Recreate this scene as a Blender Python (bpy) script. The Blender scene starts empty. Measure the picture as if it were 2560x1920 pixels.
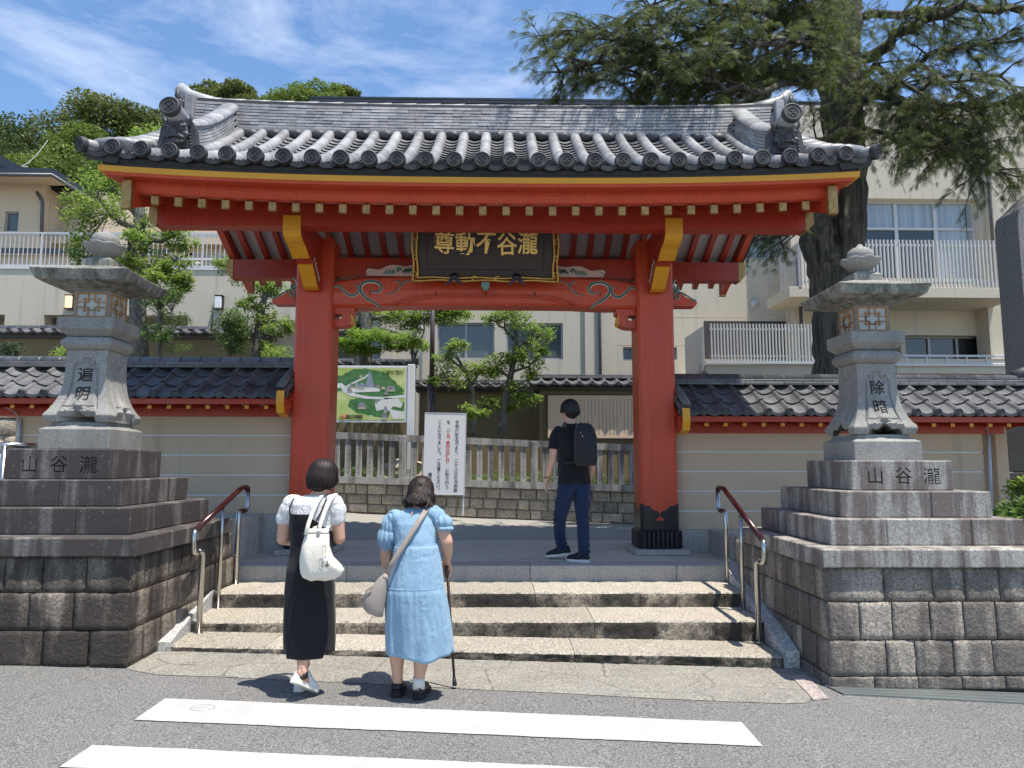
import bpy, bmesh, math, random
import numpy as np
from mathutils import Vector, Matrix, Euler, noise
random.seed(7); RNG = np.random.default_rng(7)
SC = bpy.context.scene
COL = SC.collection
PI = math.pi
R = math.radians

# ------------------------------------------------------------------ camera
CAM_H = 1.6
PITCH, YAW, ROLL = R(6.37), R(1.0), R(-0.10)
FPX = 1776.0
cd = bpy.data.cameras.new('camera')
cd.sensor_width = 36.0
cd.lens = FPX / 2560.0 * 36.0
cd.clip_start = 0.05
cd.clip_end = 2000
cam = bpy.data.objects.new('camera', cd)
cam.location = (0, 0, CAM_H)
cam.rotation_euler = Euler((PI / 2 + PITCH, ROLL, -YAW), 'XYZ')
COL.objects.link(cam)
SC.camera = cam
_CM = cam.rotation_euler.to_matrix()
_CO = Vector((0, 0, CAM_H))

def ray(sx, sy):
    return _CM @ Vector(((sx - 1280) / FPX, -(sy - 960) / FPX, -1.0))
def W(sx, sy, Y):
    """the point at real distance Y seen at a photo pixel"""
    d = ray(sx, sy)
    return _CO + d * (Y / d.y)
def G(sx, sy, z=0.0, slope=0.0):
    """the point of the plane z + slope*x seen at a photo pixel"""
    d = ray(sx, sy)
    t = (z - CAM_H) / (d.z - slope * d.x)
    return _CO + d * t
def Wx(sx, sy, x):
    d = ray(sx, sy)
    return _CO + d * (x / d.x)

# ------------------------------------------------------------------ world, sun, exposure
SUN_DIR = Vector((0.25, -0.185, 1.0)).normalized()
SUN_EL = math.asin(SUN_DIR.z)
SUN_ROT = math.atan2(SUN_DIR.x, SUN_DIR.y)
w = bpy.data.worlds.new('World'); SC.world = w; w.use_nodes = True
nt = w.node_tree; nt.nodes.clear()
o_ = nt.nodes.new('ShaderNodeOutputWorld'); bg = nt.nodes.new('ShaderNodeBackground')
sky = nt.nodes.new('ShaderNodeTexSky'); sky.sky_type = 'NISHITA'; sky.sun_disc = False
sky.sun_elevation = SUN_EL; sky.sun_rotation = SUN_ROT
sky.air_density = 1.0; sky.dust_density = 0.3; sky.ozone_density = 2.2; sky.altitude = 100
tc = nt.nodes.new('ShaderNodeTexCoord')
mp = nt.nodes.new('ShaderNodeMapping'); mp.inputs['Scale'].default_value = (1.1, 1.0, 3.4); mp.inputs['Rotation'].default_value = (0.2, 0.35, 0.5)
n1 = nt.nodes.new('ShaderNodeTexNoise'); n1.inputs['Scale'].default_value = 2.3; n1.inputs['Detail'].default_value = 9; n1.inputs['Roughness'].default_value = 0.62; n1.inputs['Distortion'].default_value = 0.55
n2 = nt.nodes.new('ShaderNodeTexNoise'); n2.inputs['Scale'].default_value = 14; n2.inputs['Detail'].default_value = 6; n2.inputs['Roughness'].default_value = 0.6
ma = nt.nodes.new('ShaderNodeMath'); ma.operation = 'MULTIPLY_ADD'; ma.inputs[1].default_value = 0.25
cr = nt.nodes.new('ShaderNodeValToRGB'); cr.color_ramp.elements[0].position = 0.62; cr.color_ramp.elements[0].color = (0, 0, 0, 1)
cr.color_ramp.elements[1].position = 1.0; cr.color_ramp.elements[1].color = (0.36, 0.36, 0.36, 1)
mx = nt.nodes.new('ShaderNodeMix'); mx.data_type = 'RGBA'
mx.inputs[7].default_value = (10.5, 10.6, 10.8, 1)
L = nt.links.new
L(tc.outputs['Generated'], mp.inputs['Vector']); L(mp.outputs[0], n1.inputs['Vector']); L(mp.outputs[0], n2.inputs['Vector'])
L(n2.outputs['Fac'], ma.inputs[0]); L(n1.outputs['Fac'], ma.inputs[2]); L(ma.outputs[0], cr.inputs[0])
L(cr.outputs['Color'], mx.inputs[0]); hs = nt.nodes.new('ShaderNodeHueSaturation'); hs.inputs['Saturation'].default_value = 1.1; hs.inputs['Value'].default_value = 1.22
L(sky.outputs[0], hs.inputs['Color']); L(hs.outputs[0], mx.inputs[6]); L(mx.outputs[2], bg.inputs['Color'])
L(bg.outputs[0], o_.inputs['Surface'])
bg.inputs['Strength'].default_value = 0.12
sd = bpy.data.lights.new('sun', 'SUN'); sd.energy = 4.7; sd.angle = R(0.53); sd.color = (1.0, 0.93, 0.82)
sun = bpy.data.objects.new('sun', sd); COL.objects.link(sun)
sun.rotation_euler = SUN_DIR.to_track_quat('Z', 'Y').to_euler(); sun.location = (6, -4, 14)
SC.view_settings.view_transform = 'Standard'; SC.view_settings.look = 'None'
SC.view_settings.gamma = 1.0; SC.view_settings.exposure = 0.6; SC.view_settings.use_curve_mapping = False

# ------------------------------------------------------------------ object helpers
WL = {}
def tag(o, label=None, cat=None, group=None, kind=None):
    if label: o['label'] = label
    if cat: o['category'] = cat
    if group: o['group'] = group
    if kind: o['kind'] = kind
    return o
def root(name, label, cat, loc, group=None, rz=0.0):
    o = bpy.data.objects.new(name, None); COL.objects.link(o)
    o.location = loc; o.rotation_euler = (0, 0, rz); o.empty_display_size = 0.1
    WL[o] = (Matrix.Translation(Vector(loc)) @ Matrix.Rotation(rz, 4, 'Z')).inverted()
    return tag(o, label, cat, group)
def link(name, me, parent=None, mat=None, M=None):
    if mat is not None and len(me.materials) == 0: me.materials.append(mat)
    o = bpy.data.objects.new(name, me); COL.objects.link(o)
    if parent is not None:
        o.parent = parent
        if parent in WL: o.matrix_parent_inverse = WL[parent]
    if M is not None: o.matrix_basis = M
    return o
def sub(name, me, parent, mat=None, M=None):
    """a sub-part under a part whose own transform may be set"""
    o = link(name, me, None, mat, None)
    o.parent = parent
    o.matrix_parent_inverse = parent.matrix_basis.inverted()
    if M is not None: o.matrix_basis = M
    return o
def copy_tree(o, parent=None):
    c = o.copy(); COL.objects.link(c)
    if parent is not None: c.parent = parent
    for ch in list(o.children): copy_tree(ch, c)
    return c
def T(x, y, z): return Matrix.Translation((x, y, z))
def RZ(a): return Matrix.Rotation(a, 4, 'Z')
def RX(a): return Matrix.Rotation(a, 4, 'X')
def RY(a): return Matrix.Rotation(a, 4, 'Y')
def SCL(x, y, z): return Matrix.Diagonal((x, y, z, 1))

def _cb():
    bm = bmesh.new()
    for sx in (-1, 1):
        for sy in (-1, 1):
            for sz in (-1, 1):
                for k in range(3):
                    v = [sx * .8, sy * .8, sz * .8]; v[k] *= 1.25
                    bm.verts.new(v)
    r = bmesh.ops.convex_hull(bm, input=bm.verts)
    bmesh.ops.dissolve_limit(bm, angle_limit=0.01, verts=bm.verts, edges=bm.edges)
    bm.verts.index_update()
    vs = [tuple(v.co) for v in bm.verts]; fs = [tuple(v.index for v in f.verts) for f in bm.faces]
    bm.free()
    return [tuple(tuple((1 if c > 0 else -1, abs(c) > .9) for c in v)) for v in vs], fs
CBV, CBF = _cb()

class MB:
    def __init__(s): s.v = []; s.f = []; s.m = []; s.sm = []
    def add(s, vs, fs, mi=0, M=None, smooth=False):
        b = len(s.v)
        if M is not None: vs = [tuple(M @ Vector(v)) for v in vs]
        s.v.extend([tuple(v) for v in vs]); s.f.extend([tuple(i + b for i in f) for f in fs])
        s.m.extend([mi] * len(fs)); s.sm.extend([smooth] * len(fs))
        return s
    def box(s, x0, x1, y0, y1, z0, z1, mi=0, M=None):
        vs = [(x, y, z) for x in (x0, x1) for y in (y0, y1) for z in (z0, z1)]
        return s.add(vs, [(0, 1, 3, 2), (4, 6, 7, 5), (0, 4, 5, 1), (2, 3, 7, 6), (0, 2, 6, 4), (1, 5, 7, 3)], mi, M)
    def cbox(s, x0, x1, y0, y1, z0, z1, b=.01, mi=0, M=None):
        c = ((x0 + x1) / 2, (y0 + y1) / 2, (z0 + z1) / 2); h = ((x1 - x0) / 2, (y1 - y0) / 2, (z1 - z0) / 2)
        b = min(b, min(h) * .9)
        vs = [tuple(c[k] + q[k][0] * (h[k] if q[k][1] else h[k] - b) for k in range(3)) for q in CBV]
        return s.add(vs, CBF, mi, M)
    def prism(s, poly, a, b, axis='x', mi=0, M=None):
        """polygon (2D) extruded along axis from a to b. axis x: poly in (y,z); y: (x,z); z: (x,y)"""
        n = len(poly)
        def P(p, t):
            if axis == 'x': return (t, p[0], p[1])
            if axis == 'y': return (p[0], t, p[1])
            return (p[0], p[1], t)
        vs = [P(p, a) for p in poly] + [P(p, b) for p in poly]
        fs = [(i, (i + 1) % n, n + (i + 1) % n, n + i) for i in range(n)] + [tuple(range(n))[::-1], tuple(range(n, 2 * n))]
        return s.add(vs, fs, mi, M)
    def loft(s, rings, cap=True, mi=0, smooth=True, closed=True, M=None):
        n = len(rings[0]); vs = [p for r in rings for p in r]; fs = []
        for k in range(len(rings) - 1):
            for i in range(n if closed else n - 1):
                j = (i + 1) % n
                fs.append((k * n + i, k * n + j, (k + 1) * n + j, (k + 1) * n + i))
        if cap and closed:
            fs.append(tuple(range(n))[::-1]); fs.append(tuple(range((len(rings) - 1) * n, len(rings) * n)))
        return s.add(vs, fs, mi, M, smooth)
    def tube(s, pts, rad, n=8, mi=0, cap=True, M=None, smooth=True):
        pts = [Vector(p) for p in pts]
        if not hasattr(rad, '__len__'): rad = [rad] * len(pts)
        rings = []; up = None
        for i, p in enumerate(pts):
            d = (pts[min(i + 1, len(pts) - 1)] - pts[max(i - 1, 0)]).normalized()
            if up is None:
                up = Vector((0, 0, 1)) if abs(d.z) < .9 else Vector((1, 0, 0))
            u = (up - d * up.dot(d))
            u = u.normalized() if u.length > 1e-5 else d.orthogonal().normalized()
            v = d.cross(u); up = u
            rings.append([tuple(p + (u * math.cos(a) + v * math.sin(a)) * rad[i]) for a in [2 * PI * k / n for k in range(n)]])
        return s.loft(rings, cap, mi, smooth, True, M)
    def lathe(s, prof, n=24, mi=0, M=None, smooth=True, sq=0):
        rings = []
        for (r, z) in prof:
            rings.append([(r * math.cos(2 * PI * k / n), r * math.sin(2 * PI * k / n), z) for k in range(n)])
        return s.loft(rings, True, mi, smooth, True, M)
    def ball(s, c, r, n=12, mi=0, M=None):
        rx, ry, rz = r if hasattr(r, '__len__') else (r, r, r)
        m = max(4, n // 2 + 1)
        rings = [[(c[0] + rx * math.sin(PI * (k + .02) / (m + .04)) * math.cos(2 * PI * i / n), c[1] + ry * math.sin(PI * (k + .02) / (m + .04)) * math.sin(2 * PI * i / n), c[2] - rz * math.cos(PI * (k + .02) / (m + .04))) for i in range(n)] for k in range(m + 1)]
        return s.loft(rings, True, mi, True, True, M)
    def mesh(s, name, *mats):
        me = bpy.data.meshes.new(name); me.from_pydata(s.v, [], s.f)
        for m in mats: me.materials.append(m)
        me.polygons.foreach_set('material_index', s.m); me.polygons.foreach_set('use_smooth', s.sm)
        me.update(); return me
    def build(s, name, mats, parent=None, M=None, fix=False):
        if not isinstance(mats, (list, tuple)): mats = [mats]
        me = s.mesh(name, *mats)
        if fix: fixn(me)
        return link(name, me, parent, None, M)
def fixn(me):
    bm = bmesh.new(); bm.from_mesh(me); bmesh.ops.recalc_face_normals(bm, faces=bm.faces); bm.to_mesh(me); bm.free()

def np_mesh(name, V, F, mat, smooth=False):
    """V (n,3), F (m,k) all faces k-gons"""
    me = bpy.data.meshes.new(name)
    V = np.asarray(V, np.float32); F = np.asarray(F, np.int32); k = F.shape[1]
    me.vertices.add(len(V)); me.vertices.foreach_set('co', V.ravel())
    me.loops.add(F.size); me.loops.foreach_set('vertex_index', F.ravel())
    me.polygons.add(len(F)); me.polygons.foreach_set('loop_start', np.arange(0, F.size, k, dtype=np.int32))
    me.polygons.foreach_set('use_smooth', np.full(len(F), smooth))
    if mat: me.materials.append(mat)
    me.update(calc_edges=True); return me

_dg = None
def remesh(me, vox=.006, smooth=4, dispf=None):
    """closed overlapping pieces -> one continuous skin"""
    o = bpy.data.objects.new('tmp', me); COL.objects.link(o)
    m = o.modifiers.new('r', 'REMESH'); m.mode = 'VOXEL'; m.voxel_size = vox
    if smooth:
        m2 = o.modifiers.new('s', 'SMOOTH'); m2.iterations = smooth; m2.factor = .5
    dg = bpy.context.evaluated_depsgraph_get()
    r = bpy.data.meshes.new_from_object(o.evaluated_get(dg))
    bpy.data.objects.remove(o)
    n = len(r.vertices)
    if dispf is not None and n:
        co = np.empty(n * 3, np.float32); r.vertices.foreach_get('co', co); co = co.reshape(-1, 3)
        no = np.empty(n * 3, np.float32); r.vertices.foreach_get('normal', no); no = no.reshape(-1, 3)
        r.vertices.foreach_set('co', (co + no * dispf(co, no)[:, None]).astype(np.float32).ravel())
    r.polygons.foreach_set('use_smooth', [True] * len(r.polygons))
    r.materials.clear(); r.update(); return r
def boolean_cut(me, cutter):
    a = bpy.data.objects.new('ta', me); b = bpy.data.objects.new('tb', cutter); COL.objects.link(a); COL.objects.link(b)
    m = a.modifiers.new('b', 'BOOLEAN'); m.operation = 'DIFFERENCE'; m.object = b; m.solver = 'EXACT'; m.use_hole_tolerant = True
    dg = bpy.context.evaluated_depsgraph_get()
    r = bpy.data.meshes.new_from_object(a.evaluated_get(dg))
    bpy.data.objects.remove(a); bpy.data.objects.remove(b)
    return r

_GL = {}
def glyph(ch, extrude=0.0, bold=0.0):
    key = (ch, extrude, bold)
    if key not in _GL:
        cu = bpy.data.curves.new('g', 'FONT'); cu.body = ch; cu.size = 1.0; cu.extrude = extrude; cu.offset = bold
        cu.align_x = 'CENTER'; cu.align_y = 'CENTER'; cu.resolution_u = 3
        o = bpy.data.objects.new('g', cu); COL.objects.link(o)
        dg = bpy.context.evaluated_depsgraph_get()
        me = bpy.data.meshes.new_from_object(o.evaluated_get(dg))
        vs = [v.co.copy() for v in me.vertices]; fs = [tuple(p.vertices) for p in me.polygons]
        if vs and ch not in '、。，．・':
            cx = (max(v.x for v in vs) + min(v.x for v in vs)) / 2; cy = (max(v.y for v in vs) + min(v.y for v in vs)) / 2
            vs = [Vector((v.x - cx, v.y - cy, v.z)) for v in vs]
        elif vs:
            cx = (max(v.x for v in vs) + min(v.x for v in vs)) / 2; cy = (max(v.y for v in vs) + min(v.y for v in vs)) / 2
            vs = [Vector((v.x - cx + .32, v.y - cy + .3, v.z)) for v in vs]
        _GL[key] = (vs, fs)
        bpy.data.objects.remove(o); bpy.data.curves.remove(cu)
    return _GL[key]
def put_glyph(mb, ch, M, size, extrude=0.0, bold=0.0, mi=0, sx=1.0):
    vs, fs = glyph(ch, extrude, bold)
    mb.add(vs, fs, mi, M @ SCL(size * sx, size, 1.0 if not extrude else 1.0))
# ------------------------------------------------------------------ materials
class NT:
    def __init__(s, name):
        s.m = bpy.data.materials.new(name); s.m.use_nodes = True; s.t = s.m.node_tree
        s.b = s.t.nodes['Principled BSDF']; s.out = s.t.nodes['Material Output']; s._pos = None
    def n(s, typ, **kw):
        x = s.t.nodes.new(typ)
        for k, v in kw.items(): setattr(x, k, v)
        return x
    def l(s, a, b): s.t.links.new(a, b)
    def pos(s, obj=False):
        if obj: return s.n('ShaderNodeTexCoord').outputs['Object']
        if s._pos is None: s._pos = s.n('ShaderNodeNewGeometry').outputs['Position']
        return s._pos
    def vec(s, scale=(1, 1, 1), obj=False, rot=(0, 0, 0)):
        m = s.n('ShaderNodeMapping'); m.inputs['Scale'].default_value = scale; m.inputs['Rotation'].default_value = rot
        s.l(s.pos(obj), m.inputs[0]); return m.outputs[0]
    def noise(s, scale, detail=4, rough=.55, vec=None, dist=0):
        x = s.n('ShaderNodeTexNoise'); x.inputs['Scale'].default_value = scale; x.inputs['Detail'].default_value = detail
        x.inputs['Roughness'].default_value = rough; x.inputs['Distortion'].default_value = dist
        s.l(vec if vec is not None else s.pos(), x.inputs['Vector']); return x.outputs['Fac']
    def vor(s, scale, vec=None, feat='F1', rnd=1.0):
        x = s.n('ShaderNodeTexVoronoi'); x.feature = feat; x.inputs['Scale'].default_value = scale; x.inputs['Randomness'].default_value = rnd
        s.l(vec if vec is not None else s.pos(), x.inputs['Vector']); return x
    def ramp(s, fac, *stops):
        x = s.n('ShaderNodeValToRGB'); e = x.color_ramp.elements
        while len(e) < len(stops): e.new(.5)
        for k, (p, c) in enumerate(stops):
            e[k].position = p; e[k].color = (c, c, c, 1) if not hasattr(c, '__len__') else (*c[:3], 1)
        s.l(fac, x.inputs[0]); return x.outputs[0]
    def mix(s, fac, a, b, blend='MIX'):
        x = s.n('ShaderNodeMix', data_type='RGBA', blend_type=blend)
        for i, q in ((0, fac), (6, a), (7, b)):
            if hasattr(q, 'is_linked') or hasattr(q, 'links'): s.l(q, x.inputs[i])
            elif i == 0: x.inputs[0].default_value = q
            else: x.inputs[i].default_value = (*q[:3], 1)
        return x.outputs[2]
    def math(s, op, a, b=0.0, clamp=False):
        x = s.n('ShaderNodeMath', operation=op, use_clamp=clamp)
        for i, q in enumerate((a, b)):
            if hasattr(q, 'links'): s.l(q, x.inputs[i])
            else: x.inputs[i].default_value = q
        return x.outputs[0]
    def col(s, c):
        if hasattr(c, 'links'): s.l(c, s.b.inputs['Base Color'])
        else: s.b.inputs['Base Color'].default_value = (*c[:3], 1)
    def rough(s, r):
        if hasattr(r, 'links'): s.l(r, s.b.inputs['Roughness'])
        else: s.b.inputs['Roughness'].default_value = r
    def spec(s, v): s.b.inputs['Specular IOR Level'].default_value = v
    def metal(s, v): s.b.inputs['Metallic'].default_value = v
    def bump(s, h, strength=.5, dist=.01, prev=None):
        x = s.n('ShaderNodeBump'); x.inputs['Strength'].default_value = strength; x.inputs['Distance'].default_value = dist
        s.l(h, x.inputs['Height'])
        if prev is not None: s.l(prev, x.inputs['Normal'])
        s.l(x.outputs[0], s.b.inputs['Normal']); return x.outputs[0]
    def rnd(s): return s.n('ShaderNodeObjectInfo').outputs['Random']
def mul(c, k): return tuple(x * k for x in c)

def plain(name, c, rough=.6, spec=.4, metal=0, var=.06, vs=3.0, bump=0, bs=60):
    t = NT(name); n = t.noise(vs, 4)
    t.col(t.mix(n, mul(c, 1 - var * 2), mul(c, 1 + var * 2))); t.rough(rough); t.spec(spec); t.metal(metal)
    if bump: t.bump(t.noise(bs, 4), bump, .004)
    return t.m
def granite(name, c, speck=.35, sscale=230, rough=.75, stain=0.0, stc=(.035, .028, .027), streak=(9, 9, .7), bump=.25, rnd=.18, rough_bump=0, rbs=22, lich=0, st_lo=.42, st_hi=.62):
    """granite: crystal speckle, stone to stone tint, shaped dark weather streaks"""
    t = NT(name)
    sscale = 52 if sscale < 280 else 75
    sp = t.noise(sscale, 3, .85)
    base = t.mix(t.ramp(sp, (.38, 0), (.62, 1)), mul(c, max(.15, 1 - speck * 1.7)), mul(c, 1 + speck * 1.5))
    if rough_bump: base = t.mix(t.ramp(t.noise(rbs, 5, .75), (.36, .55), (.52, 0)), base, mul(c, .38))  # shade of the hollows put into the colour: dark pits follow the relief
    lg = t.noise(3.1, 5, .6)
    base = t.mix(.35, base, t.mix(lg, mul(c, .7), mul(c, 1.25)), 'MIX')
    if rnd:
        base = t.mix(1.0, base, t.ramp(t.rnd(), (0, 1 - rnd), (1, 1 + rnd * .6)), 'MULTIPLY')
    if stain:
        s1 = t.noise(1.0, 6, .62, t.vec(streak)); s2 = t.noise(1.7, 5, .6)
        s3 = t.math('ADD', t.math('MULTIPLY', s1, .62), t.math('MULTIPLY', s2, .38))
        f = t.math('MULTIPLY', t.ramp(s3, (st_lo, 0), (st_hi, 1)), stain)
        base = t.mix(f, base, stc)
    if lich:
        v = t.noise(26, 3, .7); base = t.mix(t.math('MULTIPLY', t.ramp(v, (.64, 0), (.72, 1)), lich), base, (.42, .42, .38))
    t.col(base); t.rough(rough); t.spec(.3)
    if rough_bump:
        h = t.noise(rbs, 6, .7); b1 = t.bump(h, rough_bump, .03)
        t.bump(sp, bump, .003, b1)
    else:
        t.bump(t.noise(90, 5, .7), bump, .004)
    return t.m

M = {}
M['asphalt'] = (lambda: None)
def _asphalt():
    t = NT('asphalt'); v = t.vor(60); a = t.noise(84, 3, .85); lg = t.noise(.7, 5, .6); md = t.noise(6, 5, .65)
    c = t.mix(t.ramp(a, (.40, 0), (.64, 1)), (.03, .03, .03), (.40, .39, .37))
    c = t.mix(.40, c, t.mix(t.ramp(lg, (.3, 0), (.7, 1)), (.092, .094, .095), (.155, .157, .157)))
    c = t.mix(t.math('MULTIPLY', t.ramp(md, (.55, 0), (.75, 1)), .25), c, (.085, .085, .087))
    t.col(c); t.rough(.85); t.spec(.25); t.bump(v.outputs['Distance'], .55, .004); return t.m
M['asphalt'] = _asphalt()
def _path():
    t = NT('path_asphalt'); a = t.noise(240, 2, .8); lg = t.noise(1.0, 5, .6)
    c = t.mix(t.ramp(a, (.3, 0), (.7, 1)), (.20, .195, .18), (.36, .35, .325)); c = t.mix(.5, c, t.mix(lg, (.20, .195, .18), (.34, .33, .30)))
    t.col(c); t.rough(.85); t.bump(a, .3, .003); return t.m
M['path'] = _path()
def _apron():
    t = NT('apron_concrete'); a = t.noise(60, 3, .85); lg = t.noise(2.2, 6, .65); cr = t.vor(1.1, t.vec((1, 1.7, 1)), 'DISTANCE_TO_EDGE')
    c = t.mix(t.ramp(a, (.40, 0), (.62, 1)), (.085, .08, .068), (.46, .44, .385)); c = t.mix(.45, c, t.mix(t.ramp(lg, (.3, 0), (.7, 1)), (.14, .133, .118), (.29, .275, .24)))
    e = t.math('ADD', cr.outputs['Distance'], t.math('MULTIPLY', t.noise(9, 5), .05))
    t.col(t.mix(t.ramp(e, (.028, .55), (.034, 0)), c, (.06, .055, .045))); t.rough(.9); t.bump(a, .6, .005); return t.m
M['apron'] = _apron()
def _paint():
    t = NT('road_paint'); a = t.noise(62, 4, .85); lg = t.noise(5, 6, .7); w = t.noise(2.0, 5, .6, t.vec((40, 3, 1)))
    c = t.mix(t.ramp(lg, (.3, 0), (.75, 1)), (.46, .46, .455), (.37, .37, .36)); c = t.mix(t.ramp(w, (.62, 0), (.72, .5)), c, (.5, .5, .49))
    c = t.mix(t.ramp(a, (.62, 0), (.70, .6)), c, (.22, .22, .21))
    t.col(c); t.rough(.75); t.bump(a, .35, .002); return t.m
M['paint'] = _paint()
M['granite_grey'] = granite('granite_grey', (.40, .38, .345), .35, 300, stain=.25, st_lo=.5, st_hi=.7)
M['granite_dark'] = granite('granite_dark_weathered', (.27, .255, .24), .3, 260, stain=.95, stc=(.050, .041, .040), streak=(7, 7, .55), lich=.5, st_lo=.30, st_hi=.50)
M['granite_mid'] = granite('granite_mid_weathered', (.36, .345, .315), .3, 260, stain=.75, stc=(.10, .072, .068), streak=(9, 9, .6), lich=.35, st_lo=.45, st_hi=.54)
M['lantern_stone'] = granite('lantern_stone', (.285, .28, .26), .28, 330, stain=.45, stc=(.10, .098, .09), streak=(6, 6, 2), rnd=.08, bump=.3, st_lo=.45, st_hi=.68)
M['lantern_cap_stone'] = granite('lantern_cap_stone', (.29, .285, .25), .3, 260, stain=.85, stc=(.05, .048, .04), streak=(13, 13, 2.0), rnd=.05, st_lo=.42, st_hi=.62)
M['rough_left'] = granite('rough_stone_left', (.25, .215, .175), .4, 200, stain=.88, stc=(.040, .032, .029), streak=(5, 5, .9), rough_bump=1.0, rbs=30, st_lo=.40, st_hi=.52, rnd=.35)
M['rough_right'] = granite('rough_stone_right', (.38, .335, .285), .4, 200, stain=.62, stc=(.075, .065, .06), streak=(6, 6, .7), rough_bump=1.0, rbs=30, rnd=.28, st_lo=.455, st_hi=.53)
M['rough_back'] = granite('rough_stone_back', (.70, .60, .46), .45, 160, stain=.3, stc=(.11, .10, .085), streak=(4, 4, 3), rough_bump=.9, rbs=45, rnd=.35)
M['joint'] = plain('stone_joint', (.15, .135, .11), .95, .1, bump=.3)
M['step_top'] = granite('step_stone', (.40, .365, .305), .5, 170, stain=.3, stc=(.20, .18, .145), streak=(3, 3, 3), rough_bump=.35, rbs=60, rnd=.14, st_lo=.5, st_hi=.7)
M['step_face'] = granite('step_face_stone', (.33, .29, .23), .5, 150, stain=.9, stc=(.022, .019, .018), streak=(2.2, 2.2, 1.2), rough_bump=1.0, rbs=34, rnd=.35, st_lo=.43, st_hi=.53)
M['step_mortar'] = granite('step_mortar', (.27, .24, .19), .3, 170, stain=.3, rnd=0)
M['stringer'] = granite('stringer_granite', (.45, .445, .43), .5, 190, rough=.6, rnd=.04, bump=.1)
M['platform'] = granite('platform_paving', (.50, .465, .40), .15, 200, stain=.35, stc=(.27, .25, .22), streak=(2, 2, 2), rnd=.08, bump=.12)
M['fence_stone'] = granite('fence_stone', (.42, .405, .37), .25, 240, stain=.85, stc=(.085, .075, .07), streak=(9, 9, 1.0), rnd=.2, st_lo=.45, st_hi=.6)
def _red(name, c, gloss=.32, var=.12):
    t = NT(name); n = t.noise(2.2, 5); g = t.noise(1, 5, .6, t.vec((30, 30, 1.2)))
    cc = t.mix(n, mul(c, 1 - var), mul(c, 1 + var)); cc = t.mix(t.ramp(g, (.4, 0), (.7, .55)), cc, mul(c, .66))
    chip = t.noise(17, 3, .8); cc = t.mix(t.ramp(chip, (.79, 0), (.80, .8)), cc, (.62, .36, .30))
    t.col(cc); t.rough(t.ramp(n, (.2, gloss), (.8, gloss + .18))); t.spec(.45); t.bump(g, .06, .003); return t.m
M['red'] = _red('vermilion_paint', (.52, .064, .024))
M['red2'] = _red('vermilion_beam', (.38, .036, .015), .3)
M['yellow'] = plain('ochre_paint', (.64, .30, .018), .45, .45, var=.06)
M['white_board'] = plain('white_ceiling_board', (.52, .50, .50), .8, .2, var=.03)
M['gold'] = plain('gilt_brass', (.48, .32, .10), .42, .5, 1.0, var=.25, vs=40)
M['brass_dull'] = plain('dull_brass', (.36, .215, .075), .42, .5, .6, var=.35, vs=22)
M['goldpaint'] = plain('gold_leaf', (.80, .56, .19), .38, .5, .75, var=.15, vs=60, bump=.3, bs=90)
M['black_metal'] = plain('black_lacquer', (.008, .009, .013), .3, .5, var=.2)
def _tile(name, c, c2, rough=.42):
    t = NT(name); n = t.noise(5, 6, .65); f = t.noise(34, 5, .7); r = t.ramp(t.rnd(), (0, .72), (1, 1.22))
    s1 = t.noise(1.6, 5, .65, t.vec((5, 5, 12)))
    cc = t.mix(t.ramp(n, (.3, 0), (.72, 1)), c, c2); cc = t.mix(1.0, cc, r, 'MULTIPLY')
    cc = t.mix(t.math('MULTIPLY', t.ramp(s1, (.55, 0), (.68, 1)), .55), cc, mul(c, .5))
    cc = t.mix(t.math('MULTIPLY', t.ramp(f, (.66, 0), (.72, 1)), .35), cc, (.42, .43, .42))
    t.col(cc); t.rough(t.ramp(n, (.3, rough), (.75, rough + .2))); t.spec(.6); t.bump(f, .12, .003); return t.m
M['tile_light'] = _tile('smoked_tile_silver', (.20, .202, .208), (.335, .338, .345), .40)
M['tile_dark'] = _tile('smoked_tile_dark', (.030, .031, .034), (.07, .072, .08), .48)
M['tile_pan'] = _tile('smoked_tile_pan', (.10, .102, .107), (.27, .273, .285), .34)
M['tile_wall'] = _tile('wall_roof_tile', (.066, .067, .070), (.145, .146, .152), .40)
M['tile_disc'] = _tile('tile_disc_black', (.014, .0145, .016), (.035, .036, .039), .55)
def _stucco(name, c, bs=70, var=.06, streak=0):
    t = NT(name); n = t.noise(1.2, 5); b = t.noise(bs, 4, .7)
    cc = t.mix(n, mul(c, 1 - var), mul(c, 1 + var))
    if streak:
        s = t.noise(1, 5, .6, t.vec((5, 5, .35))); cc = t.mix(t.math('MULTIPLY', t.ramp(s, (.55, 0), (.72, 1)), streak), cc, mul(c, .6))
    t.col(cc); t.rough(.9); t.spec(.2); t.bump(b, .35, .006); return t.m
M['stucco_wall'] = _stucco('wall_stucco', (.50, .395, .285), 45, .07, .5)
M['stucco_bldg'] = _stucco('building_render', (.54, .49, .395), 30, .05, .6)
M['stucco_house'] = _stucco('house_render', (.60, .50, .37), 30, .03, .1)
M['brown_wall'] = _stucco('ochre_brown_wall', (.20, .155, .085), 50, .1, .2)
M['groove'] = plain('pale_groove_strip', (.62, .63, .62), .6)
M['white_frame'] = plain('aluminium_frame', (.50, .505, .51), .4, .5, .1, var=.03)
M['frame_grey'] = plain('grey_frame', (.33, .33, .33), .4, .5, .2, var=.03)
M['louver'] = plain('louvre_aluminium', (.55, .545, .52), .4, .5, .2, var=.04)
M['roof_black'] = plain('black_metal_roof', (.035, .037, .042), .35, .6, .2, var=.2)
def _glass(name, c, r=.06, curtain=0):
    t = NT(name)
    cc = c
    if curtain:
        s = t.noise(1, 3, .5, t.vec((14, 14, .15))); cc = t.mix(t.ramp(s, (.3, 0), (.7, 1)), mul(c, .72), mul(c, 1.2))
    t.col(cc); t.rough(r); t.spec(.8); return t.m
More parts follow.
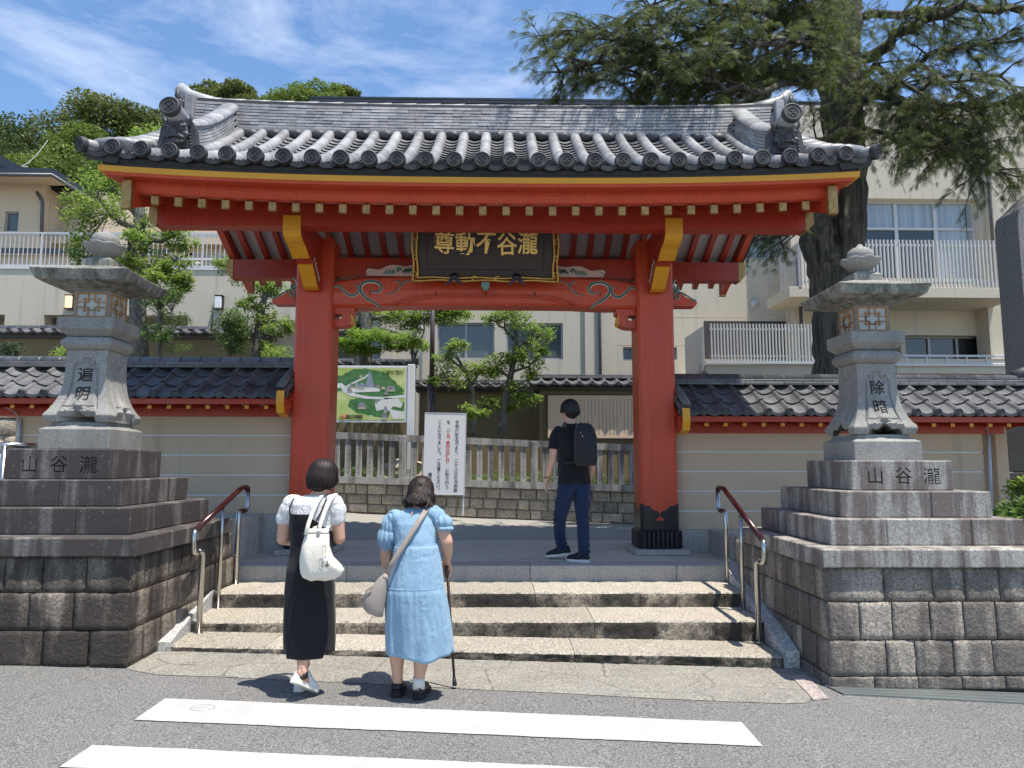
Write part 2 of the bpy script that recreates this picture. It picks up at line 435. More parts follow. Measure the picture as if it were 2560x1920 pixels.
M['glass_dark'] = _glass('window_glass_dark', (.022, .028, .028))
M['glass_curtain'] = _glass('window_curtain_glass', (.30, .35, .37), .12, 1)
M['glass_blind'] = _glass('window_blind_glass', (.075, .09, .088), .12)
M['steel'] = plain('brushed_steel', (.50, .49, .47), .25, .5, 1.0, var=.03)
M['rail_brown'] = plain('wine_red_rail_sleeve', (.055, .014, .012), .16, .6, .35, var=.05)
M['white_paint'] = plain('white_board', (.80, .81, .81), .35, .5, var=.01)
M['white_metal'] = plain('white_sign_metal', (.66, .69, .71), .35, .5, var=.03)
M['carved_dark'] = plain('carved_dark', (.035, .032, .028), .95, .1)  # dark colour that makes the strokes read as carved
M['kerb'] = granite('kerb_granite', (.40, .345, .32), .5, 190, rnd=0, stain=.3)
M['ink'] = plain('black_ink', (.015, .015, .018), .6, .3, var=0)
M['red_ink'] = plain('red_ink', (.68, .03, .02), .6, .3, var=0)
M['blue_ink'] = plain('dark_ink_marks', (.08, .07, .08), .7, .3, var=0)
M['board_beige'] = plain('beige_board', (.70, .52, .37), .5, .4, var=.03)
def _wood():
    t = NT('plaque_wood'); s = t.n('ShaderNodeTexWave'); s.wave_type = 'BANDS'; s.bands_direction = 'Z'
    s.inputs['Scale'].default_value = 9; s.inputs['Distortion'].default_value = 9; s.inputs['Detail'].default_value = 3; s.inputs['Detail Scale'].default_value = .9
    t.l(t.vec((.55, 1, 1.6)), s.inputs['Vector'])
    t.col(t.mix(t.ramp(s.outputs[0], (.3, 0), (.8, 1)), (.010, .006, .006), (.045, .020, .017))); t.rough(.35); t.bump(s.outputs[0], .25, .004); return t.m
M['plaque_wood'] = _wood()
M['green_paint'] = plain('green_scroll_paint', (.015, .075, .065), .5)
M['white_scroll'] = plain('pale_scroll_paint', (.50, .52, .45), .6)
M['teal_paint'] = plain('teal_scroll_paint', (.14, .26, .23), .6)
M['pink_paint'] = plain('pink_carving_paint', (.50, .33, .32), .6)
M['purple'] = plain('purple_cord', (.05, .03, .07), .7)
M['lattice_wood'] = plain('lattice_wood', (.42, .21, .075), .6, var=.15, vs=20)
M['milk_glass'] = plain('milky_pane', (.40, .42, .40), .35, .5, var=.1, vs=12)
M['lamp_warm'] = plain('lamp_shade', (.75, .70, .6), .4)
M['dark'] = plain('dark_metal', (.03, .03, .032), .5, .5, .3)
M['grate'] = plain('galvanised_grating', (.20, .225, .22), .5, .5, .4, var=.15)
M['grate_dark'] = plain('grating_mesh_dark', (.085, .10, .10), .7, .3, .2, var=.2)
M['pipe_grey'] = plain('grey_pipe', (.40, .44, .50), .45, .5)
M['pipe_dark'] = plain('dark_pipe', (.10, .105, .12), .45, .5)
M['soil'] = plain('garden_soil', (.055, .045, .032), .95, .1, var=.3, bump=.6, bs=30)
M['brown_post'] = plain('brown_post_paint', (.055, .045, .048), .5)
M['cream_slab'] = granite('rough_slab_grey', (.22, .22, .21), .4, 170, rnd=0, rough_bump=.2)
def bark(name, c, c2, s=(9, 9, 1.1), st=1.0):
    t = NT(name); n = t.noise(1.6, 7, .7, t.vec(s), .6)
    g = t.noise(5, 4)
    t.col(t.mix(t.ramp(n, (.32, 0), (.68, 1)), c, t.mix(g, c2, mul(c2, 1.35)))); t.rough(.95); t.spec(.15); t.bump(n, st, .06); return t.m
M['bark_dark'] = bark('conifer_bark', (.012, .010, .009), (.17, .155, .13), (9, 9, .7))
M['bark_grey'] = bark('garden_tree_bark', (.035, .034, .028), (.21, .205, .18), (20, 20, 7), .5)
def leaf(name, c1, c2, trans=.35, rough=.5, patch=.9):
    t = NT(name); gi = t.n('ShaderNodeNewGeometry').outputs['Random Per Island']; n = t.noise(patch, 3)
    f = t.math('ADD', t.math('MULTIPLY', gi, .6), t.math('MULTIPLY', n, .5))
    c = t.ramp(f, (.15, c1), (.9, c2)); t.col(c); t.rough(rough); t.spec(.35)
    tr = t.n('ShaderNodeBsdfTranslucent'); t.l(c, tr.inputs[0]); mx = t.n('ShaderNodeMixShader'); mx.inputs[0].default_value = trans
    t.l(t.b.outputs[0], mx.inputs[1]); t.l(tr.outputs[0], mx.inputs[2]); t.l(mx.outputs[0], t.out.inputs[0]); return t.m
M['leaf_conifer'] = leaf('conifer_needles', (.036, .062, .022), (.175, .215, .065), .46, .55, .6)
M['leaf_fresh'] = leaf('fresh_green_leaves', (.13, .22, .04), (.34, .46, .10), .5, .45)
M['leaf_maple'] = leaf('maple_leaves', (.10, .20, .03), (.34, .48, .07), .5, .5)
M['leaf_mid'] = leaf('shrub_leaves', (.05, .105, .03), (.18, .28, .07), .42)
M['leaf_dark'] = leaf('dark_leaves', (.018, .040, .016), (.060, .10, .035), .3)
M['leaf_hill'] = [leaf('hill_leaves_%s' % n, a, b, .3, .6, .25) for n, a, b in (
    ('deep', (.026, .050, .018), (.13, .18, .055)), ('olive', (.055, .08, .024), (.24, .28, .085)), ('bright', (.06, .11, .025), (.26, .35, .08)))]
def cloth(name, c, var=.08, rough=.85, bs=9, b=.35, weave=0):
    t = NT(name); n = t.noise(7, 4, .6); f = t.noise(bs, 5, .6, t.vec((1, 1, .55)), 1.0)
    cc = t.mix(n, mul(c, 1 - var), mul(c, 1 + var))
    if weave:
        cc = t.mix(t.noise(400, 2), mul(c, 1 - weave), cc)
    t.col(cc); t.rough(rough); t.spec(.2); t.b.inputs['Sheen Weight'].default_value = .15
    t.bump(f, b, .02); return t.m
M['skin'] = plain('skin', (.56, .33, .235), .5, .4, var=.06, vs=12)
for k_ in ('skin',):
    M[k_].node_tree.nodes['Principled BSDF'].inputs['Subsurface Weight'].default_value = .12
    M[k_].node_tree.nodes['Principled BSDF'].inputs['Subsurface Radius'].default_value = (.02, .008, .005)
def _hair(name, c, hl):
    t = NT(name); n = t.noise(1, 4, .6, t.vec((160, 160, 6), True)); t.col(t.mix(n, mul(c, .6), hl)); t.rough(.5); t.spec(.3); t.bump(n, .5, .004); return t.m
M['hair_brown'] = _hair('dark_brown_hair', (.006, .0035, .003), (.038, .022, .019))
M['hair_black'] = _hair('black_hair', (.006, .005, .005), (.028, .025, .024))
M['black_dress'] = cloth('black_dress_cloth', (.0045, .005, .0075), .2, .6, 7, .9)
M['lace'] = cloth('white_lace_blouse', (.72, .72, .72), .03, .8, 60, 1.0)
M['canvas'] = cloth('cream_canvas', (.72, .68, .58), .04, .85, 10, .5)
M['blue_dress'] = cloth('light_blue_denim_cloth', (.235, .375, .50), .08, .8, 11, .95, .1)
M['greige'] = cloth('greige_leather', (.30, .26, .235), .06, .45, 8, .2)
M['shoe_black'] = plain('black_shoe', (.010, .011, .015), .5, .4, var=.2)
M['shoe_white'] = plain('white_shoe', (.74, .75, .74), .55, .4, var=.05, vs=20)
M['sole'] = plain('pale_sole', (.66, .65, .60), .6)
M['sock_white'] = cloth('cream_sock', (.68, .66, .60), .04)
M['polo'] = cloth('black_polo_knit', (.010, .010, .013), .2, .9, 8, .6)
M['jeans'] = cloth('dark_blue_denim', (.012, .028, .075), .35, .8, 14, .7, .3)
M['pack'] = cloth('black_backpack_fabric', (.014, .015, .019), .15, .5, 7, .25)
M['cane'] = plain('dark_cane_wood', (.045, .022, .018), .3, .5)
M['lip'] = plain('lips', (.45, .15, .13), .5)
# ------------------------------------------------------------------ ground
SL = -0.03
def gz(x): return SL * x
def G0(sx, sy, dz=0.0): return G(sx, sy, dz, SL)
def strct(name, mb, mat, parent=None):
    o = mb.build(name, mat, parent)
    if parent is None: o['kind'] = 'structure'
    return o
b = MB(); n = 24
xs = [-70 + 140 * i / n for i in range(n + 1)]
b.add([(x, -60, gz(x)) for x in xs] + [(x, 9.2, gz(x)) for x in xs], [(i, i + 1, n + 2 + i, n + 1 + i) for i in range(n)])
strct('road', b, M['asphalt'])
def sheet(name, pts, mat, kind='structure', dz=.004):
    me = bpy.data.meshes.new(name); me.from_pydata([(p[0], p[1], gz(p[0]) + dz) for p in pts], [], [tuple(range(len(pts)))])
    fixn(me); me.materials.append(mat); o = link(name, me)
    if me.polygons[0].normal.z < 0: me.flip_normals()
    o['kind'] = kind; return o
D_ = 1.1573
def dpt(x, y): return G0(x * D_, y * D_)
ap = [dpt(*p) for p in ((255, 1440), (300, 1452), (350, 1459), (470, 1463), (600, 1469), (800, 1478), (1000, 1489), (1200, 1498), (1400, 1509), (1560, 1516), (1700, 1521), (1745, 1519))]
ap = [(p.x, p.y) for p in ap] + [(2.64, 5.9), (2.9, 6.6), (2.9, 7.6), (-3.4, 7.6), (-3.2, 6.2), (-3.02, 5.55)]
sheet('pavement', ap, M['apron'])
def stripe(name, q, label):
    pts = []
    q = [dpt(*p) for p in q]
    k = 130
    # uneven worn long edges
    for i in range(k + 1):
        t = i / k; p = q[0].lerp(q[1], t); pts.append((p.x, p.y + .006 * noise.noise((p.x * 3, 1.3, 5)) + .006 * noise.noise((p.x * 23, 1.3, 5))))
    for i in range(k + 1):
        t = i / k; p = q[2].lerp(q[3], t); pts.append((p.x, p.y + .006 * noise.noise((p.x * 3, 7.3, 5)) + .006 * noise.noise((p.x * 23, 7.3, 5))))
    o = sheet(name, pts, M['paint'], dz=.006); return o
stripe('crosswalk_stripe', ((357, 1510), (1602, 1562), (1648, 1614), (290, 1557)), '')
stripe('crosswalk_stripe', ((200, 1611), (1660, 1678), (1720, 1740), (128, 1659)), '')
# faint oval scrawl scratched on the nearer end of the first stripe
c = dpt(438, 1532); b = MB(); pts = [(c.x + .075 * math.cos(a), c.y + .055 * math.sin(a), gz(c.x) + .0105) for a in [2 * PI * i / 20 for i in range(21)]]
b.tube(pts, .0011, 4); b.tube([(c.x - .05, c.y - .02, gz(c.x) + .0105), (c.x, c.y + .015, gz(c.x) + .0105), (c.x + .05, c.y - .01, gz(c.x) + .0105)], .001, 4)
tag(b.build('scrawl', M['frame_grey']), 'thin oval pen scrawl on the left end of the upper white crosswalk stripe', 'road mark')

# ------------------------------------------------------------------ stairs
Y0 = G(1249, 1652, 0).y; z1 = W(1249, 1626, Y0).z; Y1 = G(1249, 1590, z1).y; z2 = W(1249, 1553, Y1).z
Y2 = G(1249, 1518.5, z2).y; z3 = W(1249, 1481, Y2).z; Y3 = G(1249, 1453.5, z3).y; ZP = W(1249, 1414, Y3).z
print('STAIRS', [round(v, 3) for v in (Y0, z1, Y1, z2, Y2, z3, Y3, ZP)])
YW = 8.95  # face of the side walls
def xat(sx, Y, sy=1400): return W(sx, sy, Y).x
st = root('stone_stairs', 'four broad granite steps with chipped dark-stained risers below the gate', 'stairs', (-.1, Y0, 0))
yL = G0(460, 1630).y; yR = G0(1950, 1672).y
zL = W(460, 1613, yL).z; zR = W(1950, 1641, yR).z
print('low step', yL, yR, zL, zR)
def roughface_slab(x0, x1, yf0, yf1, yb, zb0, zb1, zt0, zt1, seed, bev=.014, amp=.014):
    """a slab between x0 and x1 with a chipped front: front depth yf0..yf1, top heights zt0..zt1"""
    nx = max(6, int((x1 - x0) / .022)); nz = 6; mb = MB(); V = []; F = []
    for i in range(nx + 1):
        t = i / nx; x = x0 + (x1 - x0) * t; yf = yf0 + (yf1 - yf0) * t; zt = zt0 + (zt1 - zt0) * t; zb = zb0 + (zb1 - zb0) * t
        e = .35 if i in (0, nx) else 1
        col = []
        for k in range(nz + 1):
            s = k / nz; z = zb + (zt - bev - zb) * s
            d = amp * (noise.noise((x * 14, z * 22, seed)) + .8 * noise.noise((x * 33, z * 40, seed + 3))) * e
            col.append((x, yf + d, z))
        d = .006 * noise.noise((x * 18, 3.1, seed))
        col.append((x, yf + bev + d, zt + .002 * noise.noise((x * 20, 1, seed))))
        for s in (.35, .7, 1.0):
            col.append((x, yf + bev + (yb - yf - bev) * s, zt + .003 * noise.noise((x * 6, s * 5, seed))))
        V += col
    m = nz + 5
    for i in range(nx):
        for k in range(m - 1):
            F.append((i * m + k, (i + 1) * m + k, (i + 1) * m + k + 1, i * m + k + 1))
    nb = len(V)
    for i in range(nx + 1): V.append((V[i * m][0], yb, zb0))
    F.append(tuple(range(0, m)) + (nb,)); F.append(tuple(range(nx * m, nx * m + m))[::-1] + (nb + nx,))
    for i in range(nx): F.append((i * m, nb + i, nb + i + 1, (i + 1) * m)); F.append((i * m + m - 1, (i + 1) * m + m - 1, nb + i + 1, nb + i))
    mi = [0] * len(F)
    mb.add(V, F)
    for i in range(nx):
        for k in range(m - 1):
            mb.m[i * (m - 1) + k] = 0 if k >= nz else 1
            mb.sm[i * (m - 1) + k] = (k < nz)
    return mb
def step_row(xa, xb, joints, yfL, yfR, yb, zbL, zbR, ztL, ztR, mats, seed):
    xs = [xa] + joints + [xb]
    for i in range(len(xs) - 1):
        t0 = (xs[i] - xa) / (xb - xa); t1 = (xs[i + 1] - xa) / (xb - xa); lp = lambda a, b_, t: a + (b_ - a) * t
        mb = roughface_slab(xs[i] + .003, xs[i + 1] - .003, lp(yfL, yfR, t0), lp(yfL, yfR, t1), yb, lp(zbL, zbR, t0), lp(zbL, zbR, t1), lp(ztL, ztR, t0), lp(ztL, ztR, t1), seed + i * 7.7)
        mb.build('step_stone', mats, st, fix=True)
XL, XR = -2.78, 2.42
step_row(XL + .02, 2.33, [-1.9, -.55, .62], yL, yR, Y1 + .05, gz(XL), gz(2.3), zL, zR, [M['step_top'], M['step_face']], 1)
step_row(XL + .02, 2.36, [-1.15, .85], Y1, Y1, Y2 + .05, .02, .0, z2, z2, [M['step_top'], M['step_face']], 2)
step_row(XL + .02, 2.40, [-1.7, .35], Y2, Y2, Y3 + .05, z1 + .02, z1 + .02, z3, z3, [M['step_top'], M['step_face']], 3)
# bedding course under two treads (a paler mortar lip shows below the stones)
b = MB(); b.box(XL + .02, 2.36, Y1 + .012, Y1 + .2, gz(0), z1 + .035); b.box(XL + .02, 2.38, Y2 + .012, Y2 + .2, z1, z2 + .03)
b.build('bedding', M['step_mortar'], st)
# top edge stones of the platform
for i, (a, c_) in enumerate(((-2.98, -1.62), (-1.62, .33), (.33, 1.9), (1.9, 2.66))):
    mb = MB(); mb.cbox(a + .002, c_ - .002, Y3, Y3 + .34, z3 - .05, ZP, .008); mb.build('edge_stone', M['granite_grey'], st)

# granite stringers
def stringer(x0f, x1f, x0b, x1b, yf, zf, label):
    g = root('stair_stringer', label, 'stringer', ((x0f + x1f) / 2, yf, gz(x0f)))
    mb = MB(); yb = Y3 + .02
    def sec(x0, x1, y, zt, zb): return [(x0, y, zb), (x1, y, zb), (x1, y, zt - .006), (x1 - .006, y, zt), (x0 + .006, y, zt), (x0, y, zt - .006)]
    for k, (t0, t1) in enumerate(((0, .58), (.585, 1))):
        q = []
        for t in (t0, t1):
            y = yf + (yb - yf) * t; q.append(sec(x0f + (x0b - x0f) * t, x1f + (x1b - x1f) * t, y, zf + (ZP + .005 - zf) * t, gz(x0f) - .02 if t == 0 else zf + (ZP - zf) * t - .24))
        m_ = MB(); m_.loft(q, True, 0, False); m_.build('coping_piece', M['stringer'], g, fix=True)
    return g
pr = W(1958, 1627.7, G0(1977, 1670.8).y); pl = W(425, 1605.7, G0(405, 1630).y)
stringer(pr.x, pr.x + .135, 2.43, 2.60, pr.y, pr.z, 'pale speckled granite stringer sloping beside the right end of the steps')
stringer(pl.x - .12, pl.x, -2.98, -2.82, pl.y, pl.z, 'pale speckled granite stringer sloping beside the left end of the steps')
# ramp of mortar outside each stringer, between it and the lantern base
b = MB(); b.add([(-3.05, 5.5, gz(-3) + .005), (-2.80, 5.6, gz(-3) + .005), (-2.93, Y3, ZP - .1), (-3.12, Y3, ZP - .1)], [(0, 1, 2, 3)])
b.add([(2.5, 5.65, gz(2.5) + .004), (2.66, 5.6, gz(2.5) + .004), (2.68, Y3, ZP - .16), (2.55, Y3, ZP - .16)], [(0, 1, 2, 3)])
o = b.build('mortar_fillet', M['apron']); o['kind'] = 'structure'

# broken kerb stone and grating on the right
g = root('kerb_stone', 'short pinkish kerb stone with a broken end beside the drain grating', 'kerb stone', tuple(dpt(1750, 1495)))
q = [dpt(1708, 1463), dpt(1740, 1461), dpt(1790, 1512), dpt(1757, 1515), dpt(1745, 1500)]
mb = MB(); mb.prism([(p.x, p.y) for p in q], gz(2.6) - .02, gz(2.6) + .022, 'z'); mb.build('stone', M['kerb'], g, fix=True)
gr = root('drain_grating', 'long grey drain grating at the foot of the right lantern base', 'grating', tuple(dpt(1990, 1492)))
A0, A1, B0, B1 = dpt(1782, 1483), dpt(2330, 1506), dpt(1822, 1502), dpt(2330, 1528)
def onr(p, dz): return (p.x, p.y, gz(p.x) + dz)
for k in range(4):
    t0 = (0, .31, .62, .93)[k]; w_ = .07
    a = A0.lerp(B0, t0); c_ = A1.lerp(B1, t0); a2 = A0.lerp(B0, t0 + w_); c2 = A1.lerp(B1, t0 + w_)
    mb = MB(); mb.add([onr(a, .014), onr(c_, .014), onr(c2, .014), onr(a2, .014), onr(a, 0), onr(c_, 0), onr(c2, 0), onr(a2, 0)], [(0, 1, 2, 3), (4, 5, 1, 0), (7, 6, 2, 3), (4, 0, 3, 7)]); mb.build('rail', M['grate'], gr, fix=True)
mb = MB(); mb.add([onr(A0, .008), onr(A1, .008), onr(B1, .008), onr(B0, .008)], [(0, 1, 2, 3)]); mb.build('mesh_panel', M['grate_dark'], gr)
mb = MB(); N = 260
for i in range(N):
    t = (i + .5) / N
    for s0, s1 in ((.08, .30), (.39, .61), (.70, .92)):
        a = A0.lerp(A1, t).lerp(B0.lerp(B1, t), s0); c_ = A0.lerp(A1, t + .0015).lerp(B0.lerp(B1, t + .0015), s1); d_ = .0022
        mb.add([(a.x - d_, a.y, gz(a.x) + .012), (a.x + d_, a.y, gz(a.x) + .012), (c_.x + d_, c_.y, gz(c_.x) + .012), (c_.x - d_, c_.y, gz(c_.x) + .012)], [(0, 1, 2, 3)])
tag(mb.build('mesh_bar', M['grate'], gr), kind='stuff')

# ------------------------------------------------------------------ platform under the gate and the path behind
YP1 = G(1249, 1350, ZP).y   # back edge of the paving
print('YP1', YP1)
b = MB()
cols = [-2.95, -2.3, -.95, .75, 2.0, 2.66]
for i in range(len(cols) - 1):
    b = MB(); b.cbox(cols[i] + .002, cols[i + 1] - .002, Y3 + .343, YW + .1, ZP - .08, ZP - .002, .004); o = b.build('paving_slab', M['platform']); o['kind'] = 'structure'
b = MB(); b.box(-2.3, 1.95, YW + .102, YP1, ZP - .3, ZP - .004); strct('paving', b, M['platform'])
# street-side path behind: rises gently to the left
SB = -0.036
def bz(x): return ZP - .01 + SB * (x - 1.6)
YB = 12.45
_a, _b = W(835, 1278, YB), W(1590, 1310, YB)
def fFoot(x): return _a.z + (_b.z - _a.z) * (x - _a.x) / (_b.x - _a.x)
def ffr(x): return ZP - .005 if -2.4 < x < 2.2 else ZP - .005 + .7 * (fFoot(x) - fFoot(-2.4 if x < 0 else 2.2))
xs = [-30, -20, -12, -8, -5, -3.5, -2.4, -1.2, 0, 1.2, 2.2, 3.5, 5, 8, 12, 20, 30]; k_ = len(xs)
b = MB(); b.add([(x, YP1 if -2.5 < x < 2.3 else YW + .38, ffr(x)) for x in xs] + [(x, YB + .3, fFoot(x) + .004) for x in xs], [(i, i + 1, k_ + 1 + i, k_ + i) for i in range(k_ - 1)])
strct('path', b, M['path'])
b = MB(); b.box(-2.95, 2.66, Y3 + .05, YP1, gz(0) - .2, ZP - .085); strct('foundation', b, M['granite_grey'])
b = MB(); b.add([(-40, 7.6, -.5), (40, 7.6, -2.2), (60, 400, -2.2), (-60, 400, -.5)], [(0, 1, 2, 3)]); strct('ground', b, M['soil'])
# ------------------------------------------------------------------ lantern pedestals
def quad_stone(fr, u0, u1, v0, v1, seed, bulge=.02, gap=.006, n=3):
    """a pillowed rough block on a wall frame. fr(u, v, d) -> point, d outward"""
    V = []; F = []; nu = nv = n
    for i in range(nu + 1):
        for j in range(nv + 1):
            s, t = i / nu, j / nv
            e = min(1, 9 * min(s, 1 - s)) ** .6 * min(1, 9 * min(t, 1 - t)) ** .6
            gu = gap * (1 + .8 * noise.noise((seed, t * 3, 1))); gv = gap * (1 + .8 * noise.noise((seed, s * 3, 5)))
            u = u0 + gu + (u1 - u0 - 2 * gu) * s; v = v0 + gv + (v1 - v0 - 2 * gv) * t
            d = (bulge * (.5 + .4 * noise.noise((u * 5, v * 5, seed)))) * e + .22 * bulge * noise.noise((u * 40, v * 24, seed)) + .25 * bulge * noise.noise((u * 19, v * 13, seed))
            V.append(tuple(fr(u, v, d)))
    m = nv + 1
    for i in range(nu):
        for j in range(nv): F.append((i * m + j, (i + 1) * m + j, (i + 1) * m + j + 1, i * m + j + 1))
    rim = [i * m for i in range(nu + 1)] + [nu * m + j for j in range(1, nv + 1)] + [i * m + nv for i in range(nu - 1, -1, -1)] + [j for j in range(nv - 1, 0, -1)]
    b0 = len(V); k = len(rim)
    for r in rim:
        i, j = divmod(r, m); s, t = i / nu, j / nv
        V.append(tuple(fr(u0 + gap + (u1 - u0 - 2 * gap) * s, v0 + gap + (v1 - v0 - 2 * gap) * t, -.05)))
    for q in range(k): F.append((rim[q], b0 + q, b0 + (q + 1) % k, rim[(q + 1) % k]))
    mb = MB(); mb.add(V, F, smooth=True)
    for i in range(len(mb.sm) - k, len(mb.sm)): mb.sm[i] = False
    return mb
CX0 = -.14
PY = 6.5
def pedestal(side, dz, mats, label, words, foot_z):
    cx = 3.44 if side > 0 else -3.70
    g = root('lantern_pedestal', label, 'stone pedestal', (cx, PY, foot_z), 'stone pedestals either side of the steps')
    tiers = []
    # cap course: L-shaped butt-jointed blocks
    zc1 = .95 + dz; zc0 = .81 + dz; H = 1.0
    x0, x1, y0, y1 = cx - .97, cx + .97, 5.5, 7.45
    jx = cx + .12 * side
    for (a, c_, d_, e_) in ((x0, jx, y0, y0 + .42), (jx, x1, y0, y0 + .42), (x0, x0 + .42, y0 + .42, y1), (x1 - .42, x1, y0 + .42, y1), (x0 + .42, x1 - .42, y0 + .42, y1)):
        mb = MB(); mb.cbox(a + .0015, c_ - .0015, d_ + .0015, e_ - .0015, zc0, zc1, .009); mb.build('cap_stone', mats[0], g)
    tl = [(.79, .76, 1.16, [(-1, -.42), (-.42, .45), (.45, 1)]), (.635, .62, 1.375, [(-1, .2), (.2, 1)]), (.44, .445, 1.63, [(-1, 1)])]
    z = zc1
    for (hw, hd, zt, parts) in tl:
        zt = zt + dz
        for (a, c_) in parts:
            m0 = MB(); m0.cbox(cx + a * hw + .001, cx + c_ * hw - .001, PY - hd, PY + hd, z + .002, zt, .008)
            if words and hw < .5:
                ct = MB()
                for i, ch in enumerate(words):
                    put_glyph(ct, ch, T(cx + (-.235 + i * .245), PY - hd, z + .125) @ RX(PI / 2), .155, .02, 0)
                try:
                    me = boolean_cut(m0.mesh('t'), ct.mesh('c'))
                    if len(me.polygons) < 60: raise ValueError('no cut')
                    me.materials.clear(); me.materials.append(mats[0])
                    bt = bmesh.new(); bt.from_mesh(me); bmesh.ops.remove_doubles(bt, verts=bt.verts, dist=1e-5); bmesh.ops.triangulate(bt, faces=bt.faces, quad_method='BEAUTY', ngon_method='EAR_CLIP'); bt.to_mesh(me); bt.free()
                    for p_ in me.polygons: p_.use_smooth = False
                    link('tier_stone', me, g)
                    # dark layer at the back of the carved strokes, so they stand out
                    for i, ch in enumerate(words): dm = MB(); put_glyph(dm, ch, T(cx + (-.235 + i * .245), PY - hd + .0145, z + .125) @ RX(PI / 2), .157, 0, 0); dm.build('inscription', M['carved_dark'], g)
                except Exception as e:
                    print('boolean failed', e); m0.build('tier_stone', mats[0], g)
                    dm = MB()
                    for i, ch in enumerate(words): put_glyph(dm, ch, T(cx + (-.235 + i * .245), PY - hd - .002, z + .125) @ RX(PI / 2), .15, 0, .012)
                    dm.build('inscription', M['blue_ink'], g)
            else: m0.build('tier_stone', mats[0], g)
        z = zt
    # battered rough masonry below the cap
    inner = x0 + .045 if side > 0 else x1 - .045
    zb = zc0; foot = foot_z
    sgn = 1 if side > 0 else -1
    yf = y0 + .05
    bat = .035
    def Ffront(u, v, d):   # u: distance from the inner corner outward, v 0 (cap) .. 1 (ground)
        return (inner + sgn * u - sgn * bat * .5 * v * max(0, 1 - u * .5), yf - bat * v - d, zb + (foot - zb) * v)
    def Fside(u, v, d):    # u: distance back from the front corner
        zt = zb; zl = foot + (ZP - .12 - foot) * min(1, u / 1.9)
        return (inner - sgn * (bat * .5 * v + d), yf - bat * v * max(0, 1 - u) + u, zb + (foot - zb) * v)
    if side > 0: rows = [(0, .285), (.285, .60), (.60, .89), (.89, 1.0)]
    else: rows = [(0, .33), (.33, .67), (.67, 1.0)]
    rnd = random.Random(5 + side)
    for ri, (v0, v1) in enumerate(rows):
        u = 0.0; first = [.36, .22, .38, .45][ri]
        fu = first
        while u < 2.5:
            tb_ = ([[.44, .38, .25, .27], [.24, .25, .29, .26, .25], [.43, .22, .29, .30], [.33]] if side > 0 else [[.34, .33, .28, .28], [.42, .33, .30], [.29, .34, .38]])[ri]
            cnt = 0 if u == 0 else cnt + 1; w_ = tb_[cnt % len(tb_)]
            mb = quad_stone(Ffront, u, u + w_, v0, v1, ri * 9 + u * 13 + side, .015 if ri < 3 or side < 0 else .010, .0045, 9)
            mb.build('wall_stone', mats[1], g, fix=True); u += w_
        u = 0.0
        while u < 2.0:
            w_ = rnd.uniform(.18, .30) if u else [.20, .32, .22, .3][ri]
            mb = quad_stone(Fside, u, u + w_, v0, v1, ri * 5 + u * 11 + 50, .014, .005, 6)
            mb.build('wall_stone', mats[1], g, fix=True); u += w_
    mb = MB(); xo = inner + sgn * 2.6
    mb.box(min(inner + sgn * .03, xo), max(inner + sgn * .03, xo), yf + .02, y1 - .02, foot - .2, zb - .001); mb.build('core', M['joint'], g)
    return g
RW_, LW_ = '山谷瀧', '山谷瀧'
pedestal(1, 0.0, [M['granite_mid'], M['rough_right']], 'stepped granite pedestal right of the steps, grey with reddish stains, carved characters', RW_, gz(3.0) + .0)
pedestal(-1, 0.085, [M['granite_dark'], M['rough_left']], 'stepped granite pedestal left of the steps, almost black with grime, carved characters', LW_, gz(-3.3) - .01)

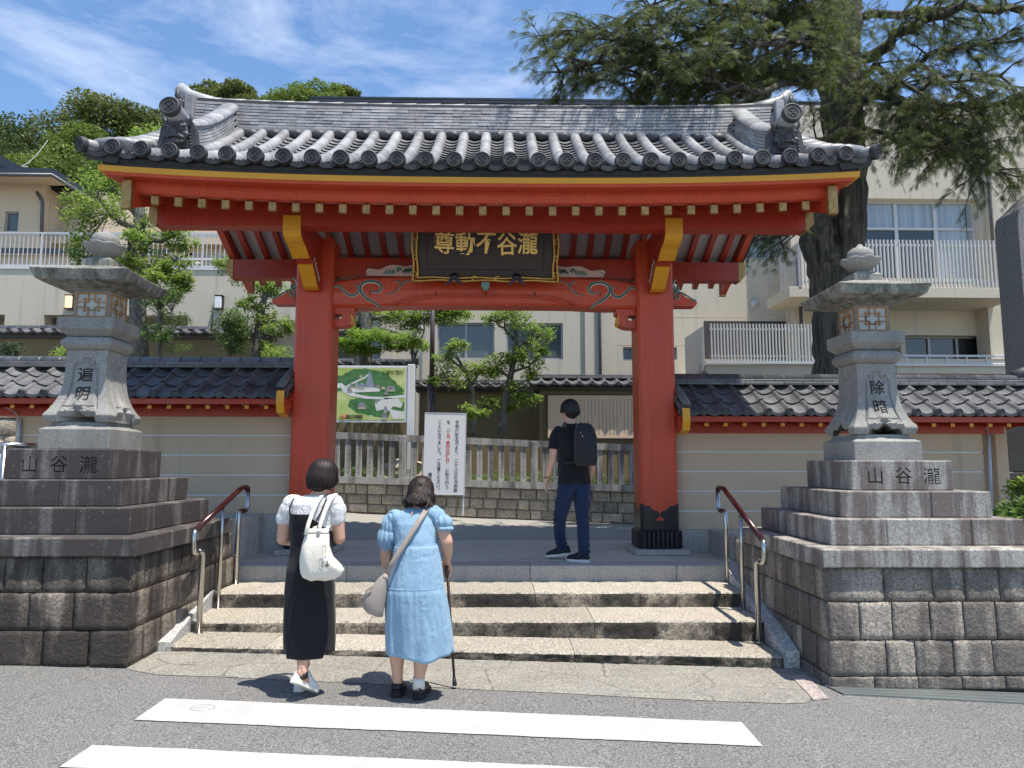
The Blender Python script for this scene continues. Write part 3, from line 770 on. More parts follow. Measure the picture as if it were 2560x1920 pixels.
# ------------------------------------------------------------------ stone lanterns (built in local coordinates, base at z=0)
def sq(h, z, r=0.0, n=1, cx=0, cy=0):
    """square ring with n extra points per side and rounded corners r"""
    pts = []
    if r <= 0:
        c_ = [(-h, -h), (h, -h), (h, h), (-h, h)]
        for i in range(4):
            a, b_ = c_[i], c_[(i + 1) % 4]
            for k in range(n): pts.append((a[0] + (b_[0] - a[0]) * k / n + cx, a[1] + (b_[1] - a[1]) * k / n + cy, z))
        return pts
    q = h - r
    for i, (sx, sy, a0) in enumerate(((-1, -1, PI), (1, -1, 1.5 * PI), (1, 1, 0), (-1, 1, .5 * PI))):
        for k in range(4): a = a0 + PI / 2 * k / 3; pts.append((sx * q + r * math.cos(a) + cx, sy * q + r * math.sin(a) + cy, z))
    return pts
def make_lantern(x, y, z, label, chars, rz=0):
    g = root('stone_lantern', label, 'stone lantern', (0, 0, 0), 'stone lanterns on the pedestals')
    S = M['lantern_stone']
    # plinth with a curved shoulder
    mb = MB(); rr = [(.302, 0), (.302, .165), (.297, .172)] + [(.297 - .062 * math.sin(PI / 2 * k / 6), .172 + .058 * (1 - math.cos(PI / 2 * k / 6)) * .3 + .058 * k / 6 * .7) for k in range(1, 7)]
    mb.loft([sq(h, zz, .012) for h, zz in rr], True, 0, False); mb.build('plinth', S, g, fix=True)
    # bell-shaped body with arched openings between its four feet
    mb = MB(); NZ = 44; NS = 40
    def hw(t): # t 0 bottom .. 1 top
        if t < .1: return .268 + .018 * math.sin(PI * t / .2)
        return .178 + .108 * ((1 - t) / .9) ** 3.9
    H = .645
    def arch(s):  # opening height for |s|<1 across the face
        a = abs(s)
        if a > .60: return 0
        return .075 * (1 - (a / .60) ** 2) ** .5 * (1 + .28 * math.cos(a * 11))
    rings = []
    for k in range(NZ + 1):
        t = k / NZ; ring = []
        for f in range(4):
            for i in range(NS):
                s = -1 + 2 * i / NS; h = hw(t); zb = arch(s); zz = zb + (H - zb) * t if t < .35 else None
                if zz is None: z35 = zb + (H - zb) * .35; zz = z35 + (H - z35) * (t - .35) / .65
                # carved framed panel
                dep = 0; tt = zz / H; pw = .62 * (1 + .0 * t); top = .90 - .13 * abs(s / pw) ** 1.6 - .05 * (1 if .30 < abs(s) / pw < .62 else 0)
                inn = min(pw - abs(s), (top - tt) * 1.6, (tt - .16) * 2)
                if 0 < inn < .12: dep = -.015
                elif inn >= .10: dep = -.004
                yy = -(h + dep); xx = s * h
                p = [(xx, yy), (-yy, xx), (-xx, -yy), (yy, -xx)][f]
                ring.append((p[0], p[1], zz + .232))
        rings.append(ring)
    mb.loft(rings, True, 0, True); me = mb.mesh('body', S); fixn(me)
    # sharpen: flat shading on the body keeps the carving crisp
    for p in me.polygons: p.use_smooth = False
    link('body', me, g)
    for f, ch2 in ((0, chars),):
        for i, ch in enumerate(ch2):
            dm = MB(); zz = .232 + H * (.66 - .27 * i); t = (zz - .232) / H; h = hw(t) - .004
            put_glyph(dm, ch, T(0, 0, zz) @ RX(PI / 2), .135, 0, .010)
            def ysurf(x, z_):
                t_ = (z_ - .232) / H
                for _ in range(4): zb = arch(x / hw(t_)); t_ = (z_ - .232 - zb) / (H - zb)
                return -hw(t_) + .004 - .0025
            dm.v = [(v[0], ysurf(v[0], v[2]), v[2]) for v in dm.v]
            dm.build('inscription', M['carved_dark'], g)  # flat dark characters laid on the uncut body
    # rounded ring
    mb = MB(); z0 = .232 + H; mb.loft([sq(.17, z0 + .002, .03)] + [sq(.195 + .032 * math.sin(PI * k / 8), z0 + .006 + .112 * k / 8, .035) for k in range(9)] + [sq(.17, z0 + .122, .03)], True, 0, True); mb.build('ring', S, g, fix=True)
    # slab with bevelled underside
    z0 += .126; mb = MB(); mb.loft([sq(.185, z0, .01), sq(.243, z0 + .055, .012), sq(.247, z0 + .062, .012), sq(.247, z0 + .155, .012), sq(.243, z0 + .16, .012)], True, 0, False); mb.build('slab', S, g, fix=True)
    z0 += .16
    # fire box: four corner posts, top and bottom rails, lattice panes
    fb = .158; hb = .262; pw = .032
    mb = MB()
    for sx in (-1, 1):
        for sy in (-1, 1): mb.box(sx * fb - (pw if sx > 0 else 0), sx * fb + (pw if sx < 0 else 0), sy * fb - (pw if sy > 0 else 0), sy * fb + (pw if sy < 0 else 0), z0, z0 + hb)
    for a in range(4):
        Mr = RZ(a * PI / 2); mb.box(-fb + pw, fb - pw, -fb + .001, -fb + pw, z0, z0 + .03, 0, Mr); mb.box(-fb + pw, fb - pw, -fb + .001, -fb + pw, z0 + hb - .035, z0 + hb, 0, Mr)
    mb.build('fire_box', S, g)
    for a in range(4):
        Mr = RZ(a * PI / 2); x0, x1, q0, q1 = -fb + pw - .012, fb - pw + .012, z0 + .018, z0 + hb - .022; yq = -fb - .004
        wn = MB(); fw = .011
        for (a0, a1, c0, c1) in ((x0, x1, q0, q0 + fw), (x0, x1, q1 - fw, q1), (x0, x0 + fw, q0 + fw, q1 - fw), (x1 - fw, x1, q0 + fw, q1 - fw)): wn.box(a0, a1, yq - .004, yq + .02, c0, c1, 0, Mr)
        wo = wn.build('window', M['lattice_wood'], g)
        lt = MB(); W_ = x1 - x0; H_ = q1 - q0; lw = .0035
        def bar(u0, v0, u1, v1): lt.box(x0 + W_ * u0 - lw, x0 + W_ * u1 + lw, yq - .002, yq + .006, q0 + H_ * v0 - lw, q0 + H_ * v1 + lw, 0, Mr)
        for m_ in (lambda u, v: (u, v), lambda u, v: (v, u)):
            for (p, q) in (((.28, .22), (.28, .62)), ((.72, .22), (.72, .78)), ((.4, .08), (.4, .38)), ((.6, .62), (.6, .92)), ((.28, .4), (.28, .78)), ((.4, .62), (.4, .92)), ((.6, .08), (.6, .38)), ((.08, .38), (.4, .38)), ((.6, .38), (.92, .38))):
                a_ = m_(*p); b_ = m_(*q); bar(min(a_[0], b_[0]), min(a_[1], b_[1]), max(a_[0], b_[0]), max(a_[1], b_[1]))
        lt.build('lattice', M['lattice_wood'], wo)
        pn = MB(); pn.box(x0 + fw, x1 - fw, yq + .007, yq + .012, q0 + fw, q1 - fw, 0, Mr); pn.build('pane', M['milk_glass'], wo)
    z0 += hb
    # roof slab
    mb = MB(); e = .415; zr = z0 + .012
    def lift_(s): return .008 * abs(s) ** 3
    def rr2(h, z, lf, n=8):
        pts = []
        for f in range(4):
            for i in range(n):
                s = -1 + 2 * i / n; p = (s * h, -h); p = [(p[0], p[1]), (-p[1], p[0]), (-p[0], -p[1]), (p[1], -p[0])][f]
                pts.append((p[0], p[1], z + lf * lift_(s) / .03))
        return pts
    mb.loft([rr2(.175, zr - .012, 0), rr2(.18, zr, 0), rr2(.30, zr + .022, .01), rr2(e - .035, zr + .034, .03), rr2(e, zr + .120, .035), rr2(e - .004, zr + .125, .035), rr2(.27, zr + .175, .01), rr2(.13, zr + .225, 0)], True, 0, False)
    mb.build('roof', M['lantern_cap_stone'], g, fix=True)
    zr += .222
    mb = MB(); mb.loft([sq(.135, zr, .01), sq(.135, zr + .06, .01), sq(.10, zr + .09, .012), sq(.06, zr + .108, .02)], True, 0, False); mb.build('finial_block', M['lantern_cap_stone'], g, fix=True)
    zr += .1
    fn = MB(); prof = [(.045, zr - .005), (.05, zr + .012), (.09, zr + .03), (.140, zr + .065), (.176, zr + .112), (.171, zr + .119), (.12, zr + .112)]
    N = 32; rings = []
    for (r, z_) in prof:
        rings.append([((r * (1 + .055 * abs(math.cos(4 * a)) * (r > .08))) * math.cos(a), (r * (1 + .055 * abs(math.cos(4 * a)) * (r > .08))) * math.sin(a), z_ + (.014 * abs(math.cos(4 * a)) if r > .11 else 0)) for a in [2 * PI * k / N for k in range(N)]])
    fn.loft(rings, True, 0, True); fn.build('lotus_dish', S, g, fix=True)
    jw = MB(); jw.lathe([(.08, zr + .10), (.112, zr + .125), (.119, zr + .17), (.108, zr + .212), (.075, zr + .238), (.035, zr + .252), (.024, zr + .272), (.017, zr + .28)], 24); jw.build('jewel', S, g, fix=True)
    g.location = (x, y, z); g.rotation_euler = (0, 0, rz)
    g['label'] = label
    return g
make_lantern(3.41, PY, 1.63, 'stone lantern on the right reddish pedestal beside the big tree trunk', '除暗')
make_lantern(-3.68, PY, 1.72, 'stone lantern on the left blackened pedestal in front of the pruned garden tree', '遍明', R(1.5))
# ------------------------------------------------------------------ the gate
GX = -.186           # centre line
YC = 8.97            # ridge line
GATE = root('temple_gate', 'vermilion temple gate with silver-grey tiled roof and gold-tipped rafters over the steps', 'gate', (GX, YC, ZP))
HC = 2.142           # half distance between the pillars
def lift(x, r=.12):  # the eaves curve up towards the gable ends
    u = abs(x - GX) / 4.0
    return r * min(u, 1.1) ** 2.6
# --- pillars
def octp(h, c):
    return [(-h + c, -h), (h - c, -h), (h, -h + c), (h, h - c), (h - c, h), (-h + c, h), (-h, h - c), (-h, -h + c)]
for sx in (-1, 1):
    x = GX + sx * HC
    mb = MB(); mb.loft([[(x + p[0], YC + p[1], z) for p in octp(.229, .03)] for z in (ZP + .06, 4.42)], True, 0, False); pil = mb.build('pillar', M['red'], GATE, fix=True)
    # nail hooks
    # black metal shoe with a scalloped top edge and fluted foot
    mb = MB(); h = .236; N = 24
    zt = 1.075; z0 = ZP + .06
    oc = octp(h, .034)
    def edge(s):  # height profile across a face, s in -1..1
        a = abs(s)
        return -.060 + .125 * a ** .75 + .010 * math.sin(a * 12)
    ring_b = []; ring_t = []
    for k in range(8):
        a, b_ = oc[k], oc[(k + 1) % 8]; big = k % 2 == 0
        n_ = N if big else 2
        for i in range(n_):
            t = i / n_; px = a[0] + (b_[0] - a[0]) * t; py = a[1] + (b_[1] - a[1]) * t
            ring_b.append((x + px, YC + py, z0 + .22)); ring_t.append((x + px, YC + py, (zt - .03 + edge(-1 + 2 * t)) if big else zt + .04))
    mb.loft([ring_b, ring_t], False, 0, False)
    sh = mb.build('pillar_shoe', M['black_metal'], GATE, fix=True)
    mb = MB(); rb = []
    rg = []
    for zz in (z0, z0 + .012, z0 + .205, z0 + .222):
        r_ = []
        hh = .258 if zz < z0 + .21 else .242; o2 = octp(hh, .036)
        for k in range(8):
            a, b_ = o2[k], o2[(k + 1) % 8]; big = k % 2 == 0; n_ = 40 if big else 2
            for i in range(n_):
                t = i / n_; px = a[0] + (b_[0] - a[0]) * t; py = a[1] + (b_[1] - a[1]) * t
                fl = -.016 * abs(math.sin(t * PI * 8)) ** .7 * -1 if big and z0 < zz < z0 + .21 else 0
                nx, ny = ((0, -1), (0, 0), (1, 0), (0, 0), (0, 1), (0, 0), (-1, 0), (0, 0))[k]
                r_.append((x + px + nx * fl, YC + py + ny * fl, zz))
        rg.append(r_)
    mb.loft(rg, True, 0, False); sub('fluted_foot', mb.mesh('fluted_foot', M['black_metal']), sh); fixn(bpy.data.meshes['fluted_foot'])
    # the little red cloud cut-out showing through the shoe
    mb = MB()
    for dx in (-.026, .026): mb.add([(x + dx + .022 * math.cos(a), YC - h - .003, .925 + .016 * math.sin(a)) for a in [2 * PI * i / 12 for i in range(12)]], [tuple(range(12))])
    mb.add([(x - .014, YC - h - .0035, .928), (x + .014, YC - h - .0035, .928), (x + .003, YC - h - .0035, .975), (x - .003, YC - h - .0035, .975)], [(0, 1, 2, 3)])
    sub('cloud_mark', mb.mesh('cloud_mark', M['red']), sh)
    mb = MB(); mb.cbox(x - .33, x + .33, YC - .40, YC + .40, ZP, ZP + .06, .008); mb.build('base_stone', M['granite_grey'], GATE)
# --- main beam with curved belly
ya, yb_ = 8.80, 9.14
xl, xr = GX - HC + .2, GX + HC - .2
z_b, z_t = 3.56, 3.925
mb = MB(); n = 40; rings = []
for i in range(n + 1):
    t = i / n; x = xl + (xr - xl) * t; u = 2 * t - 1
    top = z_t + .035 * (1 - u * u) - .05 * max(0, abs(u) - .82) / .18
    bot = z_b + .02 * max(0, 1 - (abs(u) / .72) ** 6)
    rings.append([(x, ya + .03, bot), (x, ya, bot + .03), (x, ya - .012, (bot + top) / 2), (x, ya, top - .03), (x, ya + .03, top), (x, yb_ - .03, top), (x, yb_, top - .03), (x, yb_, bot + .03), (x, yb_ - .03, bot)])
mb.loft(rings, True, 0, False); mb.build('rainbow_beam', M['red'], GATE, fix=True)
# carved arched groove along its lower edge
for off, dz in ((0, 0), (.05, -.035)):
    pts = []
    for i in range(41):
        u = -1 + 2 * i / 40; pts.append((GX + u * (1.16 - off), ya - .012, z_b + .155 + dz - .13 * abs(u) ** 5))
    mb = MB(); mb.tube(pts, .011, 6); mb.build('beam_moulding', M['red'], GATE)
for x in (GX - .62, GX, GX + .62, GX - 1.45, GX + 1.45):
    mb = MB(); mb.tube([(x, ya - .01, z_b + .19), (x, ya - .04, z_b + .18), (x, ya - .04, z_b + .135), (x, ya - .055, z_b + .13)], .0045, 5); mb.build('hook', M['dark'], GATE)
# painted scrolls, real raised strokes
def scroll(pts, rad, name, parent=GATE, y=None):
    o = None
    for k, (sc, m_) in enumerate(((1.45, 'white_scroll'), (.9, 'green_paint'))):
        mb = MB(); mb.tube([(p[0], (y if y is not None else ya - .013) + (0.0 if k == 0 else -.006), p[1]) for p in pts], [max(.003, r_ * sc) for r_ in rad], 7)
        me = mb.mesh(name, M[m_]); me.transform(T(0, (y if y is not None else ya - .013), 0) @ SCL(1, .45 if k == 0 else .6, 1) @ T(0, -(y if y is not None else ya - .013), 0))
        if k == 0: o = link(name, me, parent)
        else: sub('green_stroke', me, o)
    return o
def zs(sy, sx=1249, Y=8.79): return W(sx, sy, Y).z
def px(q, Y=8.79): w_ = W(q[0], q[1], Y); return (w_.x, w_.z)
def crv(pts, n=40):
    """smooth curve through pixel points"""
    P = [Vector((a, b_, 0)) for a, b_ in pts]; out = []
    P = [P[0]] + P + [P[-1]]
    for i in range(1, len(P) - 2):
        for k in range(8):
            t = k / 8; out.append(.5 * ((2 * P[i]) + (P[i + 1] - P[i - 1]) * t + (2 * P[i - 1] - 5 * P[i] + 4 * P[i + 1] - P[i + 2]) * t * t + (-P[i - 1] + 3 * P[i] - 3 * P[i + 1] + P[i + 2]) * t ** 3))
    out.append(P[-2]); return [(v.x, v.y) for v in out]
def C3(x, y): return (820 + x * .3526, 560 + y * .3526)   # the close view of the beam
s1 = crv([C3(*p) for p in ((40, 448), (80, 440), (115, 478), (160, 508), (200, 500), (218, 470), (205, 435), (185, 432))])
s2 = crv([C3(*p) for p in ((365, 590), (330, 560), (270, 525), (235, 480), (240, 430), (290, 408), (350, 415), (380, 450), (360, 482), (318, 478), (308, 468))])
s3 = crv([C3(*p) for p in ((590, 398), (545, 410), (515, 440), (480, 480), (440, 495), (405, 500))]); s3b = crv([C3(*p) for p in ((515, 440), (500, 405), (465, 408))])
for s_, r0 in ((s1, .014), (s2, .017), (s3, .008), (s3b, .008)):
    P = [px(q) for q in s_]; n = len(P); rad = [r0 * (.35 + .65 * math.sin(PI * min(1, (i + 2) / n * 1.05)) ** .6) for i in range(n)]
    scroll(P, rad, 'painted_scroll'); scroll([(2 * GX - a, b_) for a, b_ in P], rad, 'painted_scroll')
# carved brackets under the beam ends
for sx in (-1, 1):
    def m2(p): return (GX + sx * p[0], p[1])
    po = [(HC - .2, 3.56), (1.66, 3.56), (1.66, 3.50), (1.70, 3.44), (1.69, 3.38), (1.74, 3.33), (1.80, 3.315), (HC - .2, 3.31)]
    hole = [(1.93, 3.47), (1.86, 3.47), (1.82, 3.43), (1.86, 3.41), (1.93, 3.41)]
    mb = MB(); q = [m2(p) for p in po[:1]] ; 
    mb.prism([m2(p) for p in ((1.94, 3.56), (1.66, 3.56), (1.66, 3.50), (1.70, 3.475), (1.94, 3.475))], YC - .10, YC + .10, 'y')
    mb.prism([m2(p) for p in ((1.70, 3.475), (1.70, 3.44), (1.69, 3.38), (1.74, 3.33), (1.80, 3.315), (1.94, 3.31), (1.94, 3.405), (1.84, 3.405), (1.80, 3.44), (1.83, 3.475))], YC - .10, YC + .10, 'y')
    mb.build('bracket', M['red'], GATE, fix=True)
    mb = MB(); mb.prism([m2(p) for p in ((1.70, 3.475), (1.692, 3.475), (1.682, 3.44), (1.672, 3.38), (1.70, 3.345), (1.71, 3.35), (1.69, 3.38), (1.70, 3.44))], YC - .10, YC + .10, 'y'); mb.build('bracket_edge', M['yellow'], GATE, fix=True)
    # nose pieces outside the pillars, with a carved scroll
    po = [(HC + .2, 3.60), (HC + .2, 3.92), (HC + .27, 3.86), (HC + .33, 3.80), (HC + .42, 3.72), (HC + .54, 3.66), (HC + .575, 3.655), (HC + .54, 3.60)]
    mb = MB(); mb.prism([m2(p) for p in po], YC - .09, YC + .09, 'y'); mb.build('beam_nose', M['red'], GATE, fix=True)
    cv = [(HC + .55, 3.665), (HC + .48, 3.70), (HC + .43, 3.735), (HC + .36, 3.775), (HC + .31, 3.80), (HC + .27, 3.86), (HC + .25, 3.90), (HC + .30, 3.95)]
    scroll([m2(p) for p in crv(cv)], [.009] * 57, 'carved_scroll', y=YC - .10)
    spi = [(HC + .30 + (.085 - .010 * k) * math.cos(k * .62 + 2.2) * .8, 3.84 + (.085 - .010 * k) * math.sin(k * .62 + 2.2)) for k in range(9)]
    scroll([m2(p) for p in spi], [.014] * 9, 'carved_scroll', y=YC - .105)
    dr = [(HC + .30 + .035 * math.sin(a), 3.74 - .045 * math.cos(a)) for a in [2 * PI * k / 10 for k in range(11)]]
    scroll([m2(p) for p in dr], [.009] * 11, 'carved_scroll', y=YC - .105)
# --- purlins front, back and ridge
ZPB, ZPT = 4.235, 4.505
def purlin(y, xa, xb, name='purlin', z0=ZPB, z1=ZPT, w_=.19):
    mb = MB(); c_ = .07
    mb.prism([(xa, z1), (xa, z0 + c_), (xa + c_, z0), (xb - c_, z0), (xb, z0 + c_), (xb, z1)], y - w_ / 2, y + w_ / 2, 'y')
    o = mb.build(name, M['red2'], GATE, fix=True)
    for x, s in ((xa, -1), (xb, 1)):
        mb = MB(); e = .008
        mb.prism([(x + s * e, z1 + .002), (x + s * e, z0 + c_), (x - s * c_, z0 - e), (x - s * (c_ + .03), z0 - e), (x - s * .055, z0 + .0), (x - s * .055, z1 + .002)] if False else [(x + s * e, z1), (x + s * e, z0 + c_), (x - s * (c_ - e), z0 - e * 1.4), (x - s * (c_ + .02), z0 - e), (x - s * (c_ + .02), z1)], y - w_ / 2 - e, y + w_ / 2 + e, 'y')
        sub('end_cap', mb.mesh('end_cap', M['brass_dull']), o)
    return o
PF, PB = 7.84, 10.10
pa, pb = W(397, 560, PF).x, W(2010, 560, PF).x
purlin(PF, GX - 3.73, GX + 3.73, 'front_purlin')
purlin(PB, GX - 3.73, GX + 3.73, 'back_purlin')
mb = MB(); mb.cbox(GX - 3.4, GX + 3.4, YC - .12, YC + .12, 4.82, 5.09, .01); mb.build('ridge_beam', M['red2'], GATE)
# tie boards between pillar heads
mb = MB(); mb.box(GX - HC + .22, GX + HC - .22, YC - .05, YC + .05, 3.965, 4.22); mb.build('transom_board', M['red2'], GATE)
for x in ():
    mb = MB(); mb.box(GX + x - .07, GX + x + .07, YC - .07, YC + .07, 4.22, 4.82); mb.build('strut', M['red2'], GATE)
# --- arms carrying the purlins, ochre undersides
for sx in (-1, 1):
    x = GX + sx * HC; hw_ = .095
    for dr in (-1, 1):
        def Yd(v): return YC + dr * v
        prof = [(0, 4.42), (1.24, 4.36), (1.24, 4.18), (1.20, 4.13), (1.14, 4.10), (1.02, 4.075), (.84, 3.985), (.70, 3.99), (.66, 3.96), (.50, 3.84), (.40, 3.76), (.24, 3.73), (0, 3.73)]
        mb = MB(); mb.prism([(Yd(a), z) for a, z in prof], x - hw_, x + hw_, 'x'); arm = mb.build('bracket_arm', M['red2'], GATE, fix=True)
        e = .012
        def band(seg, name='ochre_edge', inset=0):
            out = []; 
            up = [(a, z) for a, z in seg]; dn = [(a + e, z - e) for a, z in seg]
            q = [(Yd(a), z) for a, z in up] + [(Yd(a), z) for a, z in dn[::-1]]
            m_ = MB()
            # quads strip so the curved band is clean
            n_ = len(seg)
            for k in range(n_ - 1):
                (a0, c0), (a1, c1) = seg[k], seg[k + 1]
                m_.prism([(Yd(a0), c0), (Yd(a1), c1), (Yd(a1 + e * .6), c1 - e), (Yd(a0 + e * .6), c0 - e)], x - hw_ - .004 + inset, x + hw_ + .004 - inset, 'x')
            return sub(name, m_.mesh(name, M['yellow']), arm)
        o1 = band([(1.24, 4.36), (1.24, 4.18), (1.20, 4.13), (1.14, 4.10), (1.02, 4.075), (.84, 3.985)]); fixn(o1.data)
        o2 = band([(.66, 3.96), (.58, 3.90), (.50, 3.84), (.40, 3.76), (.30, 3.74)], inset=.012); fixn(o2.data)
    # carved white petals beside the lower bracket, on the inner side
    mb = MB(); xi = x - sx * (hw_ + .006)
    for k in range(5): mb.tube([(xi, YC - .40 - .06 * k, 3.80 + .045 * k), (xi - sx * .012, YC - .43 - .06 * k, 3.85 + .045 * k), (xi, YC - .40 - .05 * k, 3.89 + .045 * k)], [.004, .007, .003], 5)
    mb.build('carving', M['white_scroll'], GATE)
# --- rafters and ceiling boards
NR = 29; RSP = .2454; x_r0 = GX - 14 * RSP
# underside line of the roof, distance from ridge -> height (front and back mirrored)
def zr(d, x): # underside of rafters
    t = d / 1.72
    return 5.10 - .895 * t ** .97 + lift(x) * max(0, (d - .8)) / .9
RF = []
for i in range(NR):
    x = x_r0 + i * RSP
    for dr in (-1, 1):
        mb = MB(); rings = []
        for k in range(7):
            d = .02 + 1.70 * k / 6; z = zr(d, x); y = YC + dr * d
            rings.append([(x - .036, y, z), (x + .036, y, z), (x + .036, y, z + .088), (x - .036, y, z + .088)])
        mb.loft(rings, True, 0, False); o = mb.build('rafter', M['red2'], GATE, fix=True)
        z = zr(1.72, x); e = .004
        mb = MB(); y0, y1_ = YC + dr * 1.69, YC + dr * 1.729
        mb.cbox(x - .036 - e, x + .036 + e, min(y0, y1_), max(y0, y1_), z - e + .002, z + .088 + e, .004); sub('end_cap', mb.mesh('end_cap', M['brass_dull']), o)
def strip(dr, d0, d1, dz0, dz1, xa, xb, name, mat, th=.02, n=60, zf=None):
    mb = MB(); rings = []
    for i in range(n + 1):
        x = xa + (xb - xa) * i / n
        za, zb_ = zr(d0, x) + dz0, zr(d1, x) + dz1
        rings.append([(x, YC + dr * d0, za), (x, YC + dr * d1, zb_), (x, YC + dr * d1, zb_ + th), (x, YC + dr * d0, za + th)])
    mb.loft(rings, True, 0, False); return mb.build(name, mat, GATE, fix=True)
for dr in (-1, 1):
    for k in range(5):
        d0 = .02 + k * .33; strip(dr, d0, d0 + .331, .0895, .0895, GX - 3.6, GX + 3.6, 'ceiling_board', M['white_board'], .012, 40)
# eaves boards: two stepped red boards and the ochre one above
ZE = lambda x: lift(x)
def eprof(pts, xa, xb, name, mat, n=60, dr=-1, lf=.9):
    mb = MB(); rings = []
    for i in range(n + 1):
        x = xa + (xb - xa) * i / n; l = lift(x) * lf
        rings.append([(x, YC + dr * d, z + l) for d, z in pts])
    mb.loft(rings, True, 0, False); return mb.build(name, mat, GATE, fix=True)
for dr in (-1, 1):
    eprof([(1.58, 4.425), (1.70, 4.312), (1.76, 4.318), (1.80, 4.37), (1.80, 4.43)], GX - 3.76, GX + 3.76, 'eaves_board', M['red'], dr=dr)
    eprof([(1.70, 4.431), (1.79, 4.431), (1.955, 4.418), (1.965, 4.452), (1.70, 4.452)], GX - 3.84, GX + 3.84, 'eaves_board', M['red'], dr=dr)
    eprof([(1.70, 4.453), (1.975, 4.448), (1.983, 4.506), (1.70, 4.506)], GX - 3.90, GX + 3.90, 'ochre_board', M['yellow'], dr=dr)
    eprof([(1.60, 4.514), (1.965, 4.514), (1.985, 4.585), (1.60, 4.60)], GX - 3.86, GX + 3.86, 'tile_batten', M['tile_disc'], dr=dr)
# bargeboards
for sx in (-1, 1):
    x = GX + sx * 3.66
    for dr in (-1, 1):
        mb = MB(); rings = []
        for k in range(13):
            d = .0 + 1.86 * k / 12; z = zr(min(d, 1.86), x) - .05; h = .30
            rings.append([(x - .042, YC + dr * d, z), (x + .042, YC + dr * d, z), (x + .042, YC + dr * d, z + h), (x - .042, YC + dr * d, z + h)])
        mb.loft(rings, True, 0, False); o = mb.build('bargeboard', M['red'], GATE, fix=True)
        d = 1.86; z = zr(d, x) - .05
        mb = MB(); y = YC + dr * d; mb.cbox(x - .050, x + .050, min(y - dr * .05, y + dr * .01), max(y - dr * .05, y + dr * .01), z - .004, z + .304, .004); oc_ = sub('end_cap', mb.mesh('end_cap', M['brass_dull']), o)
# pendant under the gable
    mb = MB(); mb.prism([(YC - .22, 5.2), (YC + .22, 5.2), (YC + .16, 5.0), (YC, 4.9), (YC - .16, 5.0)], x - .03, x + .03, 'x'); mb.build('gable_pendant', M['red2'], GATE, fix=True)
# ------------------------------------------------------------------ the gate's tiled roof
# tile surface: horizontal distance from the ridge line d -> height
DE = 2.02
def zt(d, x, w_=1.0):
    s = max(0.0, min(1.08, (DE - d) / (DE - .17)))     # 0 eave .. 1 ridge foot
    return 4.605 + 1.19 * (.70 * s + .30 * s * s) + lift(x) * (1 - s * .75)
def surf(x, d, h, dr=-1):
    """point h above the tile bed, normal to the slope"""
    e = .02; z = zt(d, x); sl = (zt(d - e, x) - zt(d + e, x)) / (2 * e); n = math.hypot(1, sl)
    return (x, YC + dr * (d + h * sl / n), z + h / n)
RT = .066; TSP = .2865; NT_ = 27
txs = [GX + (i - 13) * TSP for i in range(NT_)]
KX = 3.31       # descending ridges
roof = GATE
rsrc = random.Random(3)
SEGS = [(.20, .52), (.52, .82), (.82, 1.12), (1.12, 1.42), (1.42, 1.72), (1.72, 2.03)]
for i, x in enumerate(txs):
    for k, (d0, d1) in enumerate(SEGS):
        mb = MB(); rings = []; ns = 4
        for q in range(ns + 1):
            d = d0 + (d1 - d0) * q / ns; rr_ = RT * (1 + .022 * (q / ns))
            rings.append([surf(x + rr_ * math.cos(a), d, .012 + rr_ * math.sin(a) * 1.02) for a in [PI * (j - .7) / 8.6 for j in range(11)]])
        mb.loft(rings, False, 0, True, False); mb.loft([rings[-1], [surf(x + (RT - .012) * math.cos(a), d1, .010 + (RT - .012) * math.sin(a)) for a in [PI * (j - .7) / 8.6 for j in range(11)]]], False, 0, False, False)
        mb.build('cover_tile', M['tile_light'], roof)
    # eave disc
    def disc(x, y, z, r, name='eave_disc', Mx=None):
        mb = MB(); N = 28
        prof = [(r, .055), (r, 0), (r * .90, -.006), (r * .84, -.006), (r * .80, 0), (r * .58, 0), (r * .55, -.004), (r * .50, -.004), (r * .47, .003), (.001, .003)]
        rings = [[(q[0] * math.cos(2 * PI * j / N), q[1], q[0] * math.sin(2 * PI * j / N)) for j in range(N)] for q in prof]
        mb.loft(rings, True, 0, False)
        for a in (PI / 4, -PI / 4): mb.box(-r * .4, r * .4, -.003, .004, -r * .05, r * .05, 0, RY(a))
        return mb.build(name, M['tile_disc'], roof, fix=True, M=None) if Mx is None else (mb, Mx)
    zc = zt(DE, x) + .058
    mb, _ = disc(0, 0, 0, .084, Mx=1); mb.v = [tuple(T(x, YC - DE - .045, zc) @ RX(-.05) @ Vector(v)) for v in mb.v]; mb.build('eave_disc', M['tile_disc'], roof, fix=True)
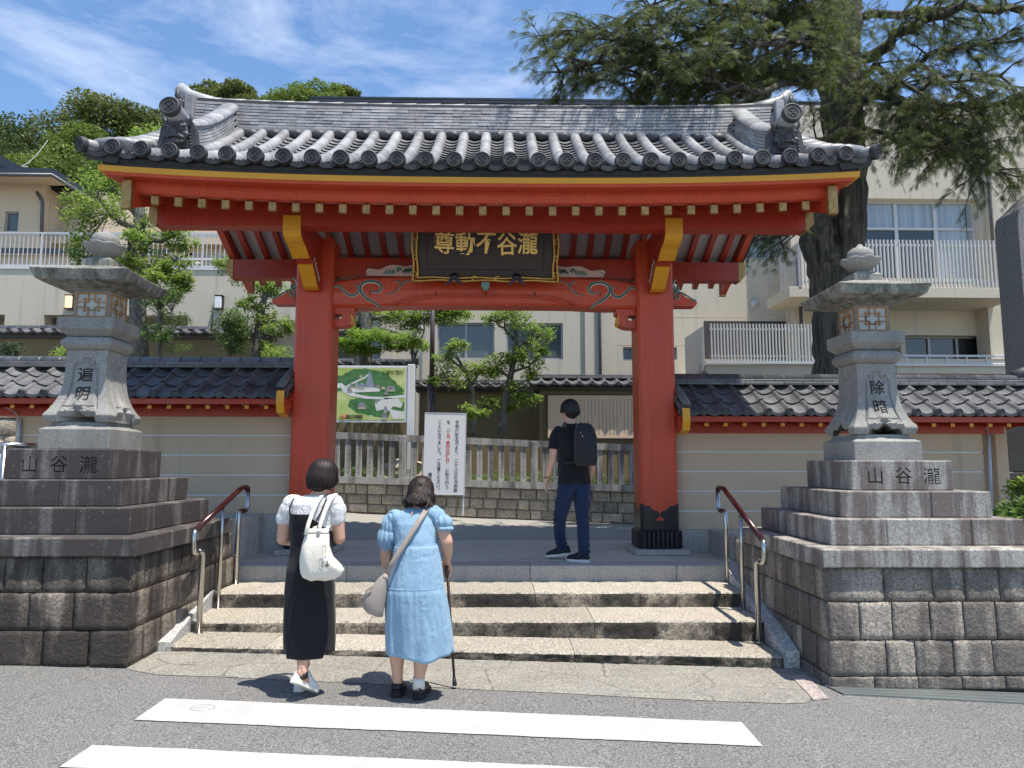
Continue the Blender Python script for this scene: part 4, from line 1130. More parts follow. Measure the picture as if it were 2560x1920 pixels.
# pan tiles between the cover tiles: curved, lapped, visible lips
def pan_row(x, d0, d1, first=False, dr=-1, n=6):
    mb = MB(); hw_ = TSP / 2 - .035; sag = .038
    top = [surf(x + hw_ * u, d0, .012 - sag * (1 - u * u) + .0) for u in [-1 + 2 * j / n for j in range(n + 1)]]
    bot = [surf(x + hw_ * u, d1, .012 - sag * (1 - u * u) + .026) for u in [-1 + 2 * j / n for j in range(n + 1)]]
    th = .05 if first else .022
    low = [surf(x + hw_ * u, d1, .012 - sag * (1 - u * u) + .026 - th) for u in [-1 + 2 * j / n for j in range(n + 1)]]
    mb.loft([top, bot], False, 0, True, False); mb.loft([bot, low], False, 1, False, False)  # lip faces take the darker tile: their shade is put into the colour
    return mb
rows = [2.035 - .118 * k for k in range(16)]
pans = MB()
for i in range(NT_ - 1):
    x = (txs[i] + txs[i + 1]) / 2
    for k in range(15):
        d1 = rows[k]; d0 = rows[k] - .15
        mb = pan_row(x, d0, d1, k == 0)
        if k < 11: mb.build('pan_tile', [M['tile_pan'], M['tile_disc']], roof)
        else:
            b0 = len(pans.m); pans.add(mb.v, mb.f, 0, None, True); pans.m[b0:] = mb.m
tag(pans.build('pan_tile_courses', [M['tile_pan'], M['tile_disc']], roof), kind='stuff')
# verges beyond the outermost cover tiles
for sx in (-1, 1):
    for k in range(12):
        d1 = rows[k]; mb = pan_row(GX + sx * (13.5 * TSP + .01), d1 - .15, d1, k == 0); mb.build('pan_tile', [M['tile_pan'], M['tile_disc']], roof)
    # corner cover tile running out at an angle, curving up
    pts = []
    for q in range(9):
        t = q / 8; x = GX + sx * (3.74 + .30 * t); d = 1.52 + .48 * t; p = surf(x, d, .03); pts.append((p[0], p[1] , p[2] - .005 + .040 * t ** 2.2))
    mb = MB(); mb.tube(pts, [.062 + .006 * q / 8 for q in range(9)], 16); mb.build('corner_tile', M['tile_light'], roof)
    dv = (Vector(pts[-1]) - Vector(pts[-2])).normalized()
    mb, _ = disc(0, 0, 0, .080, Mx=1); Q = T(*(Vector(pts[-1]) + dv * .045)) @ (Vector((0, -1, 0)).rotation_difference(dv)).to_matrix().to_4x4(); mb.v = [tuple(Q @ Vector(v)) for v in mb.v]; mb.build('eave_disc', M['tile_disc'], roof, fix=True)
    # sideways verge tiles down the gable edge
    for k in range(8):
        d = .35 + k * .215; p0 = surf(GX + sx * 3.60, d, .085); p1 = surf(GX + sx * 3.98, d, .065)
        mb = MB(); mb.tube([p0, ((p0[0] * .4 + p1[0] * .6), p0[1], p0[2] + .022), p1], [.06, .07, .066], 12); mb.build('verge_tile', M['tile_light'], roof)
        if k in (5, 6, 7):
            mb = MB(); mb.ball((GX + sx * 3.70, p0[1] - .02, p0[2] + .02), (.14, .09, .06), 14)
            if k == 7: mb.build('verge_cap', M['tile_light'], roof)
    # under the verge
    mb = MB(); rings = []
    for k in range(11):
        d = .1 + 1.92 * k / 10; rings.append([surf(GX + sx * 3.66, d, -.01), surf(GX + sx * 4.02, d, -.005), surf(GX + sx * 4.0, d, -.075), surf(GX + sx * 3.70, d, -.095)])
    mb.loft(rings, True, 0, False); mb.build('verge_bed', M['tile_disc'], roof, fix=True)
# bed under the tiles, both slopes; simple cover rows on the back slope
for dr in (-1, 1):
    mb = MB(); rings = []
    for k in range(11):
        d = .08 + 1.92 * k / 10; n = 30
        rings.append([surf(GX - 3.75 + 7.5 * j / n, d, -.03, dr) for j in range(n + 1)])
    mb.loft(rings, False, 0, True, False); rings2 = [[(p[0], p[1], p[2] - .05) for p in r_] for r_ in rings]; mb.loft(rings2, False, 0, True, False); mb.loft([rings[-1], rings2[-1]], False, 0, True, False)
    mb.build('roof_bed', M['tile_disc'], roof)
mb = MB()
for x in txs:
    pts = [surf(x, .2 + 1.82 * k / 6, .02, 1) for k in range(7)]; mb.tube(pts, RT, 8)
tag(mb.build('back_cover_tiles', M['tile_light'], roof), kind='stuff')
mb = MB()
for sx in (-1, 1):
    for k in range(8):
        d = .35 + k * .215; p0 = surf(GX + sx * 3.60, d, .085, 1); p1 = surf(GX + sx * 3.98, d, .065, 1); mb.tube([p0, p1], [.06, .066], 8)
    rings = []
    for k in range(11):
        d = .1 + 1.92 * k / 10; rings.append([surf(GX + sx * 3.66, d, -.01, 1), surf(GX + sx * 4.02, d, -.005, 1), surf(GX + sx * 4.0, d, -.075, 1), surf(GX + sx * 3.70, d, -.095, 1)])
    mb.loft(rings, True, 0, False)
tag(mb.build('back_verge_tiles', M['tile_disc'], roof), kind='stuff')
# --- main ridge: nine layers of flat tiles with staggered joints, curving up at the ends
RH = 3.86
def zridge(x): u = abs(x - GX) / RH; return .028 * u ** 2 + .045 * u ** 5
zb = zt(.17, GX) + .02
mb = MB()
rings = []
n = 40
for i in range(n + 1):
    x = GX - RH + 2 * RH * i / n; l = zridge(x); rings.append([(x, YC - .19, zb - .07 + l * .3), (x, YC - .15, zb + .06 + l), (x, YC - .13, zb + .44 + l), (x, YC + .13, zb + .44 + l), (x, YC + .15, zb + .06 + l), (x, YC + .19, zb - .07 + l * .3)])
mb.loft(rings, True, 0, False); mb.build('ridge_core', M['tile_disc'], roof, fix=True)
NL = 8; lh = .043; LW = .235
for k in range(NL):
    z0 = zb + .045 + k * lh; yo = -.200 + .004 * k; x = GX - RH + .10 + (LW / 2 if k % 2 else 0) - LW / 2
    while x < GX + RH - .10:
        xa, xb = max(x, GX - RH + .10) + .002, min(x + LW * rsrc.uniform(.97, 1.03), GX + RH - .10); 
        if xb - xa > .03:
            mb = MB(); jy = rsrc.uniform(-.002, .003); la, lb_ = zridge(xa), zridge(xb)
            v = [(xa, YC + yo + jy, z0 + la), (xb, YC + yo + jy, z0 + lb_), (xb, YC + yo + jy + .006, z0 + lh - .008 + lb_), (xa, YC + yo + jy + .006, z0 + lh - .008 + la), (xa, YC, z0 + la), (xb, YC, z0 + lb_), (xb, YC, z0 + lh - .002 + lb_), (xa, YC, z0 + lh - .002 + la)]
            mb.add(v, [(0, 1, 2, 3), (3, 2, 6, 7), (1, 0, 4, 5), (0, 3, 7, 4), (2, 1, 5, 6)]); mb.build('ridge_tile', M['tile_light'], roof)
        x = xb + .002
mb = MB(); 
for k in range(NL):
    z0 = zb + .045 + k * lh
    rings = [[(GX - RH + .1 + (2 * RH - .2) * i / 30, y_, z0 + q_ + zridge(GX - RH + .1 + (2 * RH - .2) * i / 30)) for i in range(31)] for y_, q_ in ((YC, lh - .002), (YC + .2, lh - .008), (YC + .2, 0))]
    mb.loft(rings, False, 0, False, False)
tag(mb.build('back_ridge_tiles', M['tile_light'], roof), kind='stuff')
# slightly proud lowest course and rounded cap along the top
x = GX - RH + .05
while x < GX + RH - .1:
    xb = min(x + .32, GX + RH - .05); mb = MB(); mb.tube([(x + .002, YC, zb + .40 + zridge(x)), ((x + xb) / 2, YC, zb + .402 + zridge((x + xb) / 2)), (xb, YC, zb + .402 + zridge(xb))], [.105, .105, .111], 14); mb.build('ridge_cap_tile', M['tile_light'], roof)
    mb = MB(); mb.box(x + .002, xb - .002, YC - .222, YC + .222, zb + .002 + zridge(x) * .9, zb + .042 + zridge(x) * .9); mb.build('ridge_course_tile', M['tile_light'], roof)
    x = xb
# dark plaster arches between the cover tile tops
for i in range(NT_ - 1):
    xx = (txs[i] + txs[i + 1]) / 2
    if abs(xx - GX) < 3.4:
        mb = MB(); mb.tube([(xx - .085, YC - .2, zb - .025), (xx, YC - .215, zb - .018), (xx + .085, YC - .2, zb - .025)], [.05, .062, .05], 10); mb.build('ridge_foot_tile', M['tile_dark'], roof)
# ridge ends
for sx in (-1, 1):
    xe = GX + sx * RH; l = zridge(xe)
    mb = MB(); mb.cbox(min(xe - sx * .10, xe + sx * .02), max(xe - sx * .10, xe + sx * .02), YC - .245, YC + .245, zb - .02 + l, zb + .43 + l, .012); mb.build('end_plate', M['tile_light'], roof)
    pts = [(xe - sx * .32, YC, zb + .42 + l * .5), (xe - sx * .1, YC, zb + .45 + l), (xe + sx * .07, YC, zb + .52 + l), (xe + sx * .19, YC, zb + .62 + l)]
    mb = MB(); mb.tube(pts, [.105, .10, .09, .088], 14); mb.build('horn_tile', M['tile_light'], roof)
    # demon tile on the gable side, broad with two horns
    mb = MB(); mb.cbox(min(xe + sx * .02, xe + sx * .13), max(xe + sx * .02, xe + sx * .13), YC - .30, YC + .30, zb - .10 + l, zb + .34 + l, .03)
    for s_ in (-1, 1): mb.tube([(xe + sx * .08, YC + s_ * .12, zb + .28 + l), (xe + sx * .12, YC + s_ * .22, zb + .42 + l), (xe + sx * .12, YC + s_ * .20, zb + .53 + l)], [.05, .035, .012], 8)
    mb.ball((xe + sx * .14, YC, zb + .10 + l), (.08, .14, .13), 12); mb.build('demon_tile', M['tile_dark'], roof)
# --- descending ridges
for sx in (-1, 1):
    xk = GX + sx * KX
    def kp(d, h): # sweeps up towards its lower end
        s = (1.58 - d) / 1.35; p = surf(xk, d, 0); return Vector((p[0], p[1], p[2] + h + .045 * max(0, 1 - s) ** 2.2 + .10 * max(0, s - .45)))
    D0, D1 = .22, 1.50
    for k in range(7):
        hh = .022 + .040 * k; w_ = .135 - .004 * k; m = 6
        for q in range(m):
            da = D0 + (D1 - D0) * (q + (.5 if k % 2 else 0) - .0) / m; db = min(D1, da + (D1 - D0) / m - .004); da = max(D0, da)
            if db - da < .03: continue
            rings = []
            for t in (0, .5, 1):
                d = da + (db - da) * t; a = kp(d, hh); rings.append([(xk - w_, a.y, a.z), (xk + w_, a.y, a.z), (xk + w_ - .006, a.y, a.z + .033), (xk - w_ + .006, a.y, a.z + .033)])
            mb = MB(); mb.loft(rings, True, 0, False); mb.build('ridge_tile', M['tile_light'], roof, fix=True)
    m = 6
    for q in range(m):
        pts = []; da, db = D0 + (D1 + .02 - D0) * q / m, D0 + (D1 + .02 - D0) * (q + 1) / m
        rings = []
        for t in (0, .5, 1):
            d = da + (db - da) * t; a = kp(d, .30); rw = .125 + .006 * t
            rings.append([(xk + rw * math.cos(PI * j / 10), a.y, a.z + (.075 + .004 * t) * math.sin(PI * j / 10)) for j in range(11)])
        mb = MB(); mb.loft(rings, True, 0, True, False); mb.loft([rings[-1], [(xk, rings[-1][0][1], rings[-1][0][2])] * 11], False, 0, True, False); mb.build('cap_tile', M['tile_light'], roof)
    core = MB(); rings = []
    for q in range(7):
        d = D0 + (D1 - D0) * q / 6; a = kp(d, .0); rings.append([(xk - .105, a.y, a.z), (xk + .105, a.y, a.z), (xk + .10, a.y, a.z + .30), (xk - .10, a.y, a.z + .30)])
    core.loft(rings, True, 0, False); core.build('ridge_core', M['tile_disc'], roof, fix=True)
    # demon tile facing forward: frame, brow, eyes, nose, fanged mouth, horns
    a = kp(D1 + .015, 0); yo = a.y - .05; zo = 4.985; print('demon', a.z)
    dm0 = len(bpy.data.objects)
    po = [(-.17, 0), (.17, 0), (.165, .12), (.15, .27), (.12, .36), (.06, .40), (-.06, .40), (-.12, .36), (-.15, .27), (-.165, .12)]
    mb = MB(); mb.prism([(xk + p[0] * 1.22, zo + p[1] * .84) for p in po], yo, yo + .09, 'y'); dt = mb.build('demon_tile', M['tile_dark'], roof, fix=True)
    parts = {}
    mb = MB()
    for s_ in (-1, 1):
        for q in range(6): mb.ball((xk + s_ * (.148 - .004 * q), yo - .004, zo + .84 * (.04 + .045 * q)), (.011, .01, .013), 8)
    sub('rim_bead', mb.mesh('rim_bead', M['tile_dark']), dt)['kind'] = 'stuff'
    mb = MB()
    mb.ball((xk, yo - .01, zo + .84 * (.20)), (.105, .055, .15), 18)                      # skull
    mb.ball((xk, yo - .055, zo + .84 * (.315)), (.07, .035, .05), 14)                     # forehead knob
    for s_ in (-1, 1):
        mb.tube([(xk + s_ * .015, yo - .065, zo + .84 * (.235)), (xk + s_ * .05, yo - .075, zo + .84 * (.255)), (xk + s_ * .10, yo - .05, zo + .84 * (.275))], [.016, .022, .01], 8)  # brow
        mb.ball((xk + s_ * .05, yo - .062, zo + .84 * (.215)), (.024, .016, .018), 10)      # eye
        mb.ball((xk + s_ * .085, yo - .04, zo + .84 * (.155)), (.035, .03, .035), 10)      # cheek
        mb.tube([(xk + s_ * .085, yo - .01, zo + .84 * (.30)), (xk + s_ * .125, yo - .03, zo + .84 * (.37)), (xk + s_ * .12, yo - .035, zo + .84 * (.44))], [.026, .018, .006], 8)  # horn
        mb.tube([(xk + s_ * .055, yo - .075, zo + .84 * (.115)), (xk + s_ * .058, yo - .085, zo + .84 * (.085))], [.011, .003], 6)   # fang
    mb.ball((xk, yo - .080, zo + .84 * (.175)), (.032, .03, .035), 12)                    # nose
    mb.tube([(xk - .08, yo - .05, zo + .84 * (.10)), (xk - .04, yo - .075, zo + .84 * (.125)), (xk, yo - .08, zo + .84 * (.12)), (xk + .04, yo - .075, zo + .84 * (.125)), (xk + .08, yo - .05, zo + .84 * (.10))], [.01, .017, .014, .017, .01], 8)
    mb.tube([(xk - .07, yo - .05, zo + .84 * (.06)), (xk, yo - .075, zo + .84 * (.04)), (xk + .07, yo - .05, zo + .84 * (.06))], [.014, .02, .014], 8)
    mb.v = [(xk + (v[0] - xk) * 1.2, v[1], v[2]) for v in mb.v]; sub('face', remesh(mb.mesh('face'), .006, 2), dt, M['tile_dark'])
    # round tile thrust up and forward above it
    p0 = Vector((xk, a.y + .26, zo + .36)); p1 = Vector((xk, yo - .20, zo + .355))
    mb = MB(); mb.tube([p0, p0.lerp(p1, .35) + Vector((0, 0, -.03)), p0.lerp(p1, .7) + Vector((0, 0, -.012)), p1], [.086, .090, .096, .102], 20); mb.build('spout_tile', M['tile_light'], roof)
    dv = Vector((0, -1, .12)).normalized()
    mb, _ = disc(0, 0, 0, .106, Mx=1); Q = T(*(p1 + dv * .03)) @ (Vector((0, -1, 0)).rotation_difference(dv)).to_matrix().to_4x4(); mb.v = [tuple(Q @ Vector(v)) for v in mb.v]; mb.build('spout_disc', M['tile_disc'], roof, fix=True)

# ------------------------------------------------------------------ the name plaque
PX0, PX1 = W(1034, 690, 8.60).x, W(1393, 690, 8.60).x
PXC = (PX0 + PX1) / 2; PWd = (PX1 - PX0)
pq = root('name_plaque', 'dark grained wooden plaque with gold characters in a gilt scrolled frame hanging over the gateway', 'plaque', (PXC, 8.62, 3.83))
TP = T(PXC, 8.63, 3.835) @ RX(R(17))      # local: x across, z up the board, -y front
PH = .80; hw_ = PWd / 2
mb = MB(); mb.cbox(-hw_ + .04, hw_ - .04, -.01, .03, .03, PH, .006, 0, TP); mb.build('board', M['plaque_wood'], pq)
mb = MB(); mb.cbox(-hw_ + .17, hw_ - .17, -.022, -.009, .15, PH - .12, .01, 0, TP); mb.build('inner_panel', M['plaque_wood'], pq)
# sloping inner frame and gilt scrolled border
rs = random.Random(2)
def border(pts, name='gilt_border'):
    mb = MB(); mb.tube([tuple(TP @ Vector((p[0], -.045, p[1]))) for p in pts], .0145, 8); return mb.build(name, M['gold'], pq)
def hump(u, n=3): return .020 * math.sin(u * n * 2 * PI) ** 3
xs = [-hw_ + PWd * i / 60 for i in range(61)]
border([(x, .02 + .007 * math.cos((x) * 11)) for x in xs])
border([(x, .055 + .006 * math.cos(x * 11 + 1)) for x in xs if abs(x) < hw_ - .02])
for s_ in (-1, 1):
    border([(s_ * (hw_ + .008 * math.cos(z * 14)), z) for z in [PH * i / 40 for i in range(41)]])
    border([(s_ * (hw_ - .05 + .007 * math.cos(z * 14 + 1.2)), z) for z in [.05 + (PH - .05) * i / 40 for i in range(41)]])
    for z in (.10, .30, .50, .70):
        mb = MB(); mb.tube([tuple(TP @ Vector((s_ * (hw_ - .02 + .025 * math.cos(a)), -.05, z + .028 * math.sin(a)))) for a in [k * .5 for k in range(11)]], .010, 6); mb.build('gilt_curl', M['gold'], pq)
for x in (-.42, -.14, .14, .42):
    mb = MB(); mb.tube([tuple(TP @ Vector((x + (.045 - .003 * k) * math.cos(k * .6), -.05, .045 + (.038 - .003 * k) * math.sin(k * .6)))) for k in range(9)], .010, 6); mb.build('gilt_curl', M['gold'], pq)
for i, ch in enumerate('尊動不谷瀧'):
    mb = MB(); Q = T(PXC, 8.63, 3.835) @ RX(R(17)) @ T(.008 + (i - 2) * .255, -.026, .475 + (.006, -.01, 0, -.008, .008)[i]) @ RX(PI / 2) @ Matrix.Rotation((-.05, .03, -.04, .05, .0)[i], 4, 'Z')
    put_glyph(mb, ch, Q, .29, .014, .012, 0, .88); mb.build('gilt_character', M['goldpaint'], pq)
mb = MB()
for i, ch in enumerate('祐雅書'):
    put_glyph(mb, ch, TP @ T(-.60, -.026, .55 - i * .062) @ RX(PI / 2), .06, .002, 0)
mb.build('signature', M['lattice_wood'], pq)
# purple cord rosettes and little box hanging below
for s_ in (-1, 1):
    mb = MB(); c_ = TP @ Vector((s_ * .385, -.06, .065))
    mb.ball(c_, (.06, .04, .045), 12); mb.build('cord_knot', M['black_metal'], pq)
    for q in (-1, 1):
        mb = MB(); mb.prism([(c_.x, c_.z + .01), (c_.x + q * .05, c_.z - .01), (c_.x + q * .10, c_.z - .115), (c_.x + q * .02, c_.z - .06)], c_.y - .02, c_.y, 'y'); mb.build('cord_tail', M['purple'], pq, fix=True)
c_ = TP @ Vector((0, -.03, 0)); mb = MB(); mb.loft([[(c_.x - w_, c_.y - .03, z_), (c_.x + w_, c_.y - .03, z_), (c_.x + w_, c_.y + .03, z_), (c_.x - w_, c_.y + .03, z_)] for w_, z_ in ((.025, c_.z - .10), (.048, c_.z - .06), (.048, c_.z - .005))], True, 0, False); mb.build('support_block', M['teal_paint'], pq, fix=True)
# carved clouds sitting on the beam on either side
for sx in (-1, 1):
    gc = root('carved_cloud', 'carved green and pink cloud scroll on the beam %s of the plaque' % ('left' if sx < 0 else 'right'), 'carving', (GX + sx * 1.0, 8.84, 3.95), 'carved scrolls on the beam')
    def q3(x, y, Y=8.80):  # mirrored from the left scroll
        w_ = W(820 + x * .3526, 560 + y * .3526, Y); return (GX + (w_.x - GX if sx < 0 else GX - w_.x), w_.z)
    mb = MB(); mb.prism([q3(*p) for p in ((275, 365), (270, 335), (290, 315), (325, 318), (360, 325), (395, 310), (420, 297), (455, 290), (500, 292), (545, 300), (600, 290), (600, 368))], 8.80, 8.86, 'y'); mb.build('cloud_body', M['pink_paint'], gc, fix=True)
    for (cx_, cy_, r_, m_) in ((292, 340, .045, 'white_scroll'), (500, 330, .055, 'white_scroll'), (500, 330, .035, 'green_paint')):
        a_ = q3(cx_, cy_); mb = MB(); mb.tube([(a_[0] + (r_ - .005 * k * r_ / .055) * math.cos(k * .65), 8.792 - (.008 if m_ == 'green_paint' else 0), a_[1] + (r_ - .005 * k * r_ / .055) * math.sin(k * .65)) for k in range(9)], .010, 7); mb.build('curl', M[m_], gc)
    for k in range(4):
        a0, a1 = q3(395 + 18 * k, 355), q3(420 + 22 * k, 325); mb = MB(); mb.tube([(a0[0], 8.793, a0[1]), ((a0[0] + a1[0]) / 2, 8.785, a0[1] + .01), (a1[0], 8.793, a1[1])], [.008, .012, .006], 6); mb.build('leaf_blade', M['teal_paint'], gc)
    for k in range(3):
        a0, a1 = q3(530 + 22 * k, 345), q3(560 + 18 * k, 318); mb = MB(); mb.tube([(a0[0], 8.793, a0[1]), (a1[0], 8.79, a1[1])], [.012, .010], 6); mb.build('leaf_blade', M['green_paint'], gc)
# ------------------------------------------------------------------ walls either side of the gate
def tiled_roof(g, xa, xb, yr, y0, zr_, ze, pitch_x=.262, rows=3, ridge_layers=2, mirror=1, mat='tile_wall', disc_r=.052, name='roof_tile', ridge=True, cap_r=.062):
    """one visible slope of single-lap pantiles from eave (y0, ze) to ridge (yr, zr_)"""
    n = int((xb - xa) / pitch_x + .5); px_ = (xb - xa) / n
    L_ = (yr - y0); 
    def S(x, t, h): # t 0 eave 1 ridge
        nz = L_ / math.hypot(L_, zr_ - ze); ny = -(zr_ - ze) / math.hypot(L_, zr_ - ze)
        return (x, y0 + L_ * t + ny * h, ze + (zr_ - ze) * t + nz * h)
    def prof(u): # u 0..1 across one tile: shallow trough then a roll
        if u < .70: return -.030 * math.sin(PI * u / .70)
        return .040 * math.sin(PI * (u - .70) / .30)
    us = [0, .12, .24, .36, .48, .60, .70, .76, .82, .88, .94, 1.0]
    if mirror < 0: us = us[::-1]
    for r in range(rows):
        t0, t1 = r / rows, min((r + 1.12) / rows, 1.02)
        for i in range(n):
            x0 = xa + i * px_; mb = MB()
            fx = lambda u: x0 + px_ * (u if mirror > 0 else 1 - u) * 1.0
            lo = [S(fx(u), t0 - .004, prof(u) + .030) for u in us]; hi = [S(fx(u), t1, prof(u) + .004) for u in us]
            un = [S(fx(u), t0 - .004, prof(u) + .004) for u in us]
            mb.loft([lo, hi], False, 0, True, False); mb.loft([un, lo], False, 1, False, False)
            mb.build(name, [M[mat], M['tile_dark']], g)
            if r == 0:
                xc = fx(.85); zc = ze + .015
                mb = MB(); N = 18; R_ = disc_r
                rr_ = [[(q * math.cos(2 * PI * j / N) + xc, y0 - .022 + dy, zc + q * math.sin(2 * PI * j / N)) for j in range(N)] for q, dy in ((R_, .05), (R_, 0), (R_ * .85, -.004), (R_ * .8, .002), (R_ * .5, .002), (R_ * .47, -.002), (R_ * .35, 0), (.001, 0))]
                mb.loft(rr_, True, 0, False); mb.build('eave_disc', M['tile_dark'], g, fix=True)
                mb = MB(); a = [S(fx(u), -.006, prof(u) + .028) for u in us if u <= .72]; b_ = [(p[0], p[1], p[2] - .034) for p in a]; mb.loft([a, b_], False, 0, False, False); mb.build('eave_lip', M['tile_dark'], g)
    mb = MB(); mb.loft([[S(xa, 0, -.03), S(xb, 0, -.03)], [S(xa, 1, -.03), S(xb, 1, -.03)]], False, 0, False, False)
    # far slope and bed
    mb.loft([[(xa, yr, zr_ + .0), (xb, yr, zr_ + .0)], [(xa, 2 * yr - y0, ze), (xb, 2 * yr - y0, ze)]], False, 0, False, False)
    mb.build('roof_bed', M['tile_dark'], g)
    if ridge:
        z = zr_ - .015; w_ = .135
        rs = random.Random(int(xa * 10))
        for k in range(ridge_layers):
            x = xa - (k % 2) * .12
            while x < xb:
                x1 = min(x + .25, xb); xs_ = max(x, xa)
                if x1 - xs_ > .02: mb = MB(); mb.cbox(xs_ + .0015, x1 - .0015, yr - w_ + .008 * k, yr + w_ - .008 * k, z + .036 * k + .001, z + .036 * (k + 1), .004); mb.build('ridge_tile', M[mat], g)
                x = x1
        zc = z + .036 * ridge_layers; x = xa
        while x < xb - .02:
            x1 = min(x + .255, xb); mb = MB(); mb.tube([(x + .001, yr, zc), (x1 - .012, yr, zc), (x1 - .011, yr, zc)], [cap_r * 1.35, cap_r * 1.35, cap_r * 1.43], 14); mb.build('cap_tile', M[mat], g); x = x1
def wall_span(xa, xb, dz, label, mirror, end):
    g = root('plaster_wall', label, 'wall', ((xa + xb) / 2, YW + .2, ZP), 'plaster walls flanking the gate')
    def z(sy, Y=YW): return W(1249, sy, Y).z + dz
    zb = z(1285); lines = [zb, z(1238), z(1188), z(1139), z(1090), z(1040)]
    for k in range(5):
        mb = MB(); mb.cbox(xa, xb, YW, YW + .4, lines[k] + (.008 if k else 0), lines[k + 1] - .008, .005); mb.build('plaster_band', M['stucco_wall'], g)
        if k: mb = MB(); mb.box(xa, xb - .02, YW + .006, YW + .39, lines[k] - .0075, lines[k] + .0075); mb.build('pale_strip', M['groove'], g)
    x = xa; 
    while x < xb - .02:
        x1 = min(x + .95, xb); mb = MB(); mb.cbox(x + .001, x1 - .001, YW - .012, YW + .42, -.1, lines[0] - .001, .004); mb.build('plinth_stone', M['granite_grey'], g); x = x1
    # red head rail, fascia and rafters
    xo = .26
    ea, eb = (xa - xo, xb) if end < 0 else (xa, xb + xo)
    mb = MB(); mb.box(ea, eb, YW - .035, YW + .435, z(1043, YW - .035), z(1017, YW - .035)); mb.build('head_rail', M['red2'], g)
    YE = 8.52
    zf0, zf1 = z(1012.5, YE), z(999, YE)
    fa, fb_ = (xa - .62, xb) if end < 0 else (xa, xb + .9)
    for yy in (YE, 2 * (YW + .2) - YE): mb = MB(); mb.box(fa, fb_, yy - .02, yy + .02, zf0, zf1); mb.build('fascia', M['red2'], g)
    n = int((fb_ - fa) / .232)
    for i in range(n):
        x = fa + .12 + i * .232 
        for dr in ((-1, 1)):
            yc = YW + .2; y1 = yc + dr * (yc - YE - .05)
            mb = MB(); z1_, z2_ = z(1024, YE + .05), z(1016.5, YE + .05)
            P = [(yc + dr * .19, z1_ + .055), (y1, z1_), (y1, z1_ + .04), (yc + dr * .19, z1_ + .095)]
            mb.prism(P, x - .024, x + .024, 'x'); o = mb.build('rafter', M['red2'], g, fix=True)
            if dr < 0: mb = MB(); mb.box(x - .0245, x + .0245, y1 - .003, y1 + .003, z1_ - .0005, z1_ + .0405); sub('rafter_tip', mb.mesh('rafter_tip', M['yellow']), o)
    mb = MB(); mb.prism([(YE + .02, zf1 - .01), (YW + .2, z(948, YW + .2)), (2 * (YW + .2) - YE - .02, zf1 - .01)], fa, fb_, 'x'); mb.build('eaves_board', M['red2'], g, fix=True)
    ra, rb = fa, fb_
    tiled_roof(g, ra, rb, YW + .2, 8.47, z(921, YW + .14) , z(990, 8.47), .262, 3, 2, mirror)
    return g, z
def ochre_hafu(x, sx, zoff, g):
    pass
gL, zL_ = wall_span(-6.02, GX - HC - .20, 0.0, 'tan plaster wall with pale strips and dark tiled roof left of the gate', 1, -1)
gR, zR_ = wall_span(GX + HC + .20, 6.14, -.193, 'tan plaster wall with pale strips and dark tiled roof right of the gate', -1, 1)
# ochre-edged scrolls where the wall roofs meet the pillars, with verge rolls
for sx, gg, zf in ((-1, gL, zL_), (1, gR, zR_)):
    x = GX + sx * (HC + .26)
    po = [(8.42, zf(985, 8.42)), (8.40, zf(1008, 8.42)), (8.44, zf(1030, 8.42)), (8.60, zf(1040, 8.5)), (9.1, zf(960, 9.1)), (9.1, zf(925, 9.1))]
    mb = MB(); mb.prism(po, x - .03, x + .03, 'x'); mb.build('side_board', M['red'], gg, fix=True)
    mb = MB(); sg = [(8.405, zf(978, 8.42)), (8.385, zf(1008, 8.42)), (8.43, zf(1032, 8.42)), (8.60, zf(1042, 8.5))]
    for k in range(3): mb.prism([sg[k], sg[k + 1], (sg[k + 1][0] - .012, sg[k + 1][1] - .01), (sg[k][0] - .014, sg[k][1] - .004)], x - .045, x + .045, 'x')
    mb.build('ochre_edge', M['yellow'], gg, fix=True)
    mb = MB(); mb.tube([(x + sx * .03, 8.46, zf(970, 8.46)), (x + sx * .02, 8.75, zf(942, 8.75)), (x, 9.1, zf(915, 9.1))], .05, 8); mb.build('verge_roll', M['bark_grey'] if False else M['tile_wall'], gg)
# ridge end ornament of the right wall roof
xe = 6.14 + .72; zz = W(1249, 921, YW + .14).z - .193
mb = MB(); mb.prism([(YW + .02, zz - .06), (YW - .03, zz + .05), (YW + .05, zz + .16), (YW + .2, zz + .22), (YW + .35, zz + .16), (YW + .43, zz + .05), (YW + .38, zz - .06)], xe, xe + .08, 'x'); mb.build('ridge_end', M['tile_dark'], gR, fix=True)
mb = MB(); mb.tube([(xe - .1, YW + .2, zz + .12), (xe + .06, YW + .2, zz + .18), (xe + .14, YW + .2, zz + .25)], [.08, .075, .05], 10); mb.build('horn_tile', M['tile_dark'], gR)
# down pipes at both ends
for (sx0, sy0, sx1, sy1, nm, lab) in ((2471, 1086, 2480, 1295, M['pipe_grey'], 'pale grey down pipe at the end of the right plaster wall'), (50, 1047, 46, 1118, M['pipe_grey'], 'pale grey down pipe at the end of the left plaster wall')):
    a, b_ = W(sx0, sy0, YW - .03), W(sx1, sy1, YW - .03); g = root('down_pipe', lab, 'pipe', tuple(b_)); mb = MB(); mb.tube([tuple(a), tuple(a.lerp(b_, .5)), tuple(b_)], .021, 10); mb.tube([tuple(a), (a.x - .05, a.y - .05, a.z + .09), (a.x - .12, a.y - .2, a.z + .16)], .006, 6); mb.build('pipe', nm, g)
    mb = MB(); mb.tube([tuple(a.lerp(b_, .7)), tuple(a.lerp(b_, .71))], .026, 10); mb.build('bracket', M['frame_grey'], g)
